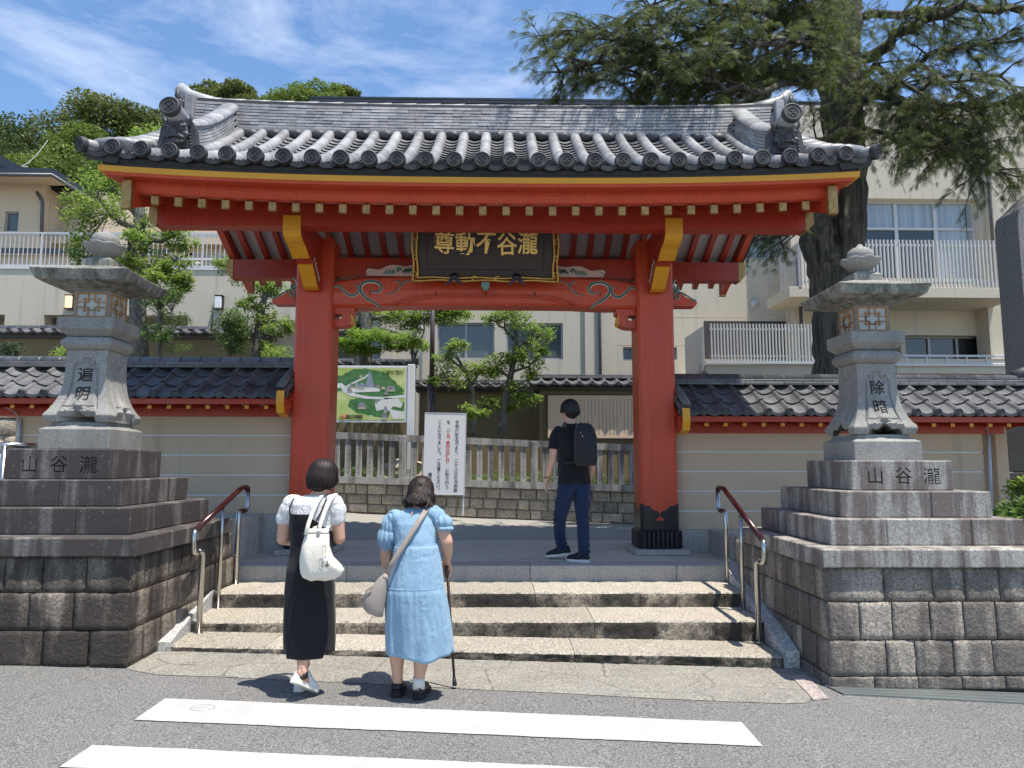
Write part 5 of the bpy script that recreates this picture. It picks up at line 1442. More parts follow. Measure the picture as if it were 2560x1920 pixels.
# granite return walls beside the platform
for x0, x1, zt_, lab in ((-3.02, -2.90, W(1249, 1285, YW).z, 'grey granite side wall between the left lantern pedestal and the gate platform'), (2.60, 2.72, W(1249, 1322, YW).z, 'grey granite side wall between the right lantern pedestal and the gate platform')):
    g = root('side_wall', lab, 'low wall', ((x0 + x1) / 2, 8.2, ZP - .2)); y = Y3 + .35
    while y < YW - .02:
        y1 = min(y + .62, YW - .014); mb = MB(); mb.cbox(x0, x1, y + .001, y1 - .001, -.1, zt_, .006); mb.build('granite_panel', M['granite_grey'], g); y = y1

# ------------------------------------------------------------------ stair handrails
def handrail(P1, P2, P3, label):
    """three posts; P = (photo x, photo y of the foot, height of the tread)"""
    a, b_, c_ = [G(p[0], p[1], p[2]) for p in (P1, P2, P3)]
    g = root('handrail', label, 'handrail', tuple(b_), 'stainless handrails on the steps')
    r = .0245
    zj1 = a.z + .70; zt1 = a.z + .885; zj3 = c_.z + .74; zt3 = c_.z + .99
    lo = Vector((a.x, a.y - .20, zj1)); lt = Vector((a.x, a.y - .20, zt1)); ro = Vector((c_.x, c_.y + .25, zj3)); rt = Vector((c_.x, c_.y + .25, zt3)); rt2 = Vector((c_.x, c_.y + .05, zt3 - .005))
    def bend(p0, p1, p2, rr_=.045):
        d0 = (p0 - p1).normalized(); d1 = (p2 - p1).normalized(); return [p1 + d0 * rr_, p1 + (d0 + d1) * rr_ * .32, p1 + d1 * rr_]
    t0 = Vector((a.x, a.y, zj1))
    mb = MB(); mb.tube([tuple(a)] + [tuple(q) for q in bend(a, t0, lo)] + [tuple(t0.lerp(lo, .5))], r, 14); mb.build('front_post', M['steel'], g)
    mb = MB(); mb.tube([tuple(t0.lerp(lo, .5))] + [tuple(q) for q in bend(t0, lo, lt)] + [tuple(q) for q in bend(lo, lt, rt2)], r * 1.02, 14); mb.build('lower_loop', M['steel'], g)
    t3 = Vector((c_.x, c_.y, zj3)); 
    mb = MB(); mb.tube([tuple(c_)] + [tuple(q) for q in bend(c_, t3, ro)] , r, 14); mb.build('rear_post', M['steel'], g)
    mb = MB(); mb.tube([tuple(q) for q in bend(c_, t3, ro)[2:]] + [tuple(q) for q in bend(t3, ro, rt)[:1]], r * 1.05, 14); mb.build('grip_sleeve', M['rail_brown'], g)
    mb = MB(); mb.tube([tuple(q) for q in bend(t3, ro, rt)] + [tuple(rt - Vector((0, 0, .05)))], r, 14); mb.build('upper_loop', M['steel'], g)
    e = lt + (rt2 - lt).normalized() * .06
    mb = MB(); mb.tube([tuple(q) for q in bend(ro, rt, rt2)] + [tuple(rt2 + Vector((0, .03, 0))), tuple(rt2 - (rt2 - lt).normalized() * .04), tuple(e)], r * 1.08, 14); mb.build('grip_rail', M['rail_brown'], g)
    s = (b_.y - lt.y) / (rt2.y - lt.y); zz_ = lt.z + (rt2.z - lt.z) * s
    mb = MB(); mb.tube([tuple(b_), (b_.x, b_.y, zz_ - .3), (b_.x, b_.y, zz_ - .02)], [.019, .0185, .0175], 12); mb.build('middle_post', M['steel'], g)
    for p in (a, b_, c_): mb = MB(); mb.lathe([(.036, 0), (.034, .006), (.026, .008)], 16, 0, T(*p)); mb.build('foot_collar', M['steel'], g)
handrail((1898, 1606, zR + .02), (1859.4, 1527.6, z2), (1819.6, 1456.8, z3), 'stainless handrail with wine-red grip on the right side of the steps')
handrail((497, 1582, zL), (545, 1521, z2), (588.8, 1460, z3), 'stainless handrail with wine-red grip on the left side of the steps')
# ------------------------------------------------------------------ the stone fence and retaining wall behind the path
YB = 12.45
def zb(sx, sy, Y=YB): return W(sx, sy, Y).z
BX0, BX1 = -6.5, 6.0
def lin(xa, za, xb, zb_): return lambda x: za + (zb_ - za) * (x - xa) / (xb - xa)
pA, pB = W(835, 1190, YB), W(1590, 1213, YB); fTop = lin(pA.x, pA.z - .045, pB.x, pB.z - .045)
pA, pB = W(835, 1080, YB), W(1590, 1112, YB); fRail = lin(pA.x, pA.z, pB.x, pB.z)
g = root('retaining_wall', 'squat retaining wall of honey-grey rough granite blocks behind the sloping path', 'wall', (0, YB, fFoot(0)))
rnd = random.Random(11)
rws = [0, .30, .64, 1.0]
for r in range(3):
    x = -3.3
    while x < 2.6:
        w_ = rnd.choice((.20, .24, .28, .33, .36)); 
        def fr(u, v, d): return (u, YB - d + .03, fFoot(u) + (fTop(u) - .07 - fFoot(u)) * v)
        mb = quad_stone(fr, x, x + w_, rws[r], rws[r + 1], x * 7 + r * 3, .03, .008, 6); mb.build('wall_stone', M['rough_back'], g, fix=True); x += w_
for xa, xb_, nm in ((-9, -3.3, 0), (2.6, 9, 0)):
    mb = MB(); mb.prism([(xa, fFoot(xa) - .1), (xb_, fFoot(xb_) - .1), (xb_, fTop(xb_) - .07), (xa, fTop(xa) - .07)], YB + .01, YB + .4, 'y'); mb.build('wall_end', M['rough_back'], g, fix=True)
mb = MB(); mb.prism([(-3.3, fFoot(-3.3) - .1), (2.6, fFoot(2.6) - .1), (2.6, fTop(2.6) - .08), (-3.3, fTop(-3.3) - .08)], YB + .04, YB + .4, 'y'); mb.build('core', M['joint'], g, fix=True)
fg = root('stone_fence', 'weathered grey stone balustrade with inscribed posts along the top of the retaining wall', 'fence', (0, YB, fTop(0)))
x = -5.2
for i in range(9):
    x1 = x + 1.22
    for (f0, h0, h1, nm, dep) in ((fTop, -.07, .045, 'base_rail', .12), (fRail, -.115, 0, 'top_rail', .09)):
        mb = MB(); mb.prism([(x + .002, f0(x) + h0), (x1 - .002, f0(x1) + h0), (x1 - .002, f0(x1) + h1), (x + .002, f0(x) + h1)], YB - dep / 1.4, YB + dep, 'y'); mb.build(nm, M['fence_stone'], fg, fix=True)
    x = x1
k = 0; x = -5.1
rk = random.Random(4)
while x < 5.4:
    big = (k % 12 == 6); w_ = .125 if big else .100
    z0 = fTop(x) + .045; z1_ = fRail(x) - (.112 if not big else .02)
    if big: z0 -= .05
    mb = MB(); yy = YB - .075 if big else YB - .045; mb.cbox(x - w_ / 2, x + w_ / 2, yy, YB + .06, z0, z1_ , .006); o = mb.build('baluster', M['fence_stone'], fg)
    if not big and -3.2 < x < 2.6:
        im = MB(); zz = z1_ - .05
        while zz > z0 + .05:   # shallow cut strokes, too small to read
            s_ = .012
            for q in range(3): 
                a = rk.uniform(-1, 1) * s_; im.box(x + a - .001, x + a + rk.uniform(.004, .014), yy - .0012, yy, zz + rk.uniform(-.011, .011), zz + rk.uniform(-.011, .011) + .003)
            zz -= .035
        sub('cut_strokes', im.mesh('cut_strokes', M['carved_dark']), o)['kind'] = 'stuff'
    x += .19; k += 1
# garden terrace
strct('garden_bed', MB().add([(-14, YB + .38, fTop(-5) - .12), (9, YB + .38, fTop(5) - .12), (12, 24, 1.2), (-14, 24, 1.9)], [(0, 1, 2, 3)]), M['soil'])
mb = MB(); rk = random.Random(8)
gr_ = root('garden_rock', 'weathered grey boulder behind the balustrade below the map board', 'rock', (W(1010, 1130, 13.4).x, 13.4, fTop(-1)))
mb.ball((W(1010, 1130, 13.4).x, 13.4, fTop(-1) + .05), (.62, .4, .36), 16); mb.v = [tuple(Vector(v) * (1 + .03 * noise.noise(Vector(v) * 4))) for v in mb.v]; mb.build('boulder', M['rough_back'], gr_)

# ------------------------------------------------------------------ signs
def text_cols(g, cols, x_right, z_top, y, size, pitch_c, pitch_r, mat, name='lettering', red=None, Mx=None, sxx=1.0):
    """vertical columns read from the right. cols: list of (string, start row)"""
    for ci, (s, r0) in enumerate(cols):
        r = r0; mb = MB(); mr = MB()
        for ch in s:
            if ch == '　': r += .5; continue
            if ch in '「」': 
                Q = T(x_right - ci * pitch_c, y, z_top - (r + (.2 if ch == '「' else -.2)) * pitch_r) @ RX(PI / 2); c2 = {'「': '﹁', '」': '﹂'}[ch]
            else: Q = T(x_right - ci * pitch_c, y, z_top - r * pitch_r) @ RX(PI / 2); c2 = ch
            isr = red and (ci, ch) in red
            if Mx is not None: Q = Mx @ Q
            put_glyph(mr if isr else mb, c2, Q, size * (1 if c2 == ch else .8), 0, .011 if not isr else .018, 0, sxx)
            r += 1 if ch not in '、。' else .75
        if mb.v: mb.build(name, M['ink'], g)
        if mr.v: mr.build(name, M['red_ink'], g)
# white notice
YN = 12.05
tl, tr, bl, br = W(1061, 1030, YN), W(1165, 1030, YN), W(1056, 1235, YN), W(1159, 1239, YN)
ns = root('notice_board', 'tall white notice board with black and red vertical Japanese writing on two thin legs', 'notice board', ((bl.x + br.x) / 2, YN, fFoot(bl.x)))
cxn = (tl.x + tr.x + bl.x + br.x) / 4; wn = (tr.x - tl.x); hn = (tl.z - bl.z); tilt = math.atan2((tl.x + tr.x - bl.x - br.x) / 2, hn)
Q = T(cxn, YN, (bl.z + br.z) / 2) @ RY(tilt)
mb = MB(); mb.cbox(-wn / 2, wn / 2, -.012, .012, 0, hn, .004, 0, Q); mb.build('board', M['white_paint'], ns)
mb = MB()
for (a, b_, c_, d_) in ((-wn / 2, wn / 2, 0, .012), (-wn / 2, wn / 2, hn - .012, hn), (-wn / 2, -wn / 2 + .012, .0125, hn - .0125), (wn / 2 - .012, wn / 2, .0125, hn - .0125)): mb.box(a, b_, -.016, -.0125, c_, d_, 0, Q)
mb.build('board_frame', M['white_metal'], ns)
for s_ in (-1, 1): mb = MB(); mb.box(s_ * (wn / 2 - .02) - .013, s_ * (wn / 2 - .02) + .013, .0125, .035, -.34, hn - .05, 0, Q); mb.build('leg', M['white_metal'], ns)
redset = {(1, c_) for c_ in '毎月第四日曜'}
text_cols(ns, [('令和六年五月より、　二十八日の月例祭', 0), ('を　「毎月　第四日曜日」　に執り行う', 0), ('ことになりました。　ご注意ください。', 0), ('瀧谷山', 12.6)], wn / 2 - .155, hn - .155, -.0145, .073, .145, .0705, 'ink', red=redset, Mx=Q, sxx=.98)
# the map board
YM = 13.0
a, b_, c_, d_ = W(800, 914, YM), W(1020, 916, YM), W(800, 1056, YM), W(1017, 1057, YM)
mp_ = root('map_board', 'white framed board with a painted green bird\'s-eye map of the temple grounds', 'map board', ((a.x + b_.x) / 2, YM, fTop(a.x)))
x0, x1, z0, z1_ = a.x - .35, b_.x, (c_.z + d_.z) / 2, (a.z + b_.z) / 2
mb = MB(); mb.cbox(x0, x1, YM - .03, YM + .03, z0, z1_, .006); mb.build('panel', M['white_metal'], mp_)
pr_ = MB(); pr_.cbox(x1 + .001, x1 + .13, YM - .05, YM + .08, fTop(x1) - .2, z1_ + .03, .006); pr_.build('post', M['white_metal'], mp_)
pr_ = MB(); pr_.cbox(x0 - .13, x0 - .001, YM - .05, YM + .08, fTop(x1) - .2, z1_ + .03, .006); pr_.build('post', M['white_metal'], mp_)
MW, MH = x1 - x0 - .08, z1_ - z0 - .08; mx0, mz0 = x0 + .04, z0 + .04
def mapc(name, c, c2, sc=6):
    t = NT(name); n = t.noise(sc, 6, .7); t.col(t.mix(t.ramp(n, (.35, 0), (.65, 1)), c, c2)); t.rough(.35); return t.m
mm = {'lime': mapc('map_lime_wash', (.36, .50, .10), (.58, .66, .30), 3), 'wood': mapc('map_forest_green', (.035, .13, .045), (.11, .26, .08), 16), 'road': mapc('map_road_white', (.66, .68, .66), (.74, .76, .74)), 'roof': mapc('map_roof_grey', (.17, .19, .22), (.30, .31, .33), 14), 'bluish': mapc('map_roof_blue', (.20, .25, .36), (.32, .36, .44), 14), 'tan': mapc('map_tan', (.48, .40, .25), (.55, .5, .38), 14)}
def mpoly(pts, m_, lay, name='map_shape'):
    mb = MB(); mb.add([(mx0 + MW * p[0], YM - .0325 - .0012 * lay, mz0 + MH * p[1]) for p in pts], [tuple(range(len(pts)))]); me = mb.mesh(name, mm[m_] if m_ in mm else M[m_])
    return link(name, me, mp_)
# map coordinates measured on the right 3/4 of the sheet; u runs 0..1 over the whole sheet
def U(x, y): return (.62 * 0 + (x - 105) / (995 - 105) * .615 + .385, 1 - (y - 745) / (1420 - 745))
def mp2(pts, m_, lay, wob=0):
    q = [U(*p) for p in pts]
    if wob:
        o = []; rr_ = random.Random(len(q) + lay)
        for i in range(len(q)):
            for k in range(6):
                t = k / 6; p0, p1 = q[i], q[(i + 1) % len(q)]; o.append((min(.998, max(.002, p0[0] + (p1[0] - p0[0]) * t + rr_.uniform(-wob, wob))), min(.998, max(.002, p0[1] + (p1[1] - p0[1]) * t + rr_.uniform(-wob, wob)))))
        q = o
    mpoly(q, m_, lay)
mpoly([(0, 0), (1, 0), (1, 1), (0, 1)], 'lime', 0)
mp2([(-350, 1000), (-100, 860), (105, 840), (250, 770), (420, 748), (560, 770), (700, 800), (830, 900), (950, 1000), (990, 1100), (700, 1130), (300, 1120), (120, 1040), (-350, 1100)], 'wood', 1, .012)
mp2([(230, 1150), (480, 1130), (720, 1140), (900, 1150), (990, 1200), (990, 1300), (820, 1290), (760, 1400), (560, 1360), (330, 1330), (200, 1240)], 'wood', 1, .012)
mp2([(-400, 1000), (105, 940), (180, 1010), (300, 1080), (500, 1115), (700, 1120), (990, 1090), (990, 1130), (700, 1150), (450, 1145), (240, 1110), (130, 1060), (95, 1000), (-400, 1080)], 'road', 2)
mp2([(180, 1000), (260, 1000), (520, 990), (640, 1010), (640, 1050), (240, 1065)], 'road', 2)
mp2([(570, 1200), (720, 1130), (900, 1140), (965, 1210), (940, 1260), (830, 1240), (800, 1280), (990, 1310), (990, 1400), (830, 1400), (780, 1300), (700, 1280), (600, 1300)], 'road', 2)
mp2([(150, 990), (240, 940), (420, 860), (500, 800), (510, 812), (430, 880), (250, 960), (165, 1010)], 'road', 3)
for q in ([(440, 990), (460, 880), (530, 880), (560, 990)], [(455, 880), (470, 840), (520, 840), (535, 880)], [(475, 838), (485, 800), (505, 800), (515, 838)]): mp2(q, 'bluish', 4)
for cx_, cy_, w_, h_, m_ in ((315, 960, 70, 55, 'bluish'), (390, 965, 90, 60, 'bluish'), (215, 1025, 70, 45, 'roof'), (240, 965, 50, 35, 'roof'), (795, 1000, 140, 60, 'roof'), (610, 970, 60, 35, 'roof'), (690, 1000, 60, 30, 'tan'), (730, 1060, 60, 35, 'roof'), (600, 1165, 50, 35, 'bluish'), (395, 1220, 130, 70, 'roof'), (725, 1270, 60, 70, 'bluish'), (712, 1360, 90, 60, 'roof'), (372, 850, 40, 30, 'tan')):
    mp2([(cx_ - w_ / 2, cy_ + h_ / 2), (cx_ - w_ / 3, cy_ - h_ / 3), (cx_, cy_ - h_ / 2), (cx_ + w_ / 3, cy_ - h_ / 3), (cx_ + w_ / 2, cy_ + h_ / 2)], m_, 5)
    mp2([(cx_ - w_ / 2.4, cy_ + h_ * .8), (cx_ - w_ / 2.4, cy_ + h_ / 2), (cx_ + w_ / 2.4, cy_ + h_ / 2), (cx_ + w_ / 2.4, cy_ + h_ * .8)], 'tan', 5)
for i, ch in enumerate('境内ご案内'):
    u, v = U(742 + i * 47, 803); mb = MB(); put_glyph(mb, ch, T(mx0 + MW * u, YM - .041, mz0 + MH * v) @ RX(PI / 2), .082, 0, .012); mb.build('lettering', M['ink'], mp_)
for i, ch in enumerate('瀧谷不動尊'):
    u, v = U(195 + i * 47, 1375); mb = MB(); put_glyph(mb, ch, T(mx0 + MW * u, YM - .041, mz0 + MH * v) @ RX(PI / 2), .085, 0, .012); mb.build('lettering', M['ink'], mp_)
u, v = U(130, 1375); c_ = Vector((mx0 + MW * u, YM - .041, mz0 + MH * v)); mb = MB()
mb.tube([(c_.x + .046 * math.cos(k * PI / 4 + PI / 8), c_.y, c_.z + .046 * math.sin(k * PI / 4 + PI / 8)) for k in range(9)], .0035, 5)
for a in (PI / 4, -PI / 4): mb.tube([(c_.x - .035 * math.cos(a), c_.y, c_.z - .035 * math.sin(a)), (c_.x + .035 * math.cos(a), c_.y, c_.z + .035 * math.sin(a))], .003, 5)
mb.build('emblem', M['red_ink'], mp_)
# brown lamp post between the signs
a, b_ = W(1078, 770, 13.6), W(1078, 1045, 13.6)
g = root('lamp_post', 'slim dark brown lamp post standing between the map board and the garden trees', 'lamp post', (b_.x, 13.6, 1.2))
mb = MB(); zj = W(1078, 960, 13.6).z
mb.lathe([(.085, 1.0), (.085, zj), (.06, zj + .01)], 14, 0, T(b_.x, 13.6, 0)); mb.build('base_tube', M['brown_post'], g)
mb = MB(); mb.lathe([(.048, zj + .005), (.044, a.z + .35)], 12, 0, T(b_.x, 13.6, 0)); mb.build('pole', M['brown_post'], g)
mb = MB(); mb.lathe([(.05, a.z + .35), (.11, a.z + .40), (.10, a.z + .75), (.16, a.z + .78), (.02, a.z + .88)], 14, 0, T(b_.x, 13.6, 0)); mb.build('lantern_head', M['brown_post'], g)

# ------------------------------------------------------------------ small tiled walls inside the precinct
def garden_wall(xa, xb, Y, syt, sye, syb, label, rows=1, end=0, depth=.3, mat='brown_wall'):
    z1_, z0_, zb_ = W(1249, syt, Y).z, W(1249, sye, Y - .3).z, W(1249, syb, Y).z - 1.6
    g = root('garden_wall', label, 'wall', ((xa + xb) / 2, Y, zb_))
    mb = MB(); mb.box(xa + .2, xb - .2, Y - .12, Y + .12, zb_, z0_ - .02); mb.build('plaster', M[mat], g)
    mb = MB(); mb.box(xa + .12, xb - .12, Y - .2, Y + .2, z0_ - .10, z0_ - .022); mb.build('eaves_beam', M['brown_post'], g)
    tiled_roof(g, xa, xb, Y, Y - .34, z1_ - .10, z0_ + .02, .27, rows, 1, 1, 'tile_wall', .045, cap_r=.05)
    for x, s_ in ((xa, -1), (xb, 1)):
        mb = MB(); mb.prism([(Y - .12, z1_ - .14), (Y - .14, z1_ - .02), (Y, z1_ + .07), (Y + .14, z1_ - .02), (Y + .12, z1_ - .14)], min(x - s_ * .02, x + s_ * .06), max(x - s_ * .02, x + s_ * .06), 'x'); mb.build('ridge_end', M['tile_dark'], g, fix=True)
    return g
YI = 17.0
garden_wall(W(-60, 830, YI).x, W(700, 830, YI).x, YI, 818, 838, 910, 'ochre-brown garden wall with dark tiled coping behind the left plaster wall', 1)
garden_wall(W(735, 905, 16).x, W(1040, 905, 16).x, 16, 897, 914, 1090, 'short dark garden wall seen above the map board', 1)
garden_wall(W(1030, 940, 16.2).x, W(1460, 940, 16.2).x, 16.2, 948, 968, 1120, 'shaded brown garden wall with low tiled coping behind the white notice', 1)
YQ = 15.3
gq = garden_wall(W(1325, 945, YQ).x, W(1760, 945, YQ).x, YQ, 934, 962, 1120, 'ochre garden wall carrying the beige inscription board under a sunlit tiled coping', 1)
# beige board with fine vertical writing
a, b_ = W(1369, 988, YQ - .15), W(1640, 1096, YQ - .15)
bd = root('inscription_board', 'beige board with many fine columns of dark vertical writing behind the man', 'information board', ((a.x + b_.x) / 2, YQ - .15, b_.z))
mb = MB(); mb.cbox(a.x, b_.x + .4, YQ - .17, YQ - .13, b_.z, a.z, .005); mb.build('board', M['board_beige'], bd)
mb = MB()
for (x0_, x1_, z0_, z1__) in ((a.x - .02, b_.x + .42, a.z, a.z + .02), (a.x - .02, b_.x + .42, b_.z - .02, b_.z), (a.x - .02, a.x, b_.z, a.z)): mb.box(x0_, x1_, YQ - .18, YQ - .125, z0_, z1__)
mb.build('frame', M['brown_post'], bd)
rk = random.Random(12); x = b_.x + .34; ncol = 0
while x > a.x + .42:
    mb = MB(); zz = a.z - .10; n = rk.randint(20, 28) if ncol % 7 else 12
    for q in range(n):
        for s_ in range(4):
            dx, dzz = rk.uniform(-.011, .011), rk.uniform(-.011, .011)
            if rk.random() < .5: mb.box(x + dx - .009, x + dx + .009, YQ - .1712, YQ - .1702, zz + dzz - .0017, zz + dzz + .0017)
            else: mb.box(x + dx - .0017, x + dx + .0017, YQ - .1712, YQ - .1702, zz + dzz - .009, zz + dzz + .009)
        zz -= .0295
        if zz < b_.z + .06: break
    tag(mb.build('text_column', M['ink'], bd), kind='stuff'); x -= .078; ncol += 1
# ------------------------------------------------------------------ big render building across the back
BR = root('long_building', 'long cream rendered building with louvred balconies and a thin black roof behind the gate', 'building', (4, 21, 1.3))
YF = 21.0
def pxr(sx, sy, Y): return W(sx, sy, Y)
def wbox(sx0, sy0, sx1, sy1, Y, d, name, mat, parent=BR, yoff=0.0):
    a, b_ = W(sx0, (sy0 + sy1) / 2, Y), W(sx1, (sy0 + sy1) / 2, Y); t, u = W((sx0 + sx1) / 2, sy0, Y), W((sx0 + sx1) / 2, sy1, Y)
    mb = MB(); mb.cbox(a.x, b_.x, Y + yoff, Y + yoff + d, u.z, t.z, .004); return mb.build(name, M[mat], parent)
def zY(sy, Y, sx=1249): return W(sx, sy, Y).z
def xY(sx, Y, sy=900): return W(sx, sy, Y).x
def window(x0, x1, z0, z1, Y, parent, cols=2, glass='glass_dark', frame='frame_grey', fr=.05, rows=None, sill=True, panes=None):
    """real recessed window: frame, mullions, panes"""
    mb = MB()
    for (a, b_, c_, d_) in ((x0, x1, z0, z0 + fr), (x0, x1, z1 - fr, z1), (x0, x0 + fr, z0 + fr, z1 - fr), (x1 - fr, x1, z0 + fr, z1 - fr)): mb.box(a, b_, Y - .03, Y + .07, c_, d_)
    rws = rows or [1.0]; 
    zz = z0 + fr; H = z1 - z0 - 2 * fr
    acc = 0
    for r in rws[:-1]:
        acc += r; mb.box(x0 + fr, x1 - fr, Y - .025, Y + .06, zz + H * acc - fr / 2, zz + H * acc + fr / 2)
    for k in range(1, cols):
        x = x0 + (x1 - x0) * k / cols; mb.box(x - fr * .7, x + fr * .7, Y - .02, Y + .065, z0 + fr, z1 - fr)
    w_ = mb.build('window', M[frame], parent)
    acc = 0; pi = 0
    for r in rws:
        for k in range(cols):
            xa = x0 + (x1 - x0) * k / cols + fr * .7; xb = x0 + (x1 - x0) * (k + 1) / cols - fr * .7
            gm = (panes[pi] if panes else glass); pi += 1
            m_ = MB(); m_.box(xa, xb, Y + .03, Y + .036, zz + H * acc, zz + H * (acc + r)); sub('pane', m_.mesh('pane', M[gm]), w_)
        acc += r
    if sill:
        m_ = MB(); m_.box(x0 - .04, x1 + .04, Y - .07, Y + .02, z0 - .05, z0 - .003); sub('sill', m_.mesh('sill', M[frame]), w_)
    return w_
def wall_holes(x0, x1, z0, z1, Y, d, holes, mat, parent, name='wall'):
    """a wall face cut into boxes round rectangular openings"""
    xs = sorted({x0, x1, *[h[0] for h in holes], *[h[1] for h in holes]}); zs = sorted({z0, z1, *[h[2] for h in holes], *[h[3] for h in holes]})
    xs = [x for x in xs if x0 <= x <= x1]; zs = [z for z in zs if z0 <= z <= z1]
    mb = MB()
    for i in range(len(xs) - 1):
        j = 0
        while j < len(zs) - 1:
            cx, cz = (xs[i] + xs[i + 1]) / 2, (zs[j] + zs[j + 1]) / 2
            if any(h[0] < cx < h[1] and h[2] < cz < h[3] for h in holes): j += 1; continue
            k = j
            while k + 1 < len(zs) - 1 and not any(h[0] < cx < h[1] and h[2] < (zs[k + 1] + zs[k + 2]) / 2 < h[3] for h in holes): k += 1
            mb.box(xs[i], xs[i + 1], Y, Y + d, zs[j], zs[k + 1]); j = k + 1
    return mb.build(name, M[mat], parent)
zbot = .8; ztop = zY(288, YF)
# windows seen through the gateway and to the right
Wn = []
def pw(sx0, sx1, sy0, sy1, cols, glass='glass_dark', **kw):
    xa, xb = xY(sx0, YF, sy0), xY(sx1, YF, sy0); za, zc = zY(sy1, YF), zY(sy0, YF); Wn.append((xa, xb, za, zc)); window(xa, xb, za, zc, YF + .12, BR, cols, glass, **kw)
pw(1094, 1236, 807, 898, 2, 'glass_blind'); pw(1266, 1407, 807, 898, 2, 'glass_blind')
pw(836, 960, 828, 905, 2, 'glass_blind'); pw(1557, 1592, 866, 900, 1); pw(1660, 1692, 866, 897, 1)
pw(1770, 1958, 583, 640, 2, 'glass_curtain', frame='white_frame')
pw(560, 700, 820, 905, 2, 'glass_blind')
x0b, x1b = xY(780, YF), xY(1968, YF)
wall_holes(xY(560, YF), x1b, zbot, ztop, YF, .3, Wn, 'stucco_bldg', BR)
mb = MB(); mb.box(xY(560, YF), 30, YF + .6, YF + 10, zbot, ztop - .05); mb.build('core', M['stucco_bldg'], BR)
# pilasters and drain pipes
for (s0, s1, dd) in ((1462, 1530, .10), (1530, 1541, .0), (955, 985, .25), (1968, 1990, .3)):
    if dd: mb = MB(); mb.box(xY(s0, YF), xY(s1, YF), YF - dd, YF + .01, zbot, ztop - .02); mb.build('pilaster', M['stucco_bldg'], BR)
for sx, m_ in ((1501, 'pipe_dark'), (1052, 'groove')):
    x = xY(sx, YF - .2); mb = MB(); mb.tube([(x, YF - .17, zbot), (x, YF - .17, ztop - .3)], .045, 10); mb.build('down_pipe', M[m_], BR)
for k in range(4):
    z = zY((600, 700, 790, 860)[k], YF); mb = MB(); mb.box(xY(1541, YF), x1b, YF - .004, YF + .001, z - .008, z + .008); mb.build('joint_line', M['board_beige'], BR)
# wall lamps / vents
def vent(sx, sy, Y, r, mat, n='vent'):
    p = W(sx, sy, Y); mb = MB(); mb.lathe([(r, 0), (r, .05), (r * .8, .08), (.01, .09)], 20, 0, T(p.x, Y, p.z) @ RX(PI / 2)); mb.build(n, M[mat], BR)
vent(1885, 760, YF, .12, 'louver')
# thin black roof with stepped ridge
zr0, zr1 = zY(262, YF - .6), zY(248, YF - .6)
mb = MB(); mb.cbox(xY(770, YF), 32, YF - .7, YF + 10.5, ztop, ztop + .12, .02); mb.build('roof', M['roof_black'], BR)
for k in range(4):
    mb = MB(); xa = xY(776 + k * 3, YF - .7, 250); mb.box(xa, 32, YF - .7 + k * .25, YF + 9, ztop + .122 + k * .075, ztop + .19 + k * .075 - .004); mb.build('roof_step', M['roof_black'], BR)
# right wing, nearer, with balconies
YG = 19.2
xw0 = xY(1968, YG)
W2 = []
def pw2(sx0, sx1, sy0, sy1, Y, cols, **kw):
    xa, xb = xY(sx0, Y, sy0), xY(sx1, Y, sy0); za, zc = zY(sy1, Y), zY(sy0, Y); W2.append((xa, xb, za, zc)); return window(xa, xb, za, zc, Y + .25, BR, cols, **kw)
Y2_ = 20.2
pw2(2148, 2444, 488, 690, Y2_, 3, rows=[.66, .34], frame='white_frame', panes=['glass_dark', 'glass_dark', 'glass_curtain', 'glass_curtain', 'glass_curtain', 'glass_curtain'], sill=False, fr=.07)
pw2(2262, 2474, 833, 903, Y2_, 3, frame='frame_grey', sill=False)
pw2(2128, 2250, 833, 903, Y2_, 2, frame='frame_grey', sill=False)
wall_holes(xY(1990, Y2_), 31, zbot, ztop, Y2_, .3, W2, 'stucco_bldg', BR)
def slab(sx0, sx1, syt, syb, Yf, Yb, mat='stucco_bldg', name='balcony_slab'):
    mb = MB(); mb.cbox(xY(sx0, Yf, syt), xY(sx1, Yf, syt), Yf, Yb, zY(syb, Yf), zY(syt, Yf), .01); return mb.build(name, M[mat], BR)
YBc = 18.6
slab(1972, 2530, 712, 738, YBc, Y2_)
def louvres(xa, xb, z0, z1, Y, pitch, w_, par=None, thick=.05, side=None):
    base = MB(); base.box(xa, xb, Y + .03, Y + .07, z1 - .16, z1 - .11); base.box(xa, xb, Y + .03, Y + .07, z0 + .12, z0 + .17); base.build('louvre_rail', M['louver'], BR)
    x = xa + .02; me = None
    while x < xb:
        if me is None: mb = MB(); mb.box(0, w_, 0, thick, 0, z1 - z0); me = mb.mesh('louvre_slat', M['louver'])
        link('louvre_slat', me, BR, None, T(x, Y, z0)); x += pitch
zt_, zb_ = zY(592, YBc), zY(712, YBc)
louvres(xY(2118 - 150, YBc, 650) + .35, xY(2524, YBc, 650), zb_ + .0, zt_, YBc, .104, .034)
# side return of the upper balcony
xs_ = xY(1972, YBc, 650) + .25
for k in range(10):
    mb = MB(); mb.box(xs_, xs_ + .05, YBc + .14 * k, YBc + .05 + .14 * k, zb_ - .06, zt_ - .1); mb.build('louvre_slat', M['frame_grey'], BR)
# back panel behind the louvres keeps the balcony dark as in life (floor and soffit)
slab(1972, 2530, 738, 745, YBc + .3, Y2_, name='balcony_soffit')
for sx in (2388, 2400): pass
vent(2345, 760, Y2_, .13, 'dark'); vent(2400, 761, Y2_, .13, 'dark')
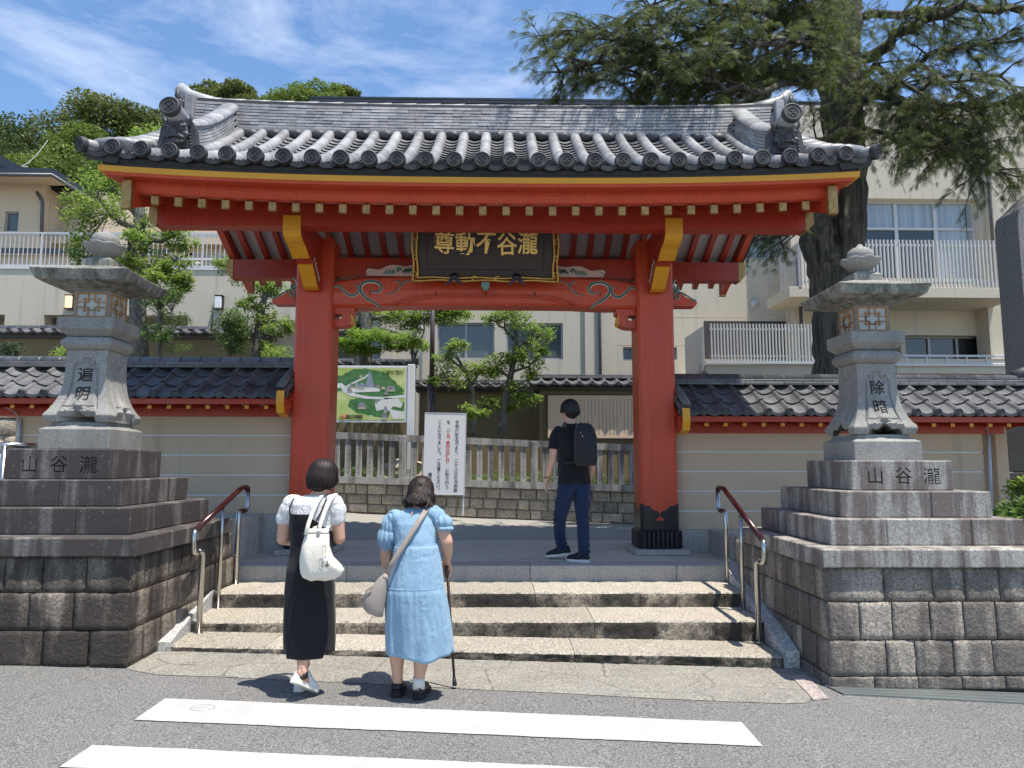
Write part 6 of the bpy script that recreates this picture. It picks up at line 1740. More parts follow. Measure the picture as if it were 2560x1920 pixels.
# column between bays
for (s0, s1) in ((2476, 2522),):
    mb = MB(); mb.box(xY(s0, Y2_ - .5), xY(s1, Y2_ - .5), Y2_ - .55, Y2_ + .02, zbot, zY(742, Y2_)); mb.build('pilaster', M['stucco_bldg'], BR)
    mb = MB(); mb.box(xY(2490, Y2_ - .5, 500), xY(2560, Y2_ - .5, 500), Y2_ - .35, Y2_ + .02, zY(738, YBc), ztop - .05); mb.build('pilaster', M['stucco_bldg'], BR)
x = xY(2478, Y2_ - .3, 500); mb = MB(); mb.tube([(x, Y2_ - .25, zY(700, Y2_)), (x, Y2_ - .25, ztop - .2)], .05, 10); mb.build('down_pipe', M['pipe_dark'], BR)
x = xY(2024, YG, 800); mb = MB(); mb.tube([(x, Y2_ - .45, zbot), (x, Y2_ - .45, zY(738, YBc))], .05, 10); mb.build('down_pipe', M['pipe_dark'], BR)
# pale ledge with low rail in front of the lower windows
slab(2240, 2570, 892, 930, 19.0, Y2_, name='ledge')
mb = MB(); z0, z1_ = zY(905, 19.0), zY(885, 19.0); xa, xb = xY(2256, 19.0), xY(2570, 19.0); mb.cbox(xa, xb, 18.97, 19.02, z1_ - .03, z1_ + .03, .008)
for k in range(8): x = xa + .1 + k * .55; mb.box(x, x + .04, 18.98, 19.01, z0 - .02, z1_ - .031)
mb.build('ledge_rail', M['white_frame'], BR); slab(2240, 2570, 903, 911, 18.94, 19.0, 'white_frame', 'ledge_flashing')
# lower louvred balcony
YL_ = 18.2
xa, xb = xY(1776, YL_, 850), xY(2060, YL_, 850); za, zc = zY(900, YL_), zY(806, YL_)
louvres(xa, xb, za, zc, YL_, .085, .030)
for k in range(16): mb = MB(); mb.box(xa - .22 - .0, xa - .17, YL_ + .02 + .11 * k, YL_ + .07 + .11 * k, za - .25, zc - .08); mb.build('louvre_slat', M['frame_grey'], BR)
mb = MB(); mb.cbox(xa - .12, xb, YL_ + .08, YF, za - .34, za - .08, .01); mb.build('balcony_slab', M['stucco_bldg'], BR)
mb = MB(); mb.box(xa - .15, xb, YL_ - .02, YL_ + .078, za - .075, za - .002); mb.build('ledge_flashing', M['white_frame'], BR)
mb = MB(); mb.box(xY(1760, YF - .01, 806), xY(1970, YF - .01, 806), YF - .02, YF, zY(895, YF), zY(800, YF)); mb.build('shade_panel', M['brown_post'], BR)  # dark sheet put in for the shade behind the lower slats

# ------------------------------------------------------------------ left: rendered terrace wall with railing and wall lamps
YT = 18.5
tw = root('terrace_wall', 'cream rendered terrace wall with deep openings and a white railing left of the gate', 'wall', (xY(250, YT), YT, 1.2))
zt_ = zY(680, YT); ops = []
for (s0, s1, t0, t1) in ((-60, 12, 793, 900), (110, 470, 793, 900), (384 + 250, 900, 803, 900)): ops.append((xY(s0, YT, t0), xY(s1, YT, t0), zY(t1, YT), zY(t0, YT)))
wall_holes(xY(-200, YT), xY(800, YT), .9, zt_, YT, .35, ops, 'stucco_bldg', tw)
mb = MB(); mb.box(xY(-200, YT), xY(800, YT), YT + .9, YT + 1.1, .9, zt_ - .1); mb.build('inner_wall', M['stucco_bldg'], tw)
mb = MB(); mb.box(xY(-200, YT), xY(800, YT), YT - .03, YT + 1.3, zt_, zt_ + .06); mb.build('coping', M['groove'], tw)
zr_ = zY(587, YT)
mb = MB(); xa, xb = xY(-200, YT), xY(760, YT)
mb.box(xa, xb, YT + .05, YT + .10, zr_ - .04, zr_); mb.box(xa, xb, YT + .05, YT + .09, zt_ + .10, zt_ + .13); mb.build('rail', M['white_frame'], tw)
me = None; x = xa; k = 0
post = None
while x < xb:
    if me is None:
        mb = MB(); mb.box(0, .018, 0, .018, 0, zr_ - zt_ - .17); me = mb.mesh('railing_bar', M['white_frame'])
        mb = MB(); mb.box(0, .04, 0, .04, 0, zr_ - zt_ - .10); mp_o = mb.mesh('railing_post', M['white_frame'])
    if k % 12 == 0: link('railing_post', mp_o, tw, None, T(x, YT + .04, zt_ + .06))
    else: link('railing_bar', me, tw, None, T(x, YT + .06, zt_ + .131))
    x += .118; k += 1
for sx, sy, lab, lit in ((177, 756, 'wall lamp glowing warm on the cream terrace wall left of the stone lantern', 1), (549, 757, 'unlit white wall lamp on the cream terrace wall right of the pruned tree', 0)):
    p = W(sx, sy, YT - .05); g = root('wall_lamp', lab, 'wall lamp', tuple(p), 'wall lamps on the terrace wall')
    mb = MB(); mb.cbox(p.x + .02, p.x + .10, YT - .10, YT, p.z - .17, p.z + .17, .01); mb.box(p.x - .11, p.x + .10, YT - .16, YT, p.z + .172, p.z + .19); mb.box(p.x - .11, p.x + .10, YT - .16, YT, p.z - .19, p.z - .172); mb.build('case', M['dark'], g)
    mb = MB(); mb.cbox(p.x - .10, p.x + .08, YT - .155, YT - .101, p.z - .165, p.z + .165, .02)
    if lit:
        t = NT('lamp_glow'); t.col((.8, .62, .38)); t.b.inputs['Emission Color'].default_value = (1, .72, .40, 1); t.b.inputs['Emission Strength'].default_value = .55; mb.build('lamp_shade', t.m, g)
    else: mb.build('lamp_shade', M['white_paint'], g)

# ------------------------------------------------------------------ house with black roofs, far left
YH = 25.0
hs_ = root('rendered_house', 'cream rendered house with black hipped roof and white balcony rail behind the terrace', 'house', (xY(80, YH), YH, 2))
def hx(s, sy=550): return xY(s, YH, sy)
def hz(s): return zY(s, YH)
holes = [(hx(12), hx(46), hz(588), hz(538))]
wall_holes(hx(-260), hx(108), 2, hz(470), YH, .3, holes, 'stucco_house', hs_)
window(hx(12), hx(46), hz(588), hz(538), YH + .1, hs_, 1, 'glass_blind', 'frame_grey')
mb = MB(); mb.box(hx(108), hx(690), YH + 1.0, YH + 1.3, 2, hz(462)); mb.box(hx(102), hx(690), YH + 1.9, YH + 2.1, 2, hz(440)); mb.box(hx(-260), hx(108), YH + .32, YH + 6, 2, hz(475)); mb.build('wall', M['stucco_house'], hs_)
# lower eave roof
mb = MB(); e0, e1 = hz(477), hz(458)
x0, x1 = hx(-260), hx(175, 470)
mb.loft([[(x0, YH - 1.0, e0 + .02), (x1, YH - 1.0, e0 + .02), (x1 + .6, YH + 2.5, e0 - .3)], [(x0, YH - 1.0, e1), (x1, YH - 1.0, e1), (x1 + .6, YH + 2.5, e1 - .3)], [(x0, YH + 1.5, hz(420)), (x1 - 2.2, YH + 1.5, hz(425)), (x1 - 1.8, YH + 5, hz(425))]], False, 0, False, False)
mb.build('roof', M['roof_black'], hs_, fix=True)
mb = MB(); mb.tube([(x0, YH - 1.05, e0 + .02), (x1, YH - 1.05, e0 + .02), (x1 + .6, YH + 2.4, e0 - .3)], .07, 8); mb.build('gutter', M['pipe_dark'], hs_)
mb = MB(); mb.loft([[(x0, YH - .95, e0 - .01), (x1 - .05, YH - .95, e0 - .01)], [(x0, YH + .1, e0 + .1), (x1 - .05, YH + .1, e0 + .1)]], False, 0, False, False); mb.build('soffit', M['stucco_house'], hs_)
# upper gable slope
mb = MB(); gx0, gz0 = hx(105, 450), hz(452); gx1, gz1 = hx(-60, 370), hz(372)
mb.prism([(gx0, gz0), (gx0 - .5, gz0 - .02), (gx1, gz1 - .42), (gx1, gz1)], YH - .2, YH + 4, 'y'); mb.build('gable_roof', M['roof_black'], hs_, fix=True)
mb = MB(); 
for k in range(9): mb.box(hx(-10) + k * .12, hx(-10) + k * .12 + .05, YH + .3, YH + .35, hz(455), hz(425))
for k in range(4): mb.box(hx(-10) - .1, hx(40), YH + .34, YH + .38, hz(452) + k * .17, hz(452) + k * .17 + .05)
mb.build('gable_lattice', M['white_frame'], hs_)
for pts in ([(92, 480), (106, 505), (104, 590)], [(175, 520), (136, 545), (134, 580)]):
    P = [W(a, b_, YH - .1 if pts[0][0] < 100 else YH + .9) for a, b_ in pts]; mb = MB(); mb.tube([tuple(p) for p in P], .06, 8); mb.build('down_pipe', M['pipe_dark'], hs_)
# balcony rail
mb = MB(); mb.box(hx(110), hx(640), YH + .5, YH + .6, hz(586), hz(581)); mb.box(hx(110), hx(640), YH + .5, YH + .6, hz(579) , hz(576)); mb.build('balcony_rail', M['white_frame'], hs_)
mb = MB(); mb.box(hx(110), hx(640), YH + .49, YH + 1.49, hz(592) - .2, hz(587)); mb.build('balcony', M['stucco_house'], hs_)
# low black roofs seen through the railing
YR_ = 21.5
lr = root('low_house', 'low cream outbuilding with dark tiled roof seen through the white terrace railing', 'house', (xY(200, YR_), YR_, 2))
mb = MB(); mb.loft([[(xY(-150, YR_), YR_, zY(642, YR_)), (xY(400, YR_), YR_, zY(642, YR_))], [(xY(-150, YR_), YR_, zY(632, YR_)), (xY(400, YR_), YR_, zY(632, YR_))], [(xY(-150, YR_), YR_ + 2, zY(592, YR_)), (xY(400, YR_), YR_ + 2, zY(592, YR_))]], False, 0, False, False)
for k in range(5): mb.box(xY(-150, YR_), xY(400, YR_), YR_ + .3 * k, YR_ + .3 * k + .08, zY(632 - 7 * k, YR_), zY(632 - 7 * k, YR_) + .05)
mb.build('roof', M['roof_black'], lr)
mb = MB(); mb.box(xY(-150, YR_), xY(390, YR_), YR_ + .2, YR_ + 3, 1.5, zY(640, YR_)); mb.build('wall', M['stucco_house'], lr)
mb = MB(); mb.loft([[(xY(440, YR_), YR_, zY(655, YR_)), (xY(620, YR_), YR_, zY(655, YR_))], [(xY(440, YR_), YR_, zY(650, YR_)), (xY(620, YR_), YR_, zY(650, YR_))], [(xY(420, YR_), YR_ + 1.5, zY(630, YR_)), (xY(620, YR_), YR_ + 1.5, zY(630, YR_))]], False, 0, False, False); mb.build('lean_to_roof', M['groove'], lr)
mb = MB(); mb.box(xY(440, YR_), xY(900, YR_), YR_ + .1, YR_ + 3, 1.5, zY(652, YR_)); mb.build('wall', M['stucco_house'], lr)
mb = MB(); mb.loft([[(xY(380, YR_), YR_ + .8, zY(640, YR_)), (xY(505, YR_), YR_ + .8, zY(640, YR_))], [(xY(380, YR_), YR_ + 2, zY(592, YR_)), (xY(530, YR_), YR_ + 2, zY(592, YR_))]], False, 0, False, False); mb.build('roof', M['roof_black'], lr)
for sx in (470, 497): p = W(sx, 690 - 30, YR_); mb = MB(); mb.tube([(p.x, YR_ + .1, p.z), (p.x, YR_ - .12, p.z - .01), (p.x, YR_ - .15, p.z - .12)], .06, 8); mb.build('vent_hood', M['louver'], lr)
# small green-roofed hall on the hill
YQ2 = 40.0
p = W(60, 420, YQ2); gh = root('hill_hall', 'small hall with pale green copper roof half hidden in the hillside trees', 'building', tuple(p))
mb = MB(); mb.prism([(W(-30, 421, YQ2).x, W(-30, 421, YQ2).z), (W(88, 421, YQ2).x, W(88, 421, YQ2).z), (W(88, 411, YQ2).x, W(88, 411, YQ2).z), (W(60, 404, YQ2).x, W(60, 408, YQ2).z), (W(-30, 404, YQ2).x, W(-30, 404, YQ2).z)], YQ2, YQ2 + 5, 'y'); t = NT('copper_roof'); t.col((.16, .27, .22)); t.rough(.6); mb.build('roof', t.m, gh, fix=True)
mb = MB(); mb.box(W(-30, 421, YQ2).x, W(80, 421, YQ2).x, YQ2 + .6, YQ2 + 4.5, 6, W(0, 422, YQ2).z); mb.build('wall', M['red2'], gh)
# cable sagging above the roofs
a, b_ = W(10, 415, 27), W(120, 350, 30); mb = MB(); mb.tube([tuple(a.lerp(b_, t) - Vector((0, 0, .5 * math.sin(PI * t)))) for t in [k / 10 for k in range(11)]], .008, 6)
tag(mb.build('cable', M['groove']), 'thin pale cable sagging across the hillside trees at the far left', 'cable')

# ------------------------------------------------------------------ far left behind the pedestal: stone wall, rail, path
yl = 11.0
g = root('stone_wall', 'sunlit rough granite wall with short balustrade at the far left edge', 'wall', (W(20, 1100, yl).x, yl, 1.2))
for r in range(4):
    for c_ in range(4):
        def fr(u, v, d): return (u, yl - d, v)
        x0 = W(-60, 1100, yl).x + c_ * .42 + (r % 2) * .2 - .2; zt0 = W(20, 1045, yl).z - r * .27
        mb = quad_stone(fr, x0, x0 + .42, zt0 - .27, zt0, r * 3 + c_, .05, .01, 4); mb.build('wall_stone', M['rough_back'], g, fix=True)
mb = MB(); xa, xb = W(-60, 1040, yl).x - .2, W(42, 1040, yl).x; mb.box(xa, xb, yl, yl + .25, 1.0, W(20, 1047, yl).z); mb.build('core', M['joint'], g)
mb = MB(); mb.cbox(xa, xb + .05, yl - .02, yl + .2, W(20, 1045, yl).z, W(20, 1033, yl).z, .01); mb.build('coping', M['fence_stone'], g)
for k in range(6): x = xb - .1 - k * .14; mb = MB(); mb.cbox(x, x + .075, yl + .02, yl + .12, W(20, 1032, yl).z, W(20, 1005, yl).z, .005); mb.build('baluster', M['fence_stone'], g)
p0, p1 = W(-60, 1115, 8.0), W(38, 1113, 8.0); g = root('steel_railing', 'short steel railing at the far left edge behind the dark pedestal', 'railing', (p1.x, 8, .6))
mb = MB(); mb.tube([tuple(p0), tuple(p1), (p1.x + .02, 8.6, p1.z)], .035, 10); mb.build('rail', M['steel'], g)
mb = MB(); mb.tube([(W(12, 1120, 8).x, 8, p1.z), (W(10, 1120, 8).x, 8, .2)], .03, 10); mb.build('post', M['steel'], g)
mb = MB(); mb.add([(-9, 7.7, .2), (-5.9, 7.7, .2), (-5.9, 11, 1.35), (-9, 11, 1.35)], [(0, 1, 2, 3)]); o = mb.build('ramp', M['apron']); o['kind'] = 'structure'

# ------------------------------------------------------------------ right edge: tall grey slab, dark concrete wall
a, b_ = W(2512, 850, 8.0), W(2700, 850, 8.0); zt0, zt1 = W(2512, 510, 8.0).z, W(2560, 478, 8.0).z
g = root('stone_monument', 'tall smooth grey stone slab rising at the right edge of the scene', 'monument', (a.x + .3, 10.3, 1))
yv = 10.3; xa = W(2572, 900, yv).x; mb = MB(); mb.prism([(xa, 0.5), (xa + 1.4, .5), (xa + 1.4, W(2560, 470, yv).z + .9), (xa + .03, W(2516, 525, yv).z), (xa, W(2516, 530, yv).z - .1)], yv, yv + .5, 'y'); mb.build('slab', M['cream_slab'], g, fix=True)
g = root('concrete_wall', 'dark damp concrete block wall behind bushes at the right edge', 'wall', (W(2530, 1200, 9.9).x, 9.9, .2))
t = _stucco('dark_concrete', (.055, .055, .05), 20, .3, .5)
for r in range(3):
    for c_ in range(3):
        z0 = .25 + r * .62; x0 = W(2496, 1200, 9.9).x - .25 + c_ * .95 + (r % 2) * .3; mb = MB(); mb.cbox(x0, x0 + .945, 9.9 + .12 * r, 10.25, z0, z0 + .61 if r < 2 else z0 + 1.05, .01); mb.build('concrete_block', t, g)
g = root('gate_post', 'ochre rendered post beyond the end of the right plaster wall', 'post', (W(2490, 1150, 9.5).x, 9.5, .5))
mb = MB(); mb.cbox(W(2478, 1150, 9.5).x, W(2500, 1150, 9.5).x + .05, 9.4, 9.8, .8, W(2490, 1040, 9.5).z + .3, .01); mb.build('post', M['stucco_wall'], g)
# ------------------------------------------------------------------ vegetation
def leaves(name, P, size, mat, parent, up=.5, aspect=.42, droop=0.0, dirs=None, jit=.35, fold=True):
    """one leaf-shaped face pair per point"""
    n = len(P); P = np.asarray(P, float)
    nrm = RNG.normal(size=(n, 3)); nrm[:, 2] = np.abs(nrm[:, 2]) + up * 2; nrm /= np.linalg.norm(nrm, axis=1)[:, None]
    a = RNG.normal(size=(n, 3)) if dirs is None else dirs + RNG.normal(size=(n, 3)) * jit
    a[:, 2] -= droop; a -= nrm * (a * nrm).sum(1)[:, None]; a /= np.linalg.norm(a, axis=1)[:, None] + 1e-9
    b = np.cross(nrm, a); s = size * RNG.uniform(.6, 1.3, n)[:, None]
    V = np.stack([P, P + a * s * .45 + b * s * aspect * .5 - nrm * s * .06, P + a * s, P + a * s * .45 - b * s * aspect * .5 - nrm * s * .06], 1).reshape(-1, 3)
    F = np.arange(4 * n).reshape(n, 4)
    return link(name, np_mesh(name, V, F, mat), parent)
def wiggle(p0, p1, n, amp, seed=0):
    p0, p1 = Vector(p0), Vector(p1); out = []
    for i in range(n + 1):
        t = i / n; k = math.sin(PI * t) if n > 1 else 0
        out.append(p0.lerp(p1, t) + Vector((noise.noise((t * 3.1, seed, 1)), noise.noise((t * 3.1, seed, 5)), noise.noise((t * 3.1, seed, 9)))) * amp * k * 2)
    return out
def blob_pts(c, r, n, flat=1.0, shell=.55):
    d = RNG.normal(size=(n, 3)); d /= np.linalg.norm(d, axis=1)[:, None]
    q = shell + (1 - shell) * RNG.random(n) ** .6
    return np.asarray(c) + d * q[:, None] * np.asarray([r, r, r * flat])

# --- hillside trees: crowns of many leafy clumps on forked trunks
hill = root('hill', '', 'hill', (0, 0, 0)) if False else None
def hz_(x, y):  # ground of the hill
    return max(0.6, 1.0 + (y - 27) * .26 + max(0, (-x - 4)) * .05)
nx_, ny_ = 30, 16
V = [(-60 + 100 * i / nx_, 27 + 60 * j / ny_, hz_(-60 + 100 * i / nx_, 27 + 60 * j / ny_)) for j in range(ny_ + 1) for i in range(nx_ + 1)]
me = bpy.data.meshes.new('hillside'); me.from_pydata(V, [], [(j * (nx_ + 1) + i, j * (nx_ + 1) + i + 1, (j + 1) * (nx_ + 1) + i + 1, (j + 1) * (nx_ + 1) + i) for j in range(ny_) for i in range(nx_)])
me.materials.append(M['soil']); o = link('hillside', me); o['kind'] = 'structure'
HT = [ # photo x of the crown centre, photo y of its top, depth, crown width (photo px), tint, height of crown px, label
 (45, 292, 41, 250, 0, 260, 'dark rounded hillside tree at the far left edge'),
 (190, 330, 37, 170, 2, 200, 'pale green hillside tree between the far left tree and the tallest crown'),
 (262, 245, 40, 240, 1, 300, 'tallest broad yellow-green tree on the left hillside'),
 (390, 300, 42, 200, 0, 240, 'dark green hillside tree right of the tallest crown'),
 (160, 420, 33, 200, 2, 130, 'low bright hillside bush above the left house roof'),
 (290, 430, 34, 260, 0, 200, 'deep green mass of hillside tree above the left lantern'),
 (455, 270, 44, 170, 0, 260, 'dark hillside tree behind the left end of the gate ridge'),
 (525, 210, 46, 110, 1, 220, 'olive hillside tree with two tufts left of the ridge'),
 (590, 212, 46, 110, 1, 220, 'olive rounded hillside tree above the left part of the gate ridge'),
 (700, 240, 46, 120, 2, 220, 'low green hillside tree peeping over the left half of the ridge'),
 (795, 208, 46, 150, 2, 220, 'bright green hillside tree left of the thin black roof'),
 (860, 222, 47, 90, 1, 200, 'small olive tree tuft beside the thin black roof'),
 (-60, 350, 34, 260, 0, 220, 'dark tree leaning into view at the far left'),
 (380, 360, 36, 150, 2, 140, 'fresh green hillside tree behind the corner of the gate roof'),
]
for i, (sx, sy, Y, wpx, tint, hpx, lab) in enumerate(HT):
    top = W(sx, sy - 8, Y); wid = wpx / FPX * Y * 1.3; ht = hpx / FPX * Y * 1.06
    base = hz_(top.x, Y); cz = top.z - ht * .5
    g = root('hillside_tree', lab, 'tree', (top.x, Y, base), 'trees on the hillside')
    sy -= 14
    nc = 30; C = [(np.array([top.x + k * wid * .22, Y, top.z - wid * .14 - abs(k) * ht * .05]), wid * .16) for k in (-1, 0, 1)]
    for k in range(nc):
        d = RNG.normal(size=3); d /= np.linalg.norm(d); q = RNG.random() ** .35
        if k > 3 and d[1] > .3: d[1] *= -1
        C.append((np.array([top.x + d[0] * q * wid * .42, Y + d[1] * q * wid * .35, cz + d[2] * q * ht * .44]), wid * RNG.uniform(.14, .24)))
    P = np.concatenate([blob_pts(c, r, 620, .82, .6) for c, r in C]); P = P[P[:, 2] > base - .5]
    leaves('crown', P, .20 if Y > 38 else .17, M['leaf_hill'][tint], g, .45, .55, .1)
    mb = MB(); tb = Vector((top.x, Y, base - .3)); fk = Vector((top.x + .2, Y, base + (cz - base) * .6))
    mb.tube(wiggle(tb, fk, 4, .2, i), [.28, .25, .22, .2, .17], 8)
    for c, r in C[:9]: mb.tube(wiggle(fk, c, 4, .25, i + c[0]), [.14, .10, .07, .05, .03], 6)
    mb.build('trunk', M['bark_grey'], g)

# --- pruned garden trees: twisting trunks, pads of leaves on each limb
def garden_tree(lab, Y, trunk, rad, limbs, leafsz, mat, dens=1.0, barkm='bark_grey', kind='garden_tree', cat='tree', group=None, flat=.8, yj=.5, aspect=.38, up=.5):
    """trunk/limbs: photo-pixel polylines at depth Y (limbs may carry a depth offset); pads: (limb end, radius m)"""
    P0 = W(trunk[0][0], trunk[0][1], Y); g = root(kind, lab, cat, tuple(P0), group)
    rr_ = random.Random(int(trunk[0][0]))
    mb = MB(); TP_ = [W(a, b_, Y) for a, b_ in trunk]; q = []
    for i in range(len(TP_) - 1): q += wiggle(TP_[i], TP_[i + 1], 3, .05, i)[:-1]
    q.append(TP_[-1]); n = len(q); mb.tube(q, [rad * (1 - .62 * i / n) * (1 + .12 * noise.noise((i * .9, rad, 3))) for i in range(n)], 9); mb.build('trunk', M[barkm], g)
    allp = []; bm_ = MB()
    for li, (pts, pads, off) in enumerate(limbs):
        LP = [W(a, b_, Y + off * i / max(1, len(pts) - 1)) for i, (a, b_) in enumerate(pts)]
        q = []
        for i in range(len(LP) - 1): q += wiggle(LP[i], LP[i + 1], 3, .06, li + i * 3.3)[:-1]
        q.append(LP[-1]); n = len(q); bm_.tube(q, [max(.008, rad * .42 * (1 - .75 * i / n)) for i in range(n)], 7)
        for (sx, sy, r, off2) in pads:
            r *= 1.32
            c = W(sx, sy, Y + off + off2); src = min(q, key=lambda v: (v - c).length)
            k = 4 + int(r * 9)
            for j in range(k):   # twigs reaching into the pad
                e = c + Vector((rr_.uniform(-1, 1) * r * .8, rr_.uniform(-1, 1) * r * .8, rr_.uniform(-.4, .5) * r * flat)); bm_.tube(wiggle(src, e, 3, .05, j + sx), [.010, .008, .006, .003], 5)
                sub_ = blob_pts(tuple(e), r * .48, int(95 * dens), .75, .1); allp.append(sub_)
            allp.append(blob_pts(tuple(c), r, int(200 * dens * (r / .4) ** 1.5), flat, .35))
    bm_.build('limbs', M[barkm], g)
    leaves('crown', np.concatenate(allp), leafsz, M[mat], g, up, aspect, .35)
    return g
# tall pruned tree behind the left lantern
garden_tree('pruned tree with grey twisting trunk and fresh green leaf pads behind the left lantern', 13.6, [(350, 905), (344, 760), (342, 640), (350, 540), (346, 470), (330, 400)], .17,
 [([(345, 570), (310, 560), (270, 535), (240, 470)], [(235, 470, .42, 0), (262, 520, .34, -.1), (215, 560, .30, 0), (205, 610, .26, 0), (215, 505, .25, .1)], -.3),
  ([(346, 540), (310, 500), (275, 470), (260, 430)], [(280, 415, .38, 0), (300, 470, .36, .1), (245, 440, .28, 0), (260, 390, .22, 0)], .1),
  ([(348, 620), (380, 600), (412, 600), (440, 590)], [(430, 588, .30, 0), (400, 560, .28, 0), (380, 640, .26, 0), (455, 610, .20, 0)], .2),
  ([(345, 700), (385, 700), (425, 670), (440, 640)], [(440, 655, .24, 0), (415, 690, .26, 0), (380, 670, .22, -.1), (452, 700, .2, 0)], .1),
  ([(344, 700), (300, 640), (240, 640), (205, 640)], [(205, 650, .22, -.1), (240, 660, .2, -.1)], -.2),
  ([(345, 770), (385, 745), (420, 730), (445, 715)], [(430, 745, .18, 0), (445, 720, .16, 0)], .2),
  ([(345, 620), (330, 620), (320, 610)], [(330, 650, .22, -.1), (365, 690, .2, -.1), (350, 590, .22, -.2)], -.3),
  ([(335, 430), (345, 380), (380, 350)], [(385, 345, .30, .2), (350, 355, .25, .2), (330, 380, .25, .1)], .4)], .085, 'leaf_fresh', .75)
garden_tree('small glossy-leaved tree with bare stem under the pruned tree left of the gate', 13.0, [(398, 900), (399, 800), (400, 740), (398, 700)], .05,
 [([(399, 790), (430, 780)], [(420, 735, .24, 0), (380, 745, .22, 0), (400, 770, .2, 0)], 0), ([(400, 850), (370, 840)], [(375, 835, .2, 0), (405, 830, .24, -.1), (430, 860, .2, 0), (440, 800, .18, 0)], 0)], .06, 'leaf_mid', .6)
garden_tree('slender tree with pale mottled trunk right behind the left end of the gate roof', 13.8, [(640, 905), (645, 830), (655, 770), (668, 720), (672, 690)], .09,
 [([(665, 730), (630, 700), (600, 680), (575, 665)], [(590, 665, .24, 0), (620, 690, .28, 0), (565, 655, .16, 0), (645, 720, .2, 0)], 0),
  ([(668, 740), (690, 720)], [(695, 725, .24, 0), (675, 705, .2, 0)], .1), ([(652, 790), (640, 770)], [(640, 770, .2, 0), (625, 755, .16, 0)], 0),
  ([(648, 820), (690, 800)], [(690, 820, .24, 0), (665, 795, .2, 0), (705, 825, .16, 0)], 0), ([(645, 850), (680, 860)], [(690, 875, .18, 0)], 0)], .075, 'leaf_fresh', .7)
def shrub(lab, sx, sy, Y, r, h, mat, n=2600, sz=.05, nm='shrub', spikes=0):
    p = W(sx, sy, Y); g = root(nm, lab, 'shrub', (p.x, Y, p.z - h / 2))
    C = [(np.array([p.x + RNG.uniform(-.5, .5) * r, Y + RNG.uniform(-.4, .4) * r, p.z + RNG.uniform(-.35, .4) * h]), RNG.uniform(.3, .5) * r) for _ in range(12)]
    P = np.concatenate([blob_pts(c, q, n // 12, .9, .45) for c, q in C]); leaves('foliage', P, sz, M[mat], g, .3, .5)
    mb = MB()
    for k, (c, q) in enumerate(C): mb.tube(wiggle((p.x, Y, p.z - h / 2 - .1), c, 3, .05, k), [.015, .012, .008, .004], 5)
    for k in range(spikes):
        x = p.x + RNG.uniform(-.7, .7) * r; zt_ = p.z + h * .5 + RNG.uniform(.05, .3); mb.tube([(x, Y, p.z), (x + .02, Y, zt_)], [.008, .003], 4)
        leaves('foliage', np.array([(x, Y, z) for z in np.linspace(p.z + h * .3, zt_, 18)]), .04, M[mat], g, .2, .5)
    mb.build('stems', M['bark_grey'], g); return g
shrub('bushy round green shrub beside the slender tree left of the gate pillar', 575, 830, 13.4, .52, .75, 'leaf_mid', 4200, .05, spikes=5)
shrub('low yellow-green clipped shrub peeping over the left wall roof beside the pillar', 700, 892, 12.6, .4, .2, 'leaf_fresh', 1500, .04)
shrub('low clipped shrub above the left wall roof beside the left lantern', 165, 890, 12.6, .35, .2, 'leaf_fresh', 900, .045)
shrub('dark small bush above the left wall roof at the left edge', 25, 880, 13.0, .3, .3, 'leaf_dark', 700, .05)
# maple layers seen through the gateway
garden_tree('spreading maple with layered bright leaf tiers behind the map board', 14.6, [(915, 920), (912, 860), (918, 800), (925, 770), (940, 700)], .14,
 [([(918, 800), (960, 790), (1010, 770), (1060, 760)], [(1000, 795, .42, 0), (1065, 790, .40, .2), (1120, 795, .34, .2), (960, 790, .3, .2), (1150, 785, .22, 0)], .2),
  ([(915, 850), (940, 830), (985, 830), (1040, 845)], [(905, 835, .26, -.3), (950, 845, .32, -.3), (1000, 850, .36, -.3), (880, 862, .22, -.3), (1050, 862, .26, -.2), (985, 868, .2, -.3)], -.3),
  ([(914, 870), (890, 860), (870, 850)], [(868, 855, .24, -.3), (890, 875, .24, -.2), (925, 875, .22, -.2)], -.4),
  ([(930, 760), (970, 740), (1040, 730)], [(1010, 745, .35, .3), (1080, 760, .3, .2), (1110, 770, .25, 0)], .2)], .055, 'leaf_maple', 1.3, flat=.28, up=1.0, aspect=.6)
garden_tree('dark-stemmed forked tree between the map board and the lamp post', 15.0, [(1030, 960), (1035, 900), (1025, 850)], .07, [([(1035, 900), (1050, 860), (1060, 810)], [(1050, 800, .25, 0), (1020, 820, .2, 0)], 0)], .055, 'leaf_mid', .8, flat=.4)
garden_tree('pruned loquat-like tree with light green pads in front of the building windows', 13.8, [(1253, 1085), (1258, 1020), (1272, 960), (1285, 900), (1290, 840), (1285, 800)], .085,
 [([(1285, 850), (1260, 820), (1225, 800)], [(1265, 790, .24, 0), (1230, 800, .18, 0), (1290, 785, .22, 0)], 0), ([(1288, 870), (1320, 850), (1345, 840)], [(1310, 820, .26, 0), (1345, 835, .24, 0), (1325, 870, .24, 0)], 0),
  ([(1280, 930), (1310, 920), (1340, 900)], [(1325, 905, .24, 0), (1345, 880, .16, 0), (1300, 890, .2, 0), (1335, 935, .18, 0)], 0), ([(1278, 945), (1240, 920), (1215, 915)], [(1235, 918, .26, 0), (1260, 900, .2, 0), (1215, 935, .2, 0)], 0),
  ([(1265, 990), (1300, 975), (1330, 975)], [(1305, 985, .22, 0), (1325, 1005, .16, 0), (1285, 965, .16, 0)], 0), ([(1262, 1010), (1230, 1005)], [(1225, 1012, .2, 0), (1200, 1025, .16, 0), (1280, 1020, .14, 0)], 0)], .075, 'leaf_fresh', .62)
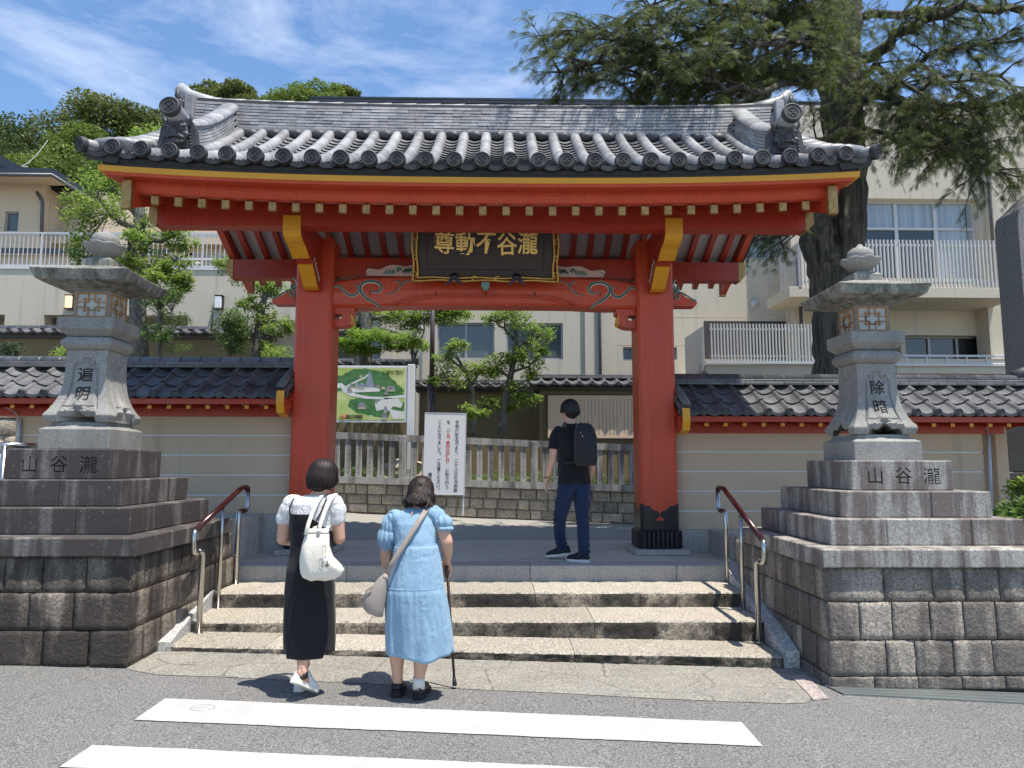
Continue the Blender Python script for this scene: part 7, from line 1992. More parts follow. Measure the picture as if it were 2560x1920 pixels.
garden_tree('loose light-leaved tree with dark stem just right of the lamp post', 13.6, [(1180, 1090), (1185, 1040), (1182, 980), (1165, 930), (1140, 890)], .06,
 [([(1165, 930), (1130, 900), (1110, 870)], [(1130, 885, .22, 0), (1150, 865, .18, 0), (1105, 905, .2, 0)], 0), ([(1180, 960), (1200, 930), (1220, 925)], [(1175, 925, .26, 0), (1210, 930, .2, 0)], .1), ([(1178, 970), (1140, 960), (1100, 945)], [(1110, 945, .22, 0), (1150, 950, .24, 0), (1085, 955, .16, 0)], 0),
  ([(1184, 1030), (1160, 1020)], [(1165, 1022, .16, 0), (1195, 1035, .14, 0)], -.1)], .075, 'leaf_fresh', .55)
garden_tree('grey leaning tree trunk with sparse crown behind the left pillar inside the gate', 15.2, [(905, 1000), (900, 900), (912, 830), (905, 780), (915, 740), (935, 700)], .15, [([(910, 800), (880, 820)], [(870, 815, .2, 0), (900, 800, .25, 0)], 0)], .06, 'leaf_dark', .9)
# ground cover behind the balustrade
P = np.stack([RNG.uniform(-3.2, 2.6, 5200), RNG.uniform(YB + .35, YB + 1.3, 5200), np.zeros(5200)], 1)
P[:, 2] = np.array([fFoot(x) + .62 + .20 * max(0, noise.noise((x * 1.7, y * 2, 3))) for x, y in P[:, :2]]) + RNG.uniform(0, .10, 5200)
o = leaves('ground_cover', P, .045, M['leaf_mid'], None, .4, .5); tag(o, 'low green ground cover growing behind the stone balustrade', 'ground cover', kind='stuff')
# bushes at the right edge
shrub('glossy green bush at the right edge below the dark concrete wall', 2545, 1310, 8.3, .42, .55, 'leaf_mid', 1900, .085)
shrub('yellow-green sprig of bush high against the dark wall at the right edge', 2556, 1215, 8.6, .22, .22, 'leaf_fresh', 420, .07)
g = root('bare_bush', 'leafless grey twigs against the dark concrete wall at the right edge', 'bush', tuple(W(2530, 1290, 8.9)))
mb = MB()
for k in range(16):
    p0 = W(2530 + RNG.uniform(-10, 20), 1300, 8.9); p1 = W(2490 + RNG.uniform(0, 70), 1195 + RNG.uniform(0, 80), 8.9); mb.tube(wiggle(p0, p1, 5, .09, k), [.008, .007, .006, .005, .004, .002], 5)
mb.build('twigs', M['bark_grey'], g)

# --- the great conifer
YK = 13.2
kg = root('conifer_tree', 'huge old conifer with furrowed dark trunk and drooping feathery boughs right of the gate', 'tree', tuple(W(2090, 925, YK)))
def KP(sx, sy, off=0.0): return W(sx, sy, YK + off)
# trunk: fused ribs
def rib(pts, rads, seed, name='trunk'):
    q = []; rr2_ = []
    for i in range(len(pts) - 1):
        w_ = wiggle(KP(*pts[i]), KP(*pts[i + 1]), 6, .04, seed + i); q += w_[:-1]; rr2_ += [rads[i] + (rads[i + 1] - rads[i]) * k / 6 for k in range(6)]
    q.append(KP(*pts[-1])); rr2_.append(rads[-1])
    rings = []; N = 30
    for p, r in zip(q, rr2_):
        rings.append([(p.x + r * (1 + .13 * noise.noise((math.cos(2 * PI * k / N) * 2.2, math.sin(2 * PI * k / N) * 2.2, p.z * .7 + seed)) + .05 * math.sin(k * 9 / N * 2 * PI + p.z * 1.3)) * math.cos(2 * PI * k / N), p.y + r * math.sin(2 * PI * k / N), p.z) for k in range(N)])
    mb = MB(); mb.loft(rings, True, 0, True); return mb
mb = rib([(2098, 960), (2100, 800), (2118, 640), (2125, 480), (2110, 330), (2092, 150), (2090, 0), (2088, -400)], [.34, .30, .31, .33, .36, .42, .46, .40], 1)
mb2 = rib([(2072, 950), (2068, 850), (2062, 700), (2040, 600), (2046, 520), (2080, 420), (2092, 300)], [.26, .24, .26, .30, .30, .26, .2], 4)
mb3 = rib([(2142, 950), (2140, 850), (2138, 720), (2130, 600), (2120, 500)], [.16, .15, .18, .2, .2], 7)
for q in (mb2, mb3): mb.add(q.v, q.f, 0, None, True)
link('trunk', remesh(mb.mesh('trunk'), .028, 1, lambda co, no: np.array([.034 * noise.noise((c[0] * 9, c[1] * 9, c[2] * 1.3)) for c in co])), kg, M['bark_dark'])
LIMBS = [
 ([(2069, 227, 0), (1914, 221, -.6), (1777, 227, -1.2), (1526, 191, -1.8), (1401, 188, -2.0), (1290, 214, -2.1)], .11),
 ([(2069, 205, 0), (1944, 209, -.8), (1777, 200, -1.5), (1693, 143, -1.8), (1622, 98, -1.9), (1560, 60, -2)], .08),
 ([(2063, 95, 0), (1956, 54, -.5), (1896, 34, -1), (1780, 12, -1.6), (1640, -10, -2.0)], .08),
 ([(1850, 210, -1.0), (1700, 175, -2.2), (1600, 150, -2.6), (1502, 107, -2.8), (1400, 85, -2.9), (1318, 84, -3)], .06),
 ([(2069, 250, 0), (1960, 240, -1), (1850, 265, -1.8), (1700, 230, -2.3), (1560, 232, -2.6), (1450, 235, -2.7)], .07),
 ([(2063, 60, 0), (1960, -20, -1.6), (1850, -60, -2.5)], .10),
 ([(1895, 220, -.7), (1896, 130, -1), (1890, 60, -1.2), (1880, -40, -1.3)], .05),
 ([(1900, 215, -.7), (1950, 130, -.9), (1990, 60, -1), (2010, -30, -1)], .045),
 ([(2135, 149, 0), (2278, 72, -.8), (2410, 12, -1.6), (2560, 30, -2.2), (2700, 60, -2.4)], .12),
 ([(2135, 48, 0), (2332, 24, -.6), (2500, -20, -1)], .09),
 ([(2141, 179, 0), (2254, 185, -.8), (2350, 125, -1.2), (2480, 108, -1.6), (2640, 100, -2)], .07),
 ([(2147, 203, 0), (2225, 239, -.7), (2278, 280, -1.3), (2400, 262, -2), (2520, 258, -2.4), (2640, 280, -2.6)], .12),
 ([(2242, 298, -1.0), (2300, 320, -1.6), (2374, 352, -2.1), (2440, 385, -2.4), (2500, 430, -2.6)], .045),
 ([(2135, 300, 0), (2200, 330, -1), (2260, 350, -1.8), (2330, 380, -2.4)], .05),
 ([(2130, 260, 0), (2240, 215, -1.6), (2360, 205, -2.6), (2500, 190, -3)], .06),
 ([(2080, 330, 0), (2030, 350, -.6), (1990, 370, -1)], .05),
 ([(2070, 120, 0), (2000, 100, -1.4), (1900, 110, -2.4), (1800, 110, -2.9), (1700, 70, -3.1)], .06),
 ([(2040, 560, -.1), (1990, 585, -.4), (1930, 598, -.6), (1880, 600, -.7)], .03),
]
mb = MB(); twig = MB(); SP = []; SD = []; SS = []
rk = random.Random(21)
def drape(p, d, L_, sz, rt=.008):
    """a drooping spray-bearing branchlet"""
    n = max(3, int(L_ / .16)); q = [p]; dv = d.copy()
    for k in range(n):
        dv = (dv + Vector((rk.uniform(-.12, .12), rk.uniform(-.12, .12), -.10 - .07 * k))).normalized(); q.append(q[-1] + dv * L_ / n)
    twig.tube(q, [rt * (1 - .8 * i / n) for i in range(n + 1)], 4, 0, False)
    for k in range(1, n + 1):
        for s_ in range(3):
            dd = (q[k] - q[k - 1]).normalized(); side = dd.cross(Vector((0, 0, 1))); side = side.normalized() if side.length > .01 else Vector((1, 0, 0))
            v = (dd * .7 + side * rk.choice((-1, 1)) * rk.uniform(.3, 1.0) + Vector((0, 0, rk.uniform(-.7, .15)))).normalized()
            SP.append(q[k - 1].lerp(q[k], rk.random())); SD.append(v); SS.append(sz * rk.uniform(.6, 1.25))
for li, (pts, r0) in enumerate(LIMBS):
    LF = li < 8 or li == 16
    Q = [KP(2069 - (2069 - a_) * .86 if LF else a_, b_ - (34 if li in (0, 1, 4) else 0), max(-3.8, o_ * 1.9) if LF else o_) for a_, b_, o_ in pts]; q = []
    for i in range(len(Q) - 1): q += wiggle(Q[i], Q[i + 1], 4, .10, li * 2.7 + i)[:-1]
    q.append(Q[-1]); n = len(q); mb.tube(q, [max(.014, r0 * (1 - .85 * i / n)) for i in range(n)], 9)
    low = li == 17
    for i in range(2 if not low else 4, n):
        t = i / n
        for s_ in range(3 if t < .8 and not low else 2):
            d = (q[i] - q[i - 1]).normalized(); side = Vector((-d.y, d.x, 0)).normalized() * rk.choice((-1, 1))
            dd = (d * rk.uniform(.2, .9) + side * rk.uniform(.3, 1.1) + Vector((0, 0, rk.uniform(-.25, .45)))).normalized()
            L_ = rk.uniform(.35, 1.15) * (1.0 - .35 * t) * (.45 if low else 1)
            # secondary branch with draping branchlets along it
            m = max(2, int(L_ / .22)); p = q[i].copy(); prev = p; dv = dd
            for k in range(m):
                dv = (dv + Vector((rk.uniform(-.2, .2), rk.uniform(-.2, .2), -.08))).normalized(); nx2 = prev + dv * L_ / m
                twig.tube([prev, nx2], [.016 * (1 - k / m) + .005, .016 * (1 - (k + 1) / m) + .004], 5, 0, False)
                for _ in range(2): drape(nx2.copy(), (dv + Vector((rk.uniform(-.9, .9), rk.uniform(-.9, .9), rk.uniform(-.4, .1)))).normalized(), rk.uniform(.2, .55), .105)
                prev = nx2
# hanging curtains over the right-hand windows
for k in range(150):
    sx = rk.uniform(2150, 2560); sy = rk.uniform(215, 365) ; off = rk.uniform(-2.6, -.8)
    drape(KP(sx, sy, off), Vector((rk.uniform(-.5, .5), rk.uniform(-.3, .3), -.6)).normalized(), rk.uniform(.35, .8), .105, .006)
for sx, sy in ((2430, 340), (2460, 350), (2480, 400), (2450, 420), (2410, 380), (2500, 440), (2490, 380), (2380, 360)):
    for _ in range(2): drape(KP(sx + rk.uniform(-14, 14), sy - 40, -2.3), Vector((rk.uniform(-.25, .3), 0, -1)).normalized(), rk.uniform(.5, .95), .10, .005)
for k in range(130):
    sx = rk.uniform(2000, 2230); sy = rk.uniform(-20, 300); a_ = rk.uniform(0, 6.28)
    drape(KP(sx, sy, rk.uniform(-1.3, -.35)), Vector((math.cos(a_), math.sin(a_) * .5, -.35)).normalized(), rk.uniform(.25, .6), .10, .006)
mb.build('limbs', M['bark_dark'], kg); twig.build('branchlets', M['bark_dark'], kg)
SP = np.array([tuple(v) for v in SP]); SD = np.array([tuple(v) for v in SD]); SS = np.array(SS)
print('sprays', len(SP))
# every spray is a small feather: a rachis with paired leaflets
NLF = 9
n = len(SP); up_ = RNG.normal(size=(n, 3)); up_[:, 2] += 1.6; up_ -= SD * (up_ * SD).sum(1)[:, None]; up_ /= np.linalg.norm(up_, axis=1)[:, None]
sd_ = np.cross(SD, up_); VV = []
for k in range(NLF):
    t = (k + .5) / NLF; s = 1 if k % 2 else -1
    w_ = .42 * math.sin(PI * min(1, t * .85 + .15)) + .06
    p = SP + SD * (SS * t)[:, None] - up_ * (SS * t * t * .18)[:, None]
    tip = p + (sd_ * s * w_ + SD * .30) * SS[:, None] - up_ * (SS * .05)[:, None]
    hw2 = SD * (SS * .055)[:, None]
    VV.append(np.stack([p - hw2, p + hw2, tip + hw2 * .4, tip - hw2 * .4], 1))
V = np.concatenate(VV, 0).reshape(-1, 3); F = np.arange(len(V)).reshape(-1, 4)
link('foliage', np_mesh('foliage', V, F, M['leaf_conifer']), kg)
# ------------------------------------------------------------------ people
def limb(mb, pts, rad, n=14):
    P = [Vector(p) for p in pts]; q = []; r = []
    for i in range(len(P) - 1):
        for k in range(6): t = k / 6; q.append(P[i].lerp(P[i + 1], t)); r.append(rad[i] + (rad[i + 1] - rad[i]) * (t * t * (3 - 2 * t)))
    q.append(P[-1]); r.append(rad[-1])
    # round off the corners of the path
    q2 = [q[0]] + [(q[i - 1] + q[i] * 2 + q[i + 1]) / 4 for i in range(1, len(q) - 1)] + [q[-1]]
    mb.tube(q2, r, n); mb.ball(q[0], r[0], n); mb.ball(q[-1], r[-1], n)
def rings(mb, R_, n=28, **kw):
    """R_: (z, cx, cy, rx, ry)"""
    mb.loft([[(cx + rx * math.cos(2 * PI * k / n), cy + ry * math.sin(2 * PI * k / n), z) for k in range(n)] for z, cx, cy, rx, ry in R_], True, 0, True)
def hand(mb, w, d, side, curl=.5, spread=.0, back=None, s=1.0):
    """palm and five separate bent fingers. w wrist, d pointing direction, side: direction of the thumb"""
    w = Vector(w); d = Vector(d).normalized(); th = Vector(side); th = (th - d * th.dot(d)).normalized(); nrm = d.cross(th).normalized()
    if back is not None and nrm.dot(Vector(back)) < 0: nrm = -nrm       # nrm points out of the back of the hand
    pc = w + d * .045 * s
    for k in range(5): mb.ball(w + d * (.02 + .016 * k) * s, (.0, .0, .0) if False else .017 * s, 10)
    for k in range(4):
        o = th * ((1.5 - k) * .0185) * s; mb.tube([w + d * .01 * s + o * .5, w + d * .082 * s + o], [.013 * s, .0115 * s], 8)
        L_ = (.068, .078, .072, .056)[k] * s; p = w + d * .080 * s + o; dv = d.copy(); q = [p]; rr = [.0095 * s]
        for j in range(3):
            dv = (dv - nrm * curl * (.35 + .35 * j)).normalized(); q.append(q[-1] + dv * L_ * (.42, .32, .26)[j]); rr.append((.0088, .0080, .0066)[j] * s)
        mb.tube(q, rr, 8); mb.ball(q[-1], rr[-1], 8)
    p = w + d * .022 * s + th * .018 * s; q = [p, p + (d * .6 + th * .75 - nrm * .2).normalized() * .036 * s, p + (d * .8 + th * .55 - nrm * .35).normalized() * .066 * s, p + (d * .95 + th * .30 - nrm * .55).normalized() * .088 * s]
    mb.tube(q, [.014 * s, .0125 * s, .0105 * s, .008 * s], 8); mb.ball(q[-1], .008 * s, 8)
def headshape(mb, c, f, up, s=1.0):
    """skull, jaw, nose, ears. c centre, f facing direction"""
    c = Vector(c); f = Vector(f).normalized(); up = Vector(up).normalized(); f = (f - up * f.dot(up)).normalized(); r = f.cross(up)
    Q = Matrix((( r.x, f.x, up.x, c.x), (r.y, f.y, up.y, c.y), (r.z, f.z, up.z, c.z), (0, 0, 0, 1))) @ SCL(s, s, s)
    b = MB()
    b.ball((0, -.008, .028), (.074, .092, .086), 18); b.ball((0, .022, -.035), (.058, .062, .072), 16); b.ball((0, .045, -.088), (.030, .030, .026), 12)
    b.tube([(0, .085, .012), (0, .100, -.010), (0, .108, -.024), (0, .092, -.030)], [.008, .010, .013, .008], 8)
    for s_ in (-1, 1):
        b.ball((s_ * .036, .072, -.028), (.020, .016, .018), 10); b.ball((s_ * .030, .080, .022), (.022, .01, .008), 10)
        b.ball((s_ * .074, -.004, -.008), (.009, .018, .030), 10); b.ball((s_ * .081, -.010, .008), (.006, .014, .014), 8)
    b.ball((0, .086, -.058), (.022, .010, .006), 8); b.ball((0, .084, -.068), (.018, .010, .006), 8)
    mb.add([tuple(Q @ Vector(v)) for v in b.v], b.f); return Q
def face_parts(g, body, Q):
    for s_ in (-1, 1):
        e = MB(); e.ball((s_ * .030, .083, .004), (.013, .008, .0065), 10); e.v = [tuple(Q @ Vector(v)) for v in e.v]; sub('eye', e.mesh('eye', M['white_paint']), body)
        e = MB(); e.ball((s_ * .030, .0895, .004), (.0055, .004, .0055), 8); e.v = [tuple(Q @ Vector(v)) for v in e.v]; sub('iris', e.mesh('iris', M['hair_black']), body)
        e = MB(); e.tube([(s_ * .014, .092, .024), (s_ * .030, .090, .030), (s_ * .046, .080, .024)], [.002, .0028, .0015], 5); e.v = [tuple(Q @ Vector(v)) for v in e.v]; sub('eyebrow', e.mesh('eyebrow', M['hair_black']), body)
    e = MB(); e.tube([(-.021, .090, -.063), (0, .097, -.061), (.021, .090, -.063)], [.002, .005, .002], 6); e.v = [tuple(Q @ Vector(v)) for v in e.v]; sub('mouth', e.mesh('mouth', M['lip']), body)
def strands(Q, n, spec, seed=1, width=.010):
    """hair locks laid over an ellipsoid then hanging. spec(az)-> (polar end, hang length, inward curl) or None. az 0 = back, pi = face"""
    rk = random.Random(seed); mb = MB()
    for i in range(n):
        az = rk.uniform(-PI, PI); sp = spec(az, rk)
        if sp is None: continue
        pe, hang, curl = sp; lay = rk.uniform(-.006, .011); rx, ry, rz = .088 + lay, .104 + lay, .100 + lay
        p0 = rk.uniform(.02, .5); pts = []
        m = 7
        tw = rk.uniform(-.10, .10)
        for k in range(m + 1):
            th = p0 + (pe - p0) * k / m; a = az + tw * k / m; pts.append(Vector((rx * math.sin(th) * math.sin(a), -.010 - ry * math.sin(th) * math.cos(a), .026 + rz * math.cos(th))))
        last = pts[-1]; out = Vector((last.x, last.y + .01, 0)); out = out.normalized() if out.length > .001 else Vector((0, -1, 0))
        h = hang * rk.uniform(.82, 1.06)
        for k in range(1, 6): t = k / 5; pts.append(last + Vector((0, 0, -h * t)) + out * (math.sin(t * PI) * .008 - curl * t * t + rk.uniform(-.003, .003)))
        w_ = width * rk.uniform(.6, 1.3); V = []
        c0 = Vector((0, -.01, .0))
        for k, p in enumerate(pts):
            d = (pts[min(k + 1, len(pts) - 1)] - pts[max(k - 1, 0)]).normalized(); nr = Vector((p.x, p.y + .01, (p.z - .026) if p.z > .026 else 0)); nr = nr.normalized() if nr.length > .001 else Vector((0, -1, 0)); sd = d.cross(nr).normalized()
            ww = w_ * (1 - .75 * (k / (len(pts) - 1)) ** 3) * min(1, .5 + k * .3); V += [p - sd * ww - nr * .003, p + nr * .0025, p + sd * ww - nr * .003]
        V = [tuple(Q @ v) for v in V]; F = []
        for k in range(len(pts) - 1): F += [(k * 3, k * 3 + 1, k * 3 + 4, k * 3 + 3), (k * 3 + 1, k * 3 + 2, k * 3 + 5, k * 3 + 4)]
        mb.add(V, F, smooth=True)
    return mb
def shoe(heel, toe, name, parent, mat, sole, up=(0, 0, 1), w_=.092, h=.085, collar=.05):
    heel, toe = Vector(heel), Vector(toe); d = (toe - heel); L_ = d.length; d.normalize(); up = Vector(up); up = (up - d * up.dot(d)).normalized(); s = d.cross(up)
    def P(t, x, z): return tuple(heel + d * (t * L_) + s * x + up * z)
    ts = [0, .04, .12, .25, .40, .55, .70, .82, .92, .975, 1.0]; wd = [.40, .66, .78, .80, .80, .88, .99, 1.0, .86, .55, .2]; hs_ = [.72, .95, 1.0, .98, .92, .78, .62, .54, .46, .36, .28]
    rg = []
    for t, a, b_ in zip(ts, wd, hs_):
        hw = w_ / 2 * a; hh = h * b_; rg.append([P(t, hw * math.cos(q) * (1 - .15 * max(0, math.sin(q))), .016 + max(0, math.sin(q)) ** .75 * hh if math.sin(q) > 0 else .016 + math.sin(q) * .004) for q in [2 * PI * k / 16 for k in range(16)]])
    mb = MB(); mb.loft(rg, True, 0, True); o = mb.build(name, M[mat], parent)
    rg = []
    for t, a in zip(ts, wd):
        hw = w_ / 2 * a * 1.07 + .002; tt = -.02 + t * 1.045; z1 = .024 if t > .3 else .030; rg.append([P(tt, -hw, .0), P(tt, hw, .0), P(tt, hw, z1), P(tt, -hw, z1)])
    mb = MB(); mb.loft(rg, True, 0, False); sub('sole', mb.mesh('sole', M[sole]), o)
    mb = MB()
    for k in range(5): t = .40 + k * .06; hh = h * (.93 - k * .075) + .017; mb.tube([P(t, -.022, hh - .006), P(t + .02, 0, hh + .003), P(t, .022, hh - .006)], .0028, 5)
    sub('lace', mb.mesh('lace', M['sock_white' if 'white' in mat else 'shoe_black']), o)
    return o
def skirt(levels, n=110, folds=None, m=40):
    """open cloth tube. levels: (z, cx, cy, rx, ry, fold amplitude); folds(a, t, z)"""
    mb = MB(); L_ = levels; out = []
    for i in range(m + 1):
        t = i / m * (len(L_) - 1); k = min(int(t), len(L_) - 2); f = t - k; f = f * f * (3 - 2 * f) if False else f
        z, cx, cy, rx, ry, am = [L_[k][j] + (L_[k + 1][j] - L_[k][j]) * f for j in range(6)]
        row = []
        for q in range(n):
            a = 2 * PI * q / n; s = folds(a, i / m, z) * am if folds else 0; row.append((cx + rx * (1 + s) * math.cos(a), cy + ry * (1 + s) * math.sin(a), z))
        out.append(row)
    return out
def cloth_obj(rows, name, mat, parent, hemf=None, th=.004):
    mb = MB()
    if hemf: rows = [[(x, y, z + hemf(math.atan2(y, x), z, x)) for x, y, z in r] for r in rows]
    mb.loft(rows, False, 0, True); me = mb.mesh(name, M[mat]); fixn(me); o = link(name, me, parent)
    md = o.modifiers.new('thickness', 'SOLIDIFY'); md.thickness = th; md.offset = -1; return o
def crease(amp, f1=14, f2=34, seed=0):
    def F(co, no):
        return np.array([amp * (noise.noise((c[0] * f1, c[1] * f1, c[2] * f1 * .6 + seed)) + .45 * abs(noise.noise((c[0] * f2, c[1] * f2, c[2] * f2 * .5 + seed)))) for c in co])
    return F
def conv(ox, oy, k):
    return lambda x, y, d=0.0: ((x - ox) * k, d, (oy - y) * k)
def pscale(p, cropscale, k):
    d = (Vector(p) - _CO); f = _CM @ Vector((0, 0, -1)); return cropscale * d.dot(f) / FPX / k

# ================= woman in black dress with tote bag
K = .00105; p = G0(767, 1738); pA_ = (p.x, p.y, gz(p.x) + .006); A = root('person', 'woman in long black strap dress over white lace blouse, bobbed hair, climbing towards the steps', 'person', (0, 0, 0))
sA = pscale(p, .3797, K); cA = conv(335, 1600, K)
mb = MB()
rings(mb, [(.95, 0, 0, .135, .095), (1.02, .0, 0, .125, .085), (1.12, 0, 0, .140, .092), (1.22, .0, -.005, .150, .095), (1.29, .0, -.005, .150, .085), (1.335, .005, 0, .10, .065), (1.355, .01, 0, .055, .05)])
limb(mb, [(.01, .0, 1.33), (.035, .012, 1.375), (.052, .03, 1.42)], [.052, .046, .050])
QA = headshape(mb, (.062, .035, 1.487), (.62, .75, -.22), (.10, .22, .97), .98)
limb(mb, [(-.150, 0, 1.305), (-.192, .0, 1.18), (-.208, .01, 1.055)], [.052, .049, .043]); limb(mb, [(-.208, .01, 1.055), (-.170, .12, 1.03), (-.09, .235, 1.06)], [.043, .038, .027])
limb(mb, [(.150, 0, 1.305), (.178, .0, 1.18), (.190, .01, 1.06)], [.052, .048, .043]); limb(mb, [(.190, .01, 1.06), (.165, .12, 1.04), (.09, .235, 1.08)], [.043, .038, .027])
hand(mb, (-.09, .235, 1.06), (.9, .35, .2), (0, .1, 1), .6, back=(-.2, .6, -.5)); hand(mb, (.09, .235, 1.08), (-.9, .35, .2), (0, .1, 1), .6, back=(.2, .6, -.5))
rings(mb, [(.70, 0, 0, .14, .10), (.80, 0, 0, .155, .11), (.90, 0, 0, .150, .105), (.96, 0, 0, .130, .09)])
limb(mb, [(-.07, .02, .80), (-.070, .10, .46), (-.072, .13, .29), (-.070, .125, .11)], [.085, .058, .050, .033]); limb(mb, [(-.070, .125, .11), (-.072, .18, .05)], [.033, .03])
limb(mb, [(.07, .0, .80), (.02, .04, .47), (-.005, -.05, .30), (-.012, -.115, .175)], [.085, .058, .050, .033]); limb(mb, [(-.012, -.115, .175), (.005, -.07, .10)], [.033, .03])
body = link('body', remesh(mb.mesh('b'), .0048, 5), A, M['skin'])
face_parts(A, body, QA)
# hair
hb = MB(); hb.ball((0, -.012, .026), (.086, .101, .097), 20); hb.ball((0, -.035, -.045), (.080, .068, .075), 16); hb.v = [tuple(QA @ Vector(v)) for v in hb.v]
hm = remesh(hb.mesh('h'), .007, 4); ho = link('hair', hm, A, M['hair_brown'])
sm = strands(QA, 620, lambda az, rk: (1.62, .115 if abs(az) < 2.0 else (.085 if abs(az) < 2.45 else 0), .018) if abs(az) < 2.45 else (1.05, .012, .0), 3, .0105)
sub('locks', sm.mesh('locks', M['hair_brown']), ho)
# blouse
mb = MB()
rings(mb, [(1.03, 0, 0, .140, .098), (1.12, 0, 0, .150, .102), (1.22, 0, -.005, .158, .105), (1.295, 0, -.005, .152, .094), (1.335, .0, 0, .108, .075), (1.362, .008, 0, .070, .060)])
for s_, ex in ((-1, -.196), (1, .172)):
    limb(mb, [(s_ * .125, 0, 1.31), (s_ * .168, .0, 1.262), (ex * 1.0, .0, 1.195)], [.058, .069, .060]); mb.ball((s_ * .150, 0, 1.298), .068, 16); zc = 1.165 if s_ < 0 else 1.185; rings(mb, [(zc, ex - .002, 0, .047, .047), (zc + .016, ex - .002, 0, .053, .053), (zc + .03, ex, 0, .058, .058), (zc + .05, ex, 0, .060, .060)], 16)
bl = link('blouse', remesh(mb.mesh('b'), .005, 3, crease(.0035, 22, 60, 2)), A, M['lace'])
# black dress: bib, straps, skirt
def foldA(a, t, z): return (.5 * math.sin(3 * a + 1 + z * 2) + .3 * math.sin(7 * a + 2.0 - z * 4) + .2 * math.sin(11 * a + z * 7)) * (t ** .8)
lev = [(1.234, -.028, -.004, .133, .110, 0), (1.17, -.012, 0, .150, .114, .0), (1.08, 0, 0, .152, .110, .01), (1.0, .0, 0, .146, .102, .02), (.93, 0, -.002, .152, .108, .02), (.84, 0, -.004, .168, .128, .02), (.70, -.003, 0, .176, .130, .03), (.50, 0, 0, .181, .130, .045), (.36, .002, 0, .180, .130, .05), (.262, .003, 0, .174, .128, .05)]
rows = skirt(lev, 120, foldA, 56)
cloth_obj(rows, 'dress', 'black_dress', A, lambda a, z, x: (.035 * (abs(x) > .125) * max(0, (.45 - z) / .2) if z < .45 else 0) + (.0 if z < 1.2 else (-.055 * max(0, x - .02) / .1 if z > 1.2 else 0)))
for pts in (((-.135, -.085, 1.22), (-.137, -.098, 1.27), (-.128, -.07, 1.325), (-.115, .0, 1.362), (-.105, .08, 1.30)), ((.055, -.108, 1.19), (.085, -.107, 1.25), (.105, -.075, 1.325), (.105, .0, 1.362), (.10, .08, 1.30))):
    mb = MB(); mb.tube(pts, .005, 6); mb.build('dress_strap', M['black_dress'], A)
# tote bag: its own thing, hung from the shoulder
B_ = root('tote_bag', 'slouching cream canvas tote bag with black handwriting, on the shoulder of the woman in black', 'tote bag', (0, 0, 0))
rows = []
spec = [(512, 345, 486, .030), (545, 338, 490, .040), (620, 318, 494, .052), (690, 309, 520, .058), (735, 308, 575, .060), (765, 310, 596, .058), (800, 316, 578, .052), (825, 328, 540, .040), (838, 350, 480, .015)]
for y_, xl, xr, dp in spec:
    (xa, _, z) = cA(xl, y_); xb = cA(xr, y_)[0]; n = 44; r_ = []
    for q in range(n):
        a = 2 * PI * q / n; ca, sa = math.cos(a), math.sin(a); ux = (abs(ca) ** .72) * (1 if ca > 0 else -1); uy = (abs(sa) ** .8) * (1 if sa > 0 else -1)
        x = (xa + xb) / 2 + ux * (xb - xa) / 2; wr = .010 * noise.noise((x * 16, z * 11, 3)) + .006 * noise.noise((x * 30, z * 24, 8)); r_.append((x, -.185 + uy * (dp + wr) - (.03 * (xb - .16) if xb > .18 and x > .1 else 0), z + .006 * math.sin(ca * 5) * (y_ > 700)))
    rows.append(r_)
mb = MB(); mb.loft(rows[1:], True, 0, True); me = mb.mesh('bag', M['canvas']); fixn(me); link('bag', me, B_)
mb = MB(); mb.loft(rows[:2], False, 0, True); me = mb.mesh('bag_rim', M['canvas']); fixn(me); o = link('bag_rim', me, B_); o.modifiers.new('t', 'SOLIDIFY').thickness = .004
for (x0, x1, d0, yy) in ((352, 372, -.205, -1), (430, 448, -.20, 1)):
    q = [cA(x0, 545, d0 - .025), cA(x0 + 4, 480, -.19), cA(x0 + 20, 400, -.145), cA(x0 + 40, 340, -.115), cA(x0 + 52, 305, -.055), cA(x0 + 55, 292, .0), cA(x0 + 50, 330, .08), cA(x0 + 35, 460, .05 if yy > 0 else -.06), cA(x0 + 20, 545, -.145)]
    mb = MB(); rg = []
    P = [Vector(v) for v in q]
    for i, v in enumerate(P):
        d = (P[min(i + 1, len(P) - 1)] - P[max(i - 1, 0)]).normalized(); sx_ = Vector((1, 0, 0)); sx_ = (sx_ - d * sx_.dot(d)).normalized(); nn = d.cross(sx_) * .0022; w2 = .0135
        rg.append([tuple(v - sx_ * w2 - nn), tuple(v + sx_ * w2 - nn), tuple(v + sx_ * w2 + nn), tuple(v - sx_ * w2 + nn)])
    mb.loft(rg, True, 0, True); mb.build('handle', M['canvas'], B_, fix=True)
def pen(pts, r=.0022): 
    mb = MB(); mb.tube([cA(x, y, -.262 - (.012 if x > 500 else 0)) for x, y in pts], r, 5); return mb
for pts in (((480, 712), (470, 722), (466, 740), (474, 745), (482, 736)), ((493, 728), (486, 734), (488, 742), (495, 734), (494, 743)), ((508, 706), (503, 716), (499, 745), (497, 752)), ((498, 722), (508, 718)), ((507, 735), (514, 728), (510, 723), (506, 732), (510, 739), (517, 734))):
    pen(pts, .0024).build('handwriting', M['ink'], B_)
for pts in (((470, 612), (472, 640), (470, 668), (492, 690)), ((478, 600), (486, 625), (485, 660)), ((464, 618), (476, 612), (488, 618)), ((492, 600), (492, 640), (491, 690))):
    pen(pts, .0014).build('line_drawing', M['blue_ink'], B_)
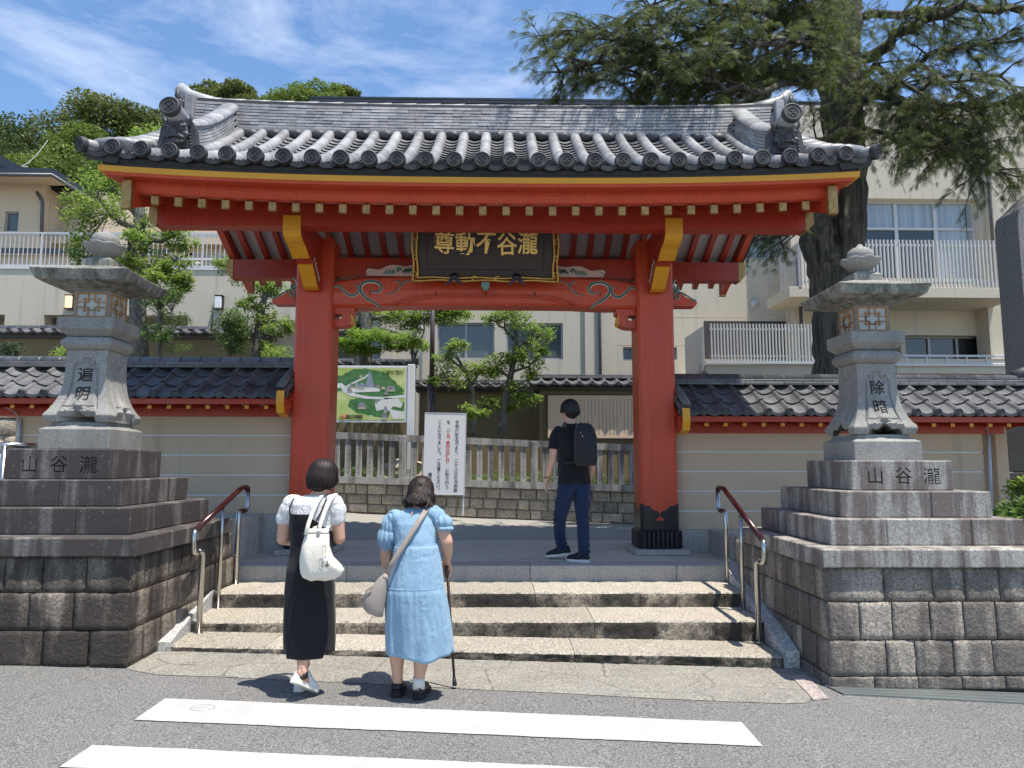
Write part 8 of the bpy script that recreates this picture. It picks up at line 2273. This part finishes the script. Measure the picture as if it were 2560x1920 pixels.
# socks and shoes
mb = MB(); mb.tube([(-.005, -.068, .235), (-.012, -.112, .175), (-.008, -.10, .135)], [.040, .036, .040], 12); mb.build('sock', M['skin'], A)
mb = MB(); mb.tube([(-.011, -.108, .180), (-.008, -.10, .14)], [.0385, .041], 12); mb.build('sock', M['shoe_black'], A)
shoe((-.055, -.160, .125), (.050, .020, .004), 'shoe', A, 'shoe_white', 'sole', (.22, .50, .80), .088, .10)
shoe((-.072, .05, .0), (-.078, .29, .0), 'shoe', A, 'shoe_white', 'sole', (0, 0, 1), .092, .09)
for o in (A, B_): o.scale = (sA, sA, sA); o.location = pA_

# ================= woman in blue tiered dress with a cane
K2 = .00104; p = G0(1023.5, 1742); pB_ = (p.x, p.y, gz(p.x) + .004); Bw = root('person', 'woman in light blue tiered dress with half-tied hair, bent over her cane', 'person', (0, 0, 0))
sB = pscale(p, .3797, K2); cB = conv(1010, 1600, K2)
mb = MB()
rings(mb, [(.78, .03, 0, .15, .11), (.90, .03, .02, .14, .10), (1.02, .025, .05, .14, .10), (1.12, .015, .08, .145, .10), (1.19, .005, .10, .135, .085), (1.235, .0, .115, .09, .06)])
limb(mb, [(.01, .12, 1.22), (.022, .145, 1.27), (.032, .17, 1.31)], [.052, .048, .05])
QB = headshape(mb, (.036, .185, 1.362), (-.05, .86, -.5), (.03, .45, .89), .97)
limb(mb, [(-.130, .10, 1.195), (-.178, .09, 1.08), (-.192, .09, .95), (-.186, .10, .88)], [.052, .050, .046, .043]); limb(mb, [(-.186, .10, .88), (-.165, .19, .80), (-.13, .27, .78)], [.043, .036, .027]); hand(mb, (-.13, .27, .78), (.5, .8, -.2), (.6, 0, .6), .5)
limb(mb, [(.130, .10, 1.225), (.205, .06, 1.14), (.238, .04, 1.035)], [.052, .050, .045]); limb(mb, [(.238, .04, 1.035), (.242, .10, .95), (.234, .165, .885)], [.045, .036, .026])
hand(mb, (.234, .165, .885), (-.05, .55, -.65), (-.9, .2, .1), 1.15, back=(0, .6, .6))
limb(mb, [(-.06, .0, .80), (-.090, .02, .44), (-.092, -.005, .31), (-.083, .0, .11)], [.09, .062, .056, .036]); limb(mb, [(.095, .0, .80), (.088, .02, .44), (.083, -.03, .28), (.066, -.03, .11)], [.09, .062, .057, .036])
limb(mb, [(-.083, .0, .11), (-.083, .05, .05)], [.036, .03]); limb(mb, [(.066, -.03, .11), (.066, .02, .05)], [.036, .03])
body = link('body', remesh(mb.mesh('b'), .0048, 5), Bw, M['skin']); face_parts(Bw, body, QB)
hb = MB(); hb.ball((0, -.014, .024), (.084, .098, .095), 20); hb.ball((0, -.045, -.045), (.078, .06, .08), 16); hb.v = [tuple(QB @ Vector(v)) for v in hb.v]
ho = link('hair', remesh(hb.mesh('h'), .007, 4), Bw, M['hair_brown'])
# loose lower half hangs straight down from the tilted head
def downQ(): return QB
sm = strands(QB, 520, lambda az, rk: (1.75, .10 + rk.uniform(0, .05), -.012) if abs(az) < 1.9 else ((1.55, .11, .0) if abs(az) < 2.4 else (1.1, .01, 0)), 9, .0105)
for i, v in enumerate(sm.v):  # gravity: pull the ends back under the head
    l = QB.inverted() @ Vector(v)
    if l.z < -.02: v = (v[0] + .012 * math.sin(l.z * 60 + l.x * 30), v[1] + l.z * .18 * 0 - .12 * l.z * -.6, v[2] + .30 * l.z * .12); sm.v[i] = v
sub('locks', sm.mesh('locks', M['hair_brown']), ho)
# gathered top half meeting at the tie
tie = Vector((.004, -.112, .018)); tm = MB(); rk = random.Random(6)
for i in range(110):
    a = rk.uniform(-1.35, 1.35); th = rk.uniform(.35, 1.0); s0 = Vector((.088 * math.sin(th) * math.sin(a * 1.6) * 1.02, -.01 - .104 * math.sin(th) * math.cos(a * 1.6), .026 + .104 * math.cos(th)))
    pts = []
    for k in range(7):
        t = k / 6; v = s0.lerp(tie, t); c0 = Vector((0, -.01, .026)); dv = (v - c0); dv = Vector((dv.x / .090, dv.y / .106, dv.z / .102)); L0 = dv.length; v = c0 + (v - c0) * ((1.0 + .06 * t) / L0) if L0 > .2 else v; pts.append(QB @ v)
    tm.tube(pts, [.003, .0065, .0065, .006, .005, .004, .003], 5)
tm.ball(QB @ (tie + Vector((0, -.006, 0))), (.016, .012, .012), 10)
for i in range(40):
    x = rk.uniform(-.02, .02); st = QB @ (tie + Vector((x * .5, -.004, -.004))); tm.tube([st, st + Vector((x * .6, -.010, -.035)), st + Vector((x * 1.3, -.004, -.08)), st + Vector((x * 1.8, .006, -.12))], [.004, .006, .005, .002], 5)
sub('tied_hair', tm.mesh('tied_hair', M['hair_brown']), ho)
# dress: yoke with puffed sleeves, then two gathered tiers
mb = MB()
rings(mb, [(1.005, .028, .035, .150, .118), (1.08, .02, .055, .148, .116), (1.16, .01, .08, .150, .110), (1.215, .004, .10, .136, .092), (1.25, .004, .115, .092, .068), (1.268, .008, .125, .066, .055)])
def puff(c, rx, ry, rz): mb.ball(c, (rx, ry, rz), 20)
puff((-.132, .10, 1.19), .066, .072, .066); puff((.135, .10, 1.222), .066, .072, .062); puff((-.172, .095, 1.135), .058, .066, .095); puff((-.186, .09, 1.055), .072, .075, .080); rings(mb, [(.968, -.184, .09, .046, .046), (.985, -.184, .09, .052, .052), (1.005, -.185, .09, .062, .064)], 16)
puff((.165, .085, 1.205), .058, .066, .062); puff((.215, .06, 1.165), .064, .068, .056); rings(mb, [(1.112, .226, .045, .050, .052), (1.125, .226, .045, .060, .062), (1.135, .224, .047, .060, .062)], 16)
yk = link('yoke', remesh(mb.mesh('b'), .005, 3, lambda co, no: np.array([.0045 * math.sin(math.atan2(c[1] - .08, abs(c[0]) - .19) * 11) * (1 if abs(c[0]) > .145 else 0) + .0035 * noise.noise((c[0] * 26, c[1] * 20, c[2] * 9)) for c in co])), Bw, M['blue_dress'])
def foldB(n1, n2, ph):
    return lambda a, t, z: (math.sin(n1 * a + ph + 1.6 * math.sin(2 * a) + 2.2 * noise.noise((math.cos(a) * 1.4, math.sin(a) * 1.4, z * 2.5 + ph))) * .55 * (.6 + .9 * noise.noise((math.cos(a) * 2, math.sin(a) * 2, ph))) + .30 * math.sin(n2 * a + ph * 2 + 3 * noise.noise((a * 2, z * 4, 1))) * (1.15 - t) + .75 * noise.noise((math.cos(a) * 3.2, math.sin(a) * 3.2, z * 3.4))) * (.35 + .65 * t)
r1 = skirt([(1.022, .028, .035, .147, .120, .02), (1.0, .030, .030, .158, .130, .05), (.90, .032, .015, .172, .140, .04), (.80, .03, .0, .186, .150, .035), (.718, .028, -.008, .200, .158, .032)], 150, foldB(13, 29, .6), 26)
cloth_obj(r1, 'upper_tier', 'blue_dress', Bw)
r2 = skirt([(.735, .028, -.008, .203, .160, .015), (.70, .030, -.010, .210, .168, .05), (.58, .042, -.01, .220, .174, .07), (.45, .055, -.005, .226, .180, .08), (.295, .066, -.005, .232, .184, .09)], 170, foldB(11, 27, 2.1), 34)
cloth_obj(r2, 'lower_tier', 'blue_dress', Bw, lambda a, z, x: (-.035 * math.exp(-((x - .12) / .09) ** 2) * max(0, (.6 - z) / .3)) if z < .6 else 0)
for rr_, z_ in ((r1[0], 1.02), (r2[0], .735)):
    mb = MB(); mb.tube([rr_[i] for i in range(0, len(rr_), 3)] + [rr_[0]], .0035, 5); mb.build('seam', M['blue_dress'], Bw)
mb = MB(); mb.loft([[(.0, .005 + .0, 1.235), (.012, .004, 1.235)], [(-.003, .0, 1.19), (.015, .0, 1.19)]], False, 0, False, False)
mb = MB(); kx, ky, kz = cB(1005, 430); mb.ball((kx, .018, kz), (.009, .012, .030), 12); mb.build('keyhole', M['skin'], Bw)
for (h, t, s_) in (((-.083, -.035, 0), (-.095, .205, 0), 0), ((.066, -.070, 0), (.090, .165, 0), 1)): shoe(h, t, 'shoe', Bw, 'shoe_black', 'shoe_black', (0, 0, 1), .095, .085)
mb = MB(); mb.tube([(.067, -.032, .135), (.066, -.03, .10), (.066, -.028, .06)], [.041, .041, .043], 12); mb.build('sock', M['sock_white'], Bw)
mb = MB(); mb.tube([(-.083, -.002, .085), (-.083, .0, .05)], [.040, .043], 12); mb.build('sock', M['shoe_black'], Bw)
# shoulder bag: thing
S_ = root('shoulder_bag', 'greige leather shoulder bag with long crossbody strap on the woman in the blue dress', 'shoulder bag', (0, 0, 0))
q = [cB(1102, 392, .13), cB(1096, 396, .03), cB(1060, 460, -.052), cB(1000, 560, -.092), cB(945, 650, -.118), cB(900, 725, -.130), cB(858, 795, -.118)]
P = [Vector(v) for v in q]; rg = []
for i, v in enumerate(P):
    d = (P[min(i + 1, len(P) - 1)] - P[max(i - 1, 0)]).normalized(); nn = Vector((0, -1, .15)); sx_ = d.cross(nn).normalized(); nn = sx_.cross(d).normalized() * .002; rg.append([tuple(v - sx_ * .018 - nn), tuple(v + sx_ * .018 - nn), tuple(v + sx_ * .018 + nn), tuple(v - sx_ * .018 + nn)])
mb = MB(); mb.loft(rg, True, 0, True); mb.build('strap', M['greige'], S_, fix=True)
rows = []
for y_, xl, xr, dp in ((795, 842, 862, .012), (830, 800, 868, .030), (870, 768, 866, .045), (930, 727, 860, .056), (980, 706, 852, .060), (1020, 708, 846, .058), (1050, 735, 842, .05), (1074, 795, 838, .02)):
    xa, _, z = cB(xl, y_); xb = cB(xr, y_)[0]; rows.append([((xa + xb) / 2 + math.cos(a) * (xb - xa) / 2, -.085 + math.sin(a) * dp + .004 * noise.noise((math.cos(a) * 3, z * 20, 1)), z) for a in [2 * PI * k / 30 for k in range(30)]])
mb = MB(); mb.loft(rows, True, 0, True); mb.build('bag', M['greige'], S_, fix=True)
mb = MB(); mb.tube([cB(775, 870, -.14), cB(735, 900, -.12), cB(712, 960, -.115), cB(700, 985, -.10)], .006, 6); mb.build('side_loop', M['greige'], S_)
mb = MB(); mb.ball(cB(702, 968, -.09), (.008, .008, .014), 8); mb.build('charm', M['rail_brown'], S_)
# cane: thing
C_ = root('walking_cane', 'dark brown walking cane with rubber tip, held by the woman in blue', 'cane', (0, 0, 0))
h0 = Vector((.232, .215, .842)); tip = Vector(cB(1295, 1588, .20)); mb = MB()
mb.tube([h0 + Vector((-.004, .055, -.014)), h0 + Vector((-.002, .02, .004)), h0 + Vector((0, -.03, .002)), h0 + Vector((.0, -.055, -.018)), h0 + Vector((.0, -.055, -.06))], [.011, .014, .014, .013, .010], 10); mb.build('handle', M['cane'], C_)
mb = MB(); s0 = h0 + Vector((0, -.0, -.01)); mb.tube([s0, s0.lerp(tip, .5), s0.lerp(tip, .95)], [.011, .0105, .0095], 10); mb.build('shaft', M['cane'], C_)
mb = MB(); mb.tube([s0.lerp(tip, .94), tip + Vector((0, 0, .01)), tip - Vector((0, 0, .002))], [.0125, .016, .018], 12); mb.build('rubber_tip', M['shoe_black'], C_)
for o in (Bw, S_, C_): o.scale = (sB, sB, sB); o.location = pB_

# ================= man with black backpack
K3 = .00121; p = G(1424.7, 1405, ZP); Cm = root('person', 'man in black polo shirt and dark blue jeans walking through the gate', 'person', (0, 0, 0))
sC = pscale(p, .2772, K3); cC = conv(450, 1560, K3)
mb = MB()
rings(mb, [(.84, .055, .0, .150, .11), (.95, .05, .0, .145, .105), (1.10, .045, .0, .15, .11), (1.30, .03, .0, .175, .115), (1.42, .022, .0, .165, .095), (1.475, .018, .0, .09, .07), (1.50, .015, 0, .06, .055)])
limb(mb, [(.015, .0, 1.48), (.008, .012, 1.53), (.005, .022, 1.57)], [.060, .055, .058])
QC = headshape(mb, (.012, .03, 1.648), (-.42, .9, -.06), (.0, .05, 1), 1.04)
limb(mb, [(-.135, .01, 1.425), (-.168, .0, 1.27), (-.182, -.01, 1.125)], [.058, .052, .043]); limb(mb, [(-.182, -.01, 1.125), (-.222, .01, 1.0), (-.246, .03, .905)], [.043, .040, .027])
hand(mb, (-.246, .03, .905), (-.10, .10, -1), (.25, .9, .1), .42, back=(-1, -.2, 0), s=1.08)
limb(mb, [(.185, .01, 1.43), (.235, .03, 1.27), (.262, .06, 1.12)], [.058, .052, .043]); limb(mb, [(.262, .06, 1.12), (.262, .12, 1.0), (.245, .17, .90)], [.043, .040, .027]); hand(mb, (.245, .17, .90), (-.05, .15, -1), (-.25, .9, .1), .42, back=(1, 0, 0), s=1.08)
limb(mb, [(-.03, .0, .85), (-.10, .09, .46), (-.082, .19, .16)], [.085, .055, .04]); limb(mb, [(.13, .0, .85), (.145, .03, .48), (.155, .0, .12)], [.085, .055, .04])
body = link('body', remesh(mb.mesh('b'), .0048, 5), Cm, M['skin']); face_parts(Cm, body, QC)
hb = MB(); hb.ball((0, -.014, .030), (.081, .095, .088), 20); hb.ball((0, -.042, -.022), (.070, .055, .068), 16); hb.v = [tuple(QC @ Vector(v)) for v in hb.v]
ho = link('hair', remesh(hb.mesh('h'), .007, 3), Cm, M['hair_black'])
sm = strands(QC, 620, lambda az, rk: (1.60 + rk.uniform(0, .2), .060 if abs(az) < 1.1 else .022, .012) if abs(az) < 2.2 else (1.0 + rk.uniform(0, .15), .008, 0), 14, .0075)
sub('locks', sm.mesh('locks', M['hair_black']), ho)
# polo
mb = MB()
rings(mb, [(.845, .056, .0, .190, .135), (.90, .054, .0, .182, .128), (1.0, .052, .0, .170, .122), (1.12, .046, .0, .172, .124), (1.30, .032, .0, .190, .128), (1.40, .025, .0, .186, .110), (1.455, .02, .0, .125, .085), (1.495, .016, .0, .075, .066)])
limb(mb, [(-.12, .005, 1.425), (-.155, .0, 1.34), (-.170, .0, 1.262)], [.062, .066, .060]); limb(mb, [(.17, .005, 1.43), (.215, .02, 1.34), (.236, .03, 1.27)], [.062, .066, .060])
link('polo_shirt', remesh(mb.mesh('b'), .0055, 3, crease(.009, 9, 22, 5)), Cm, M['polo'])
mb = MB(); mb.tube([(.016 + .066 * math.cos(a), .062 * math.sin(a) - .002, 1.503 + .010 * math.sin(a)) for a in [2 * PI * k / 24 for k in range(25)]], .013, 8); mb.build('collar', M['polo'], Cm)
for s_, c0 in ((-1, (-.172, .0, 1.235)), ): mb = MB(); mb.tube([(c0[0] - .004, c0[1], c0[2] + .010), (c0[0] - .006, c0[1], c0[2] - .006)], [.0645, .0635], 20, 0, False); mb.build('sleeve_hem', M['polo'], Cm)
# jeans with bunched knees and hems
mb = MB()
rings(mb, [(.78, .055, .0, .158, .118), (.86, .055, .0, .160, .118), (.92, .055, .0, .150, .112)])
limb(mb, [(-.022, .0, .82), (-.062, .05, .64), (-.100, .10, .46), (-.098, .155, .30), (-.072, .195, .145)], [.108, .094, .074, .066, .062])
limb(mb, [(.132, .0, .82), (.142, .02, .64), (.148, .035, .48), (.152, .01, .28), (.158, .0, .105)], [.108, .094, .074, .068, .066])
def jf(co, no):
    out = []
    for c in co:
        z = c[2]; kn = math.exp(-((z - .47) / .10) ** 2) + 1.3 * math.exp(-((z - .15) / .09) ** 2) + .35 + .6 * math.exp(-((z - .80) / .05) ** 2)
        out.append(.0065 * kn * math.sin(z * 120 + 5 * noise.noise((c[0] * 9, c[1] * 9, z * 6)) + (c[0] * 26)) * (.45 + .55 * abs(noise.noise((c[0] * 13, c[1] * 13, z * 9)))) + .004 * noise.noise((c[0] * 18, c[1] * 18, z * 14)))
    return np.array(out)
jn = link('jeans', remesh(mb.mesh('b'), .0055, 3, jf), Cm, M['jeans'])
for (x0, x1) in ((.075, .155), (-.055, .025)):
    mb = MB(); zz = .80; yb = -.128
    mb.add([(x0, yb + .012, zz), (x1, yb + .012, zz), (x1, yb - .001, zz - .07), ((x0 + x1) / 2, yb - .002, zz - .09), (x0, yb - .001, zz - .07)], [(0, 1, 2, 3, 4)]); o = mb.build('back_pocket', M['jeans'], Cm); o.modifiers.new('t', 'SOLIDIFY').thickness = .004
shoe((.03, .22, .045), (-.235, .335, .012), 'shoe', Cm, 'shoe_black', 'sole', (0, 0, 1), .105, .098)
shoe((.205, -.03, .0), (-.015, .125, .0), 'shoe', Cm, 'shoe_black', 'sole', (0, 0, 1), .105, .098)
mb = MB(); wv = Vector((-.246, .03, .905)); mb.tube([(wv.x + .031 * math.cos(a), wv.y + .031 * math.sin(a), wv.z + .012 + .004 * math.cos(a)) for a in [2 * PI * k / 20 for k in range(21)]], .0055, 6); mb.build('wristband', M['dark'], Cm)
# backpack: thing
KB = root('backpack', 'slim black backpack with pale zip pullers on the back of the man', 'backpack', (0, 0, 0))
BQ = T(.165, -.185, 1.045) @ RZ(R(14)) @ RX(R(-3))
rows = []
for z, hw, dp, sh in ((0, .098, .045, 0), (.012, .112, .062, 0), (.05, .120, .072, 0), (.20, .122, .074, 0), (.33, .118, .068, 0), (.40, .104, .058, -.006), (.445, .080, .045, -.012), (.462, .050, .026, -.014)):
    r_ = []
    for k in range(40):
        a = 2 * PI * k / 40; ca, sa = math.cos(a), math.sin(a); ux = abs(ca) ** .45 * (1 if ca > 0 else -1); uy = abs(sa) ** .5 * (1 if sa > 0 else -1); r_.append((sh + hw * ux, dp * uy + .003 * noise.noise((ux * 3, z * 14, uy)), z))
    rows.append(r_)
mb = MB(); mb.loft(rows, True, 0, True, True, BQ); pk = mb.build('pack', M['pack'], KB, fix=True)
mb = MB(); mb.tube([tuple(BQ @ Vector(v)) for v in ((-.055, -.068, .40), (-.056, -.078, .33), (-.056, -.079, .10), (-.056, -.074, .03))], .0035, 6); mb.build('zip', M['dark'], KB)
mb = MB(); mb.tube([tuple(BQ @ Vector(v)) for v in ((-.02, -.060, .415), (.05, -.072, .345), (.115, -.070, .30))], .003, 6); mb.build('seam', M['dark'], KB)
for v in ((-.075, -.066, .375), (-.062, -.076, .335)): mb = MB(); mb.tube([tuple(BQ @ Vector(v)), tuple(BQ @ (Vector(v) + Vector((-.004, -.008, -.035))))], .0035, 6); mb.build('zip_pull', M['steel'], KB)
for s_, pts in ((-1, [(-.045, -.155, 1.46), (-.055, -.07, 1.505), (-.075, .05, 1.47), (-.10, .13, 1.36), (-.13, .12, 1.20), (-.135, .02, 1.10), (-.05, -.12, 1.07), (.05, -.16, 1.09)]), (1, [(.12, -.16, 1.485), (.12, -.07, 1.50), (.12, .05, 1.47), (.14, .13, 1.36), (.20, .12, 1.2), (.235, .0, 1.12), (.20, -.12, 1.08)])):
    P = [Vector(v) for v in pts]; rg = []
    for i, v in enumerate(P):
        d = (P[min(i + 1, len(P) - 1)] - P[max(i - 1, 0)]).normalized(); c0 = Vector((.04, 0, v.z)); nn = (v - c0); nn = (nn - d * nn.dot(d)).normalized(); sx_ = d.cross(nn); w2 = .026 if i < 4 else .013; nn *= .004; rg.append([tuple(v - sx_ * w2 - nn), tuple(v + sx_ * w2 - nn), tuple(v + sx_ * w2 + nn), tuple(v - sx_ * w2 + nn)])
    mb = MB(); mb.loft(rg, True, 0, True); mb.build('shoulder_strap', M['pack'], KB, fix=True)
mb = MB(); mb.tube([cC(355, 600, -.02), cC(350, 680, -.03), cC(338, 790, -.02)], .006, 6); mb.build('loose_strap', M['pack'], KB)
for o in (Cm, KB): o.scale = (sC, sC, sC); o.location = (p.x, p.y, ZP)
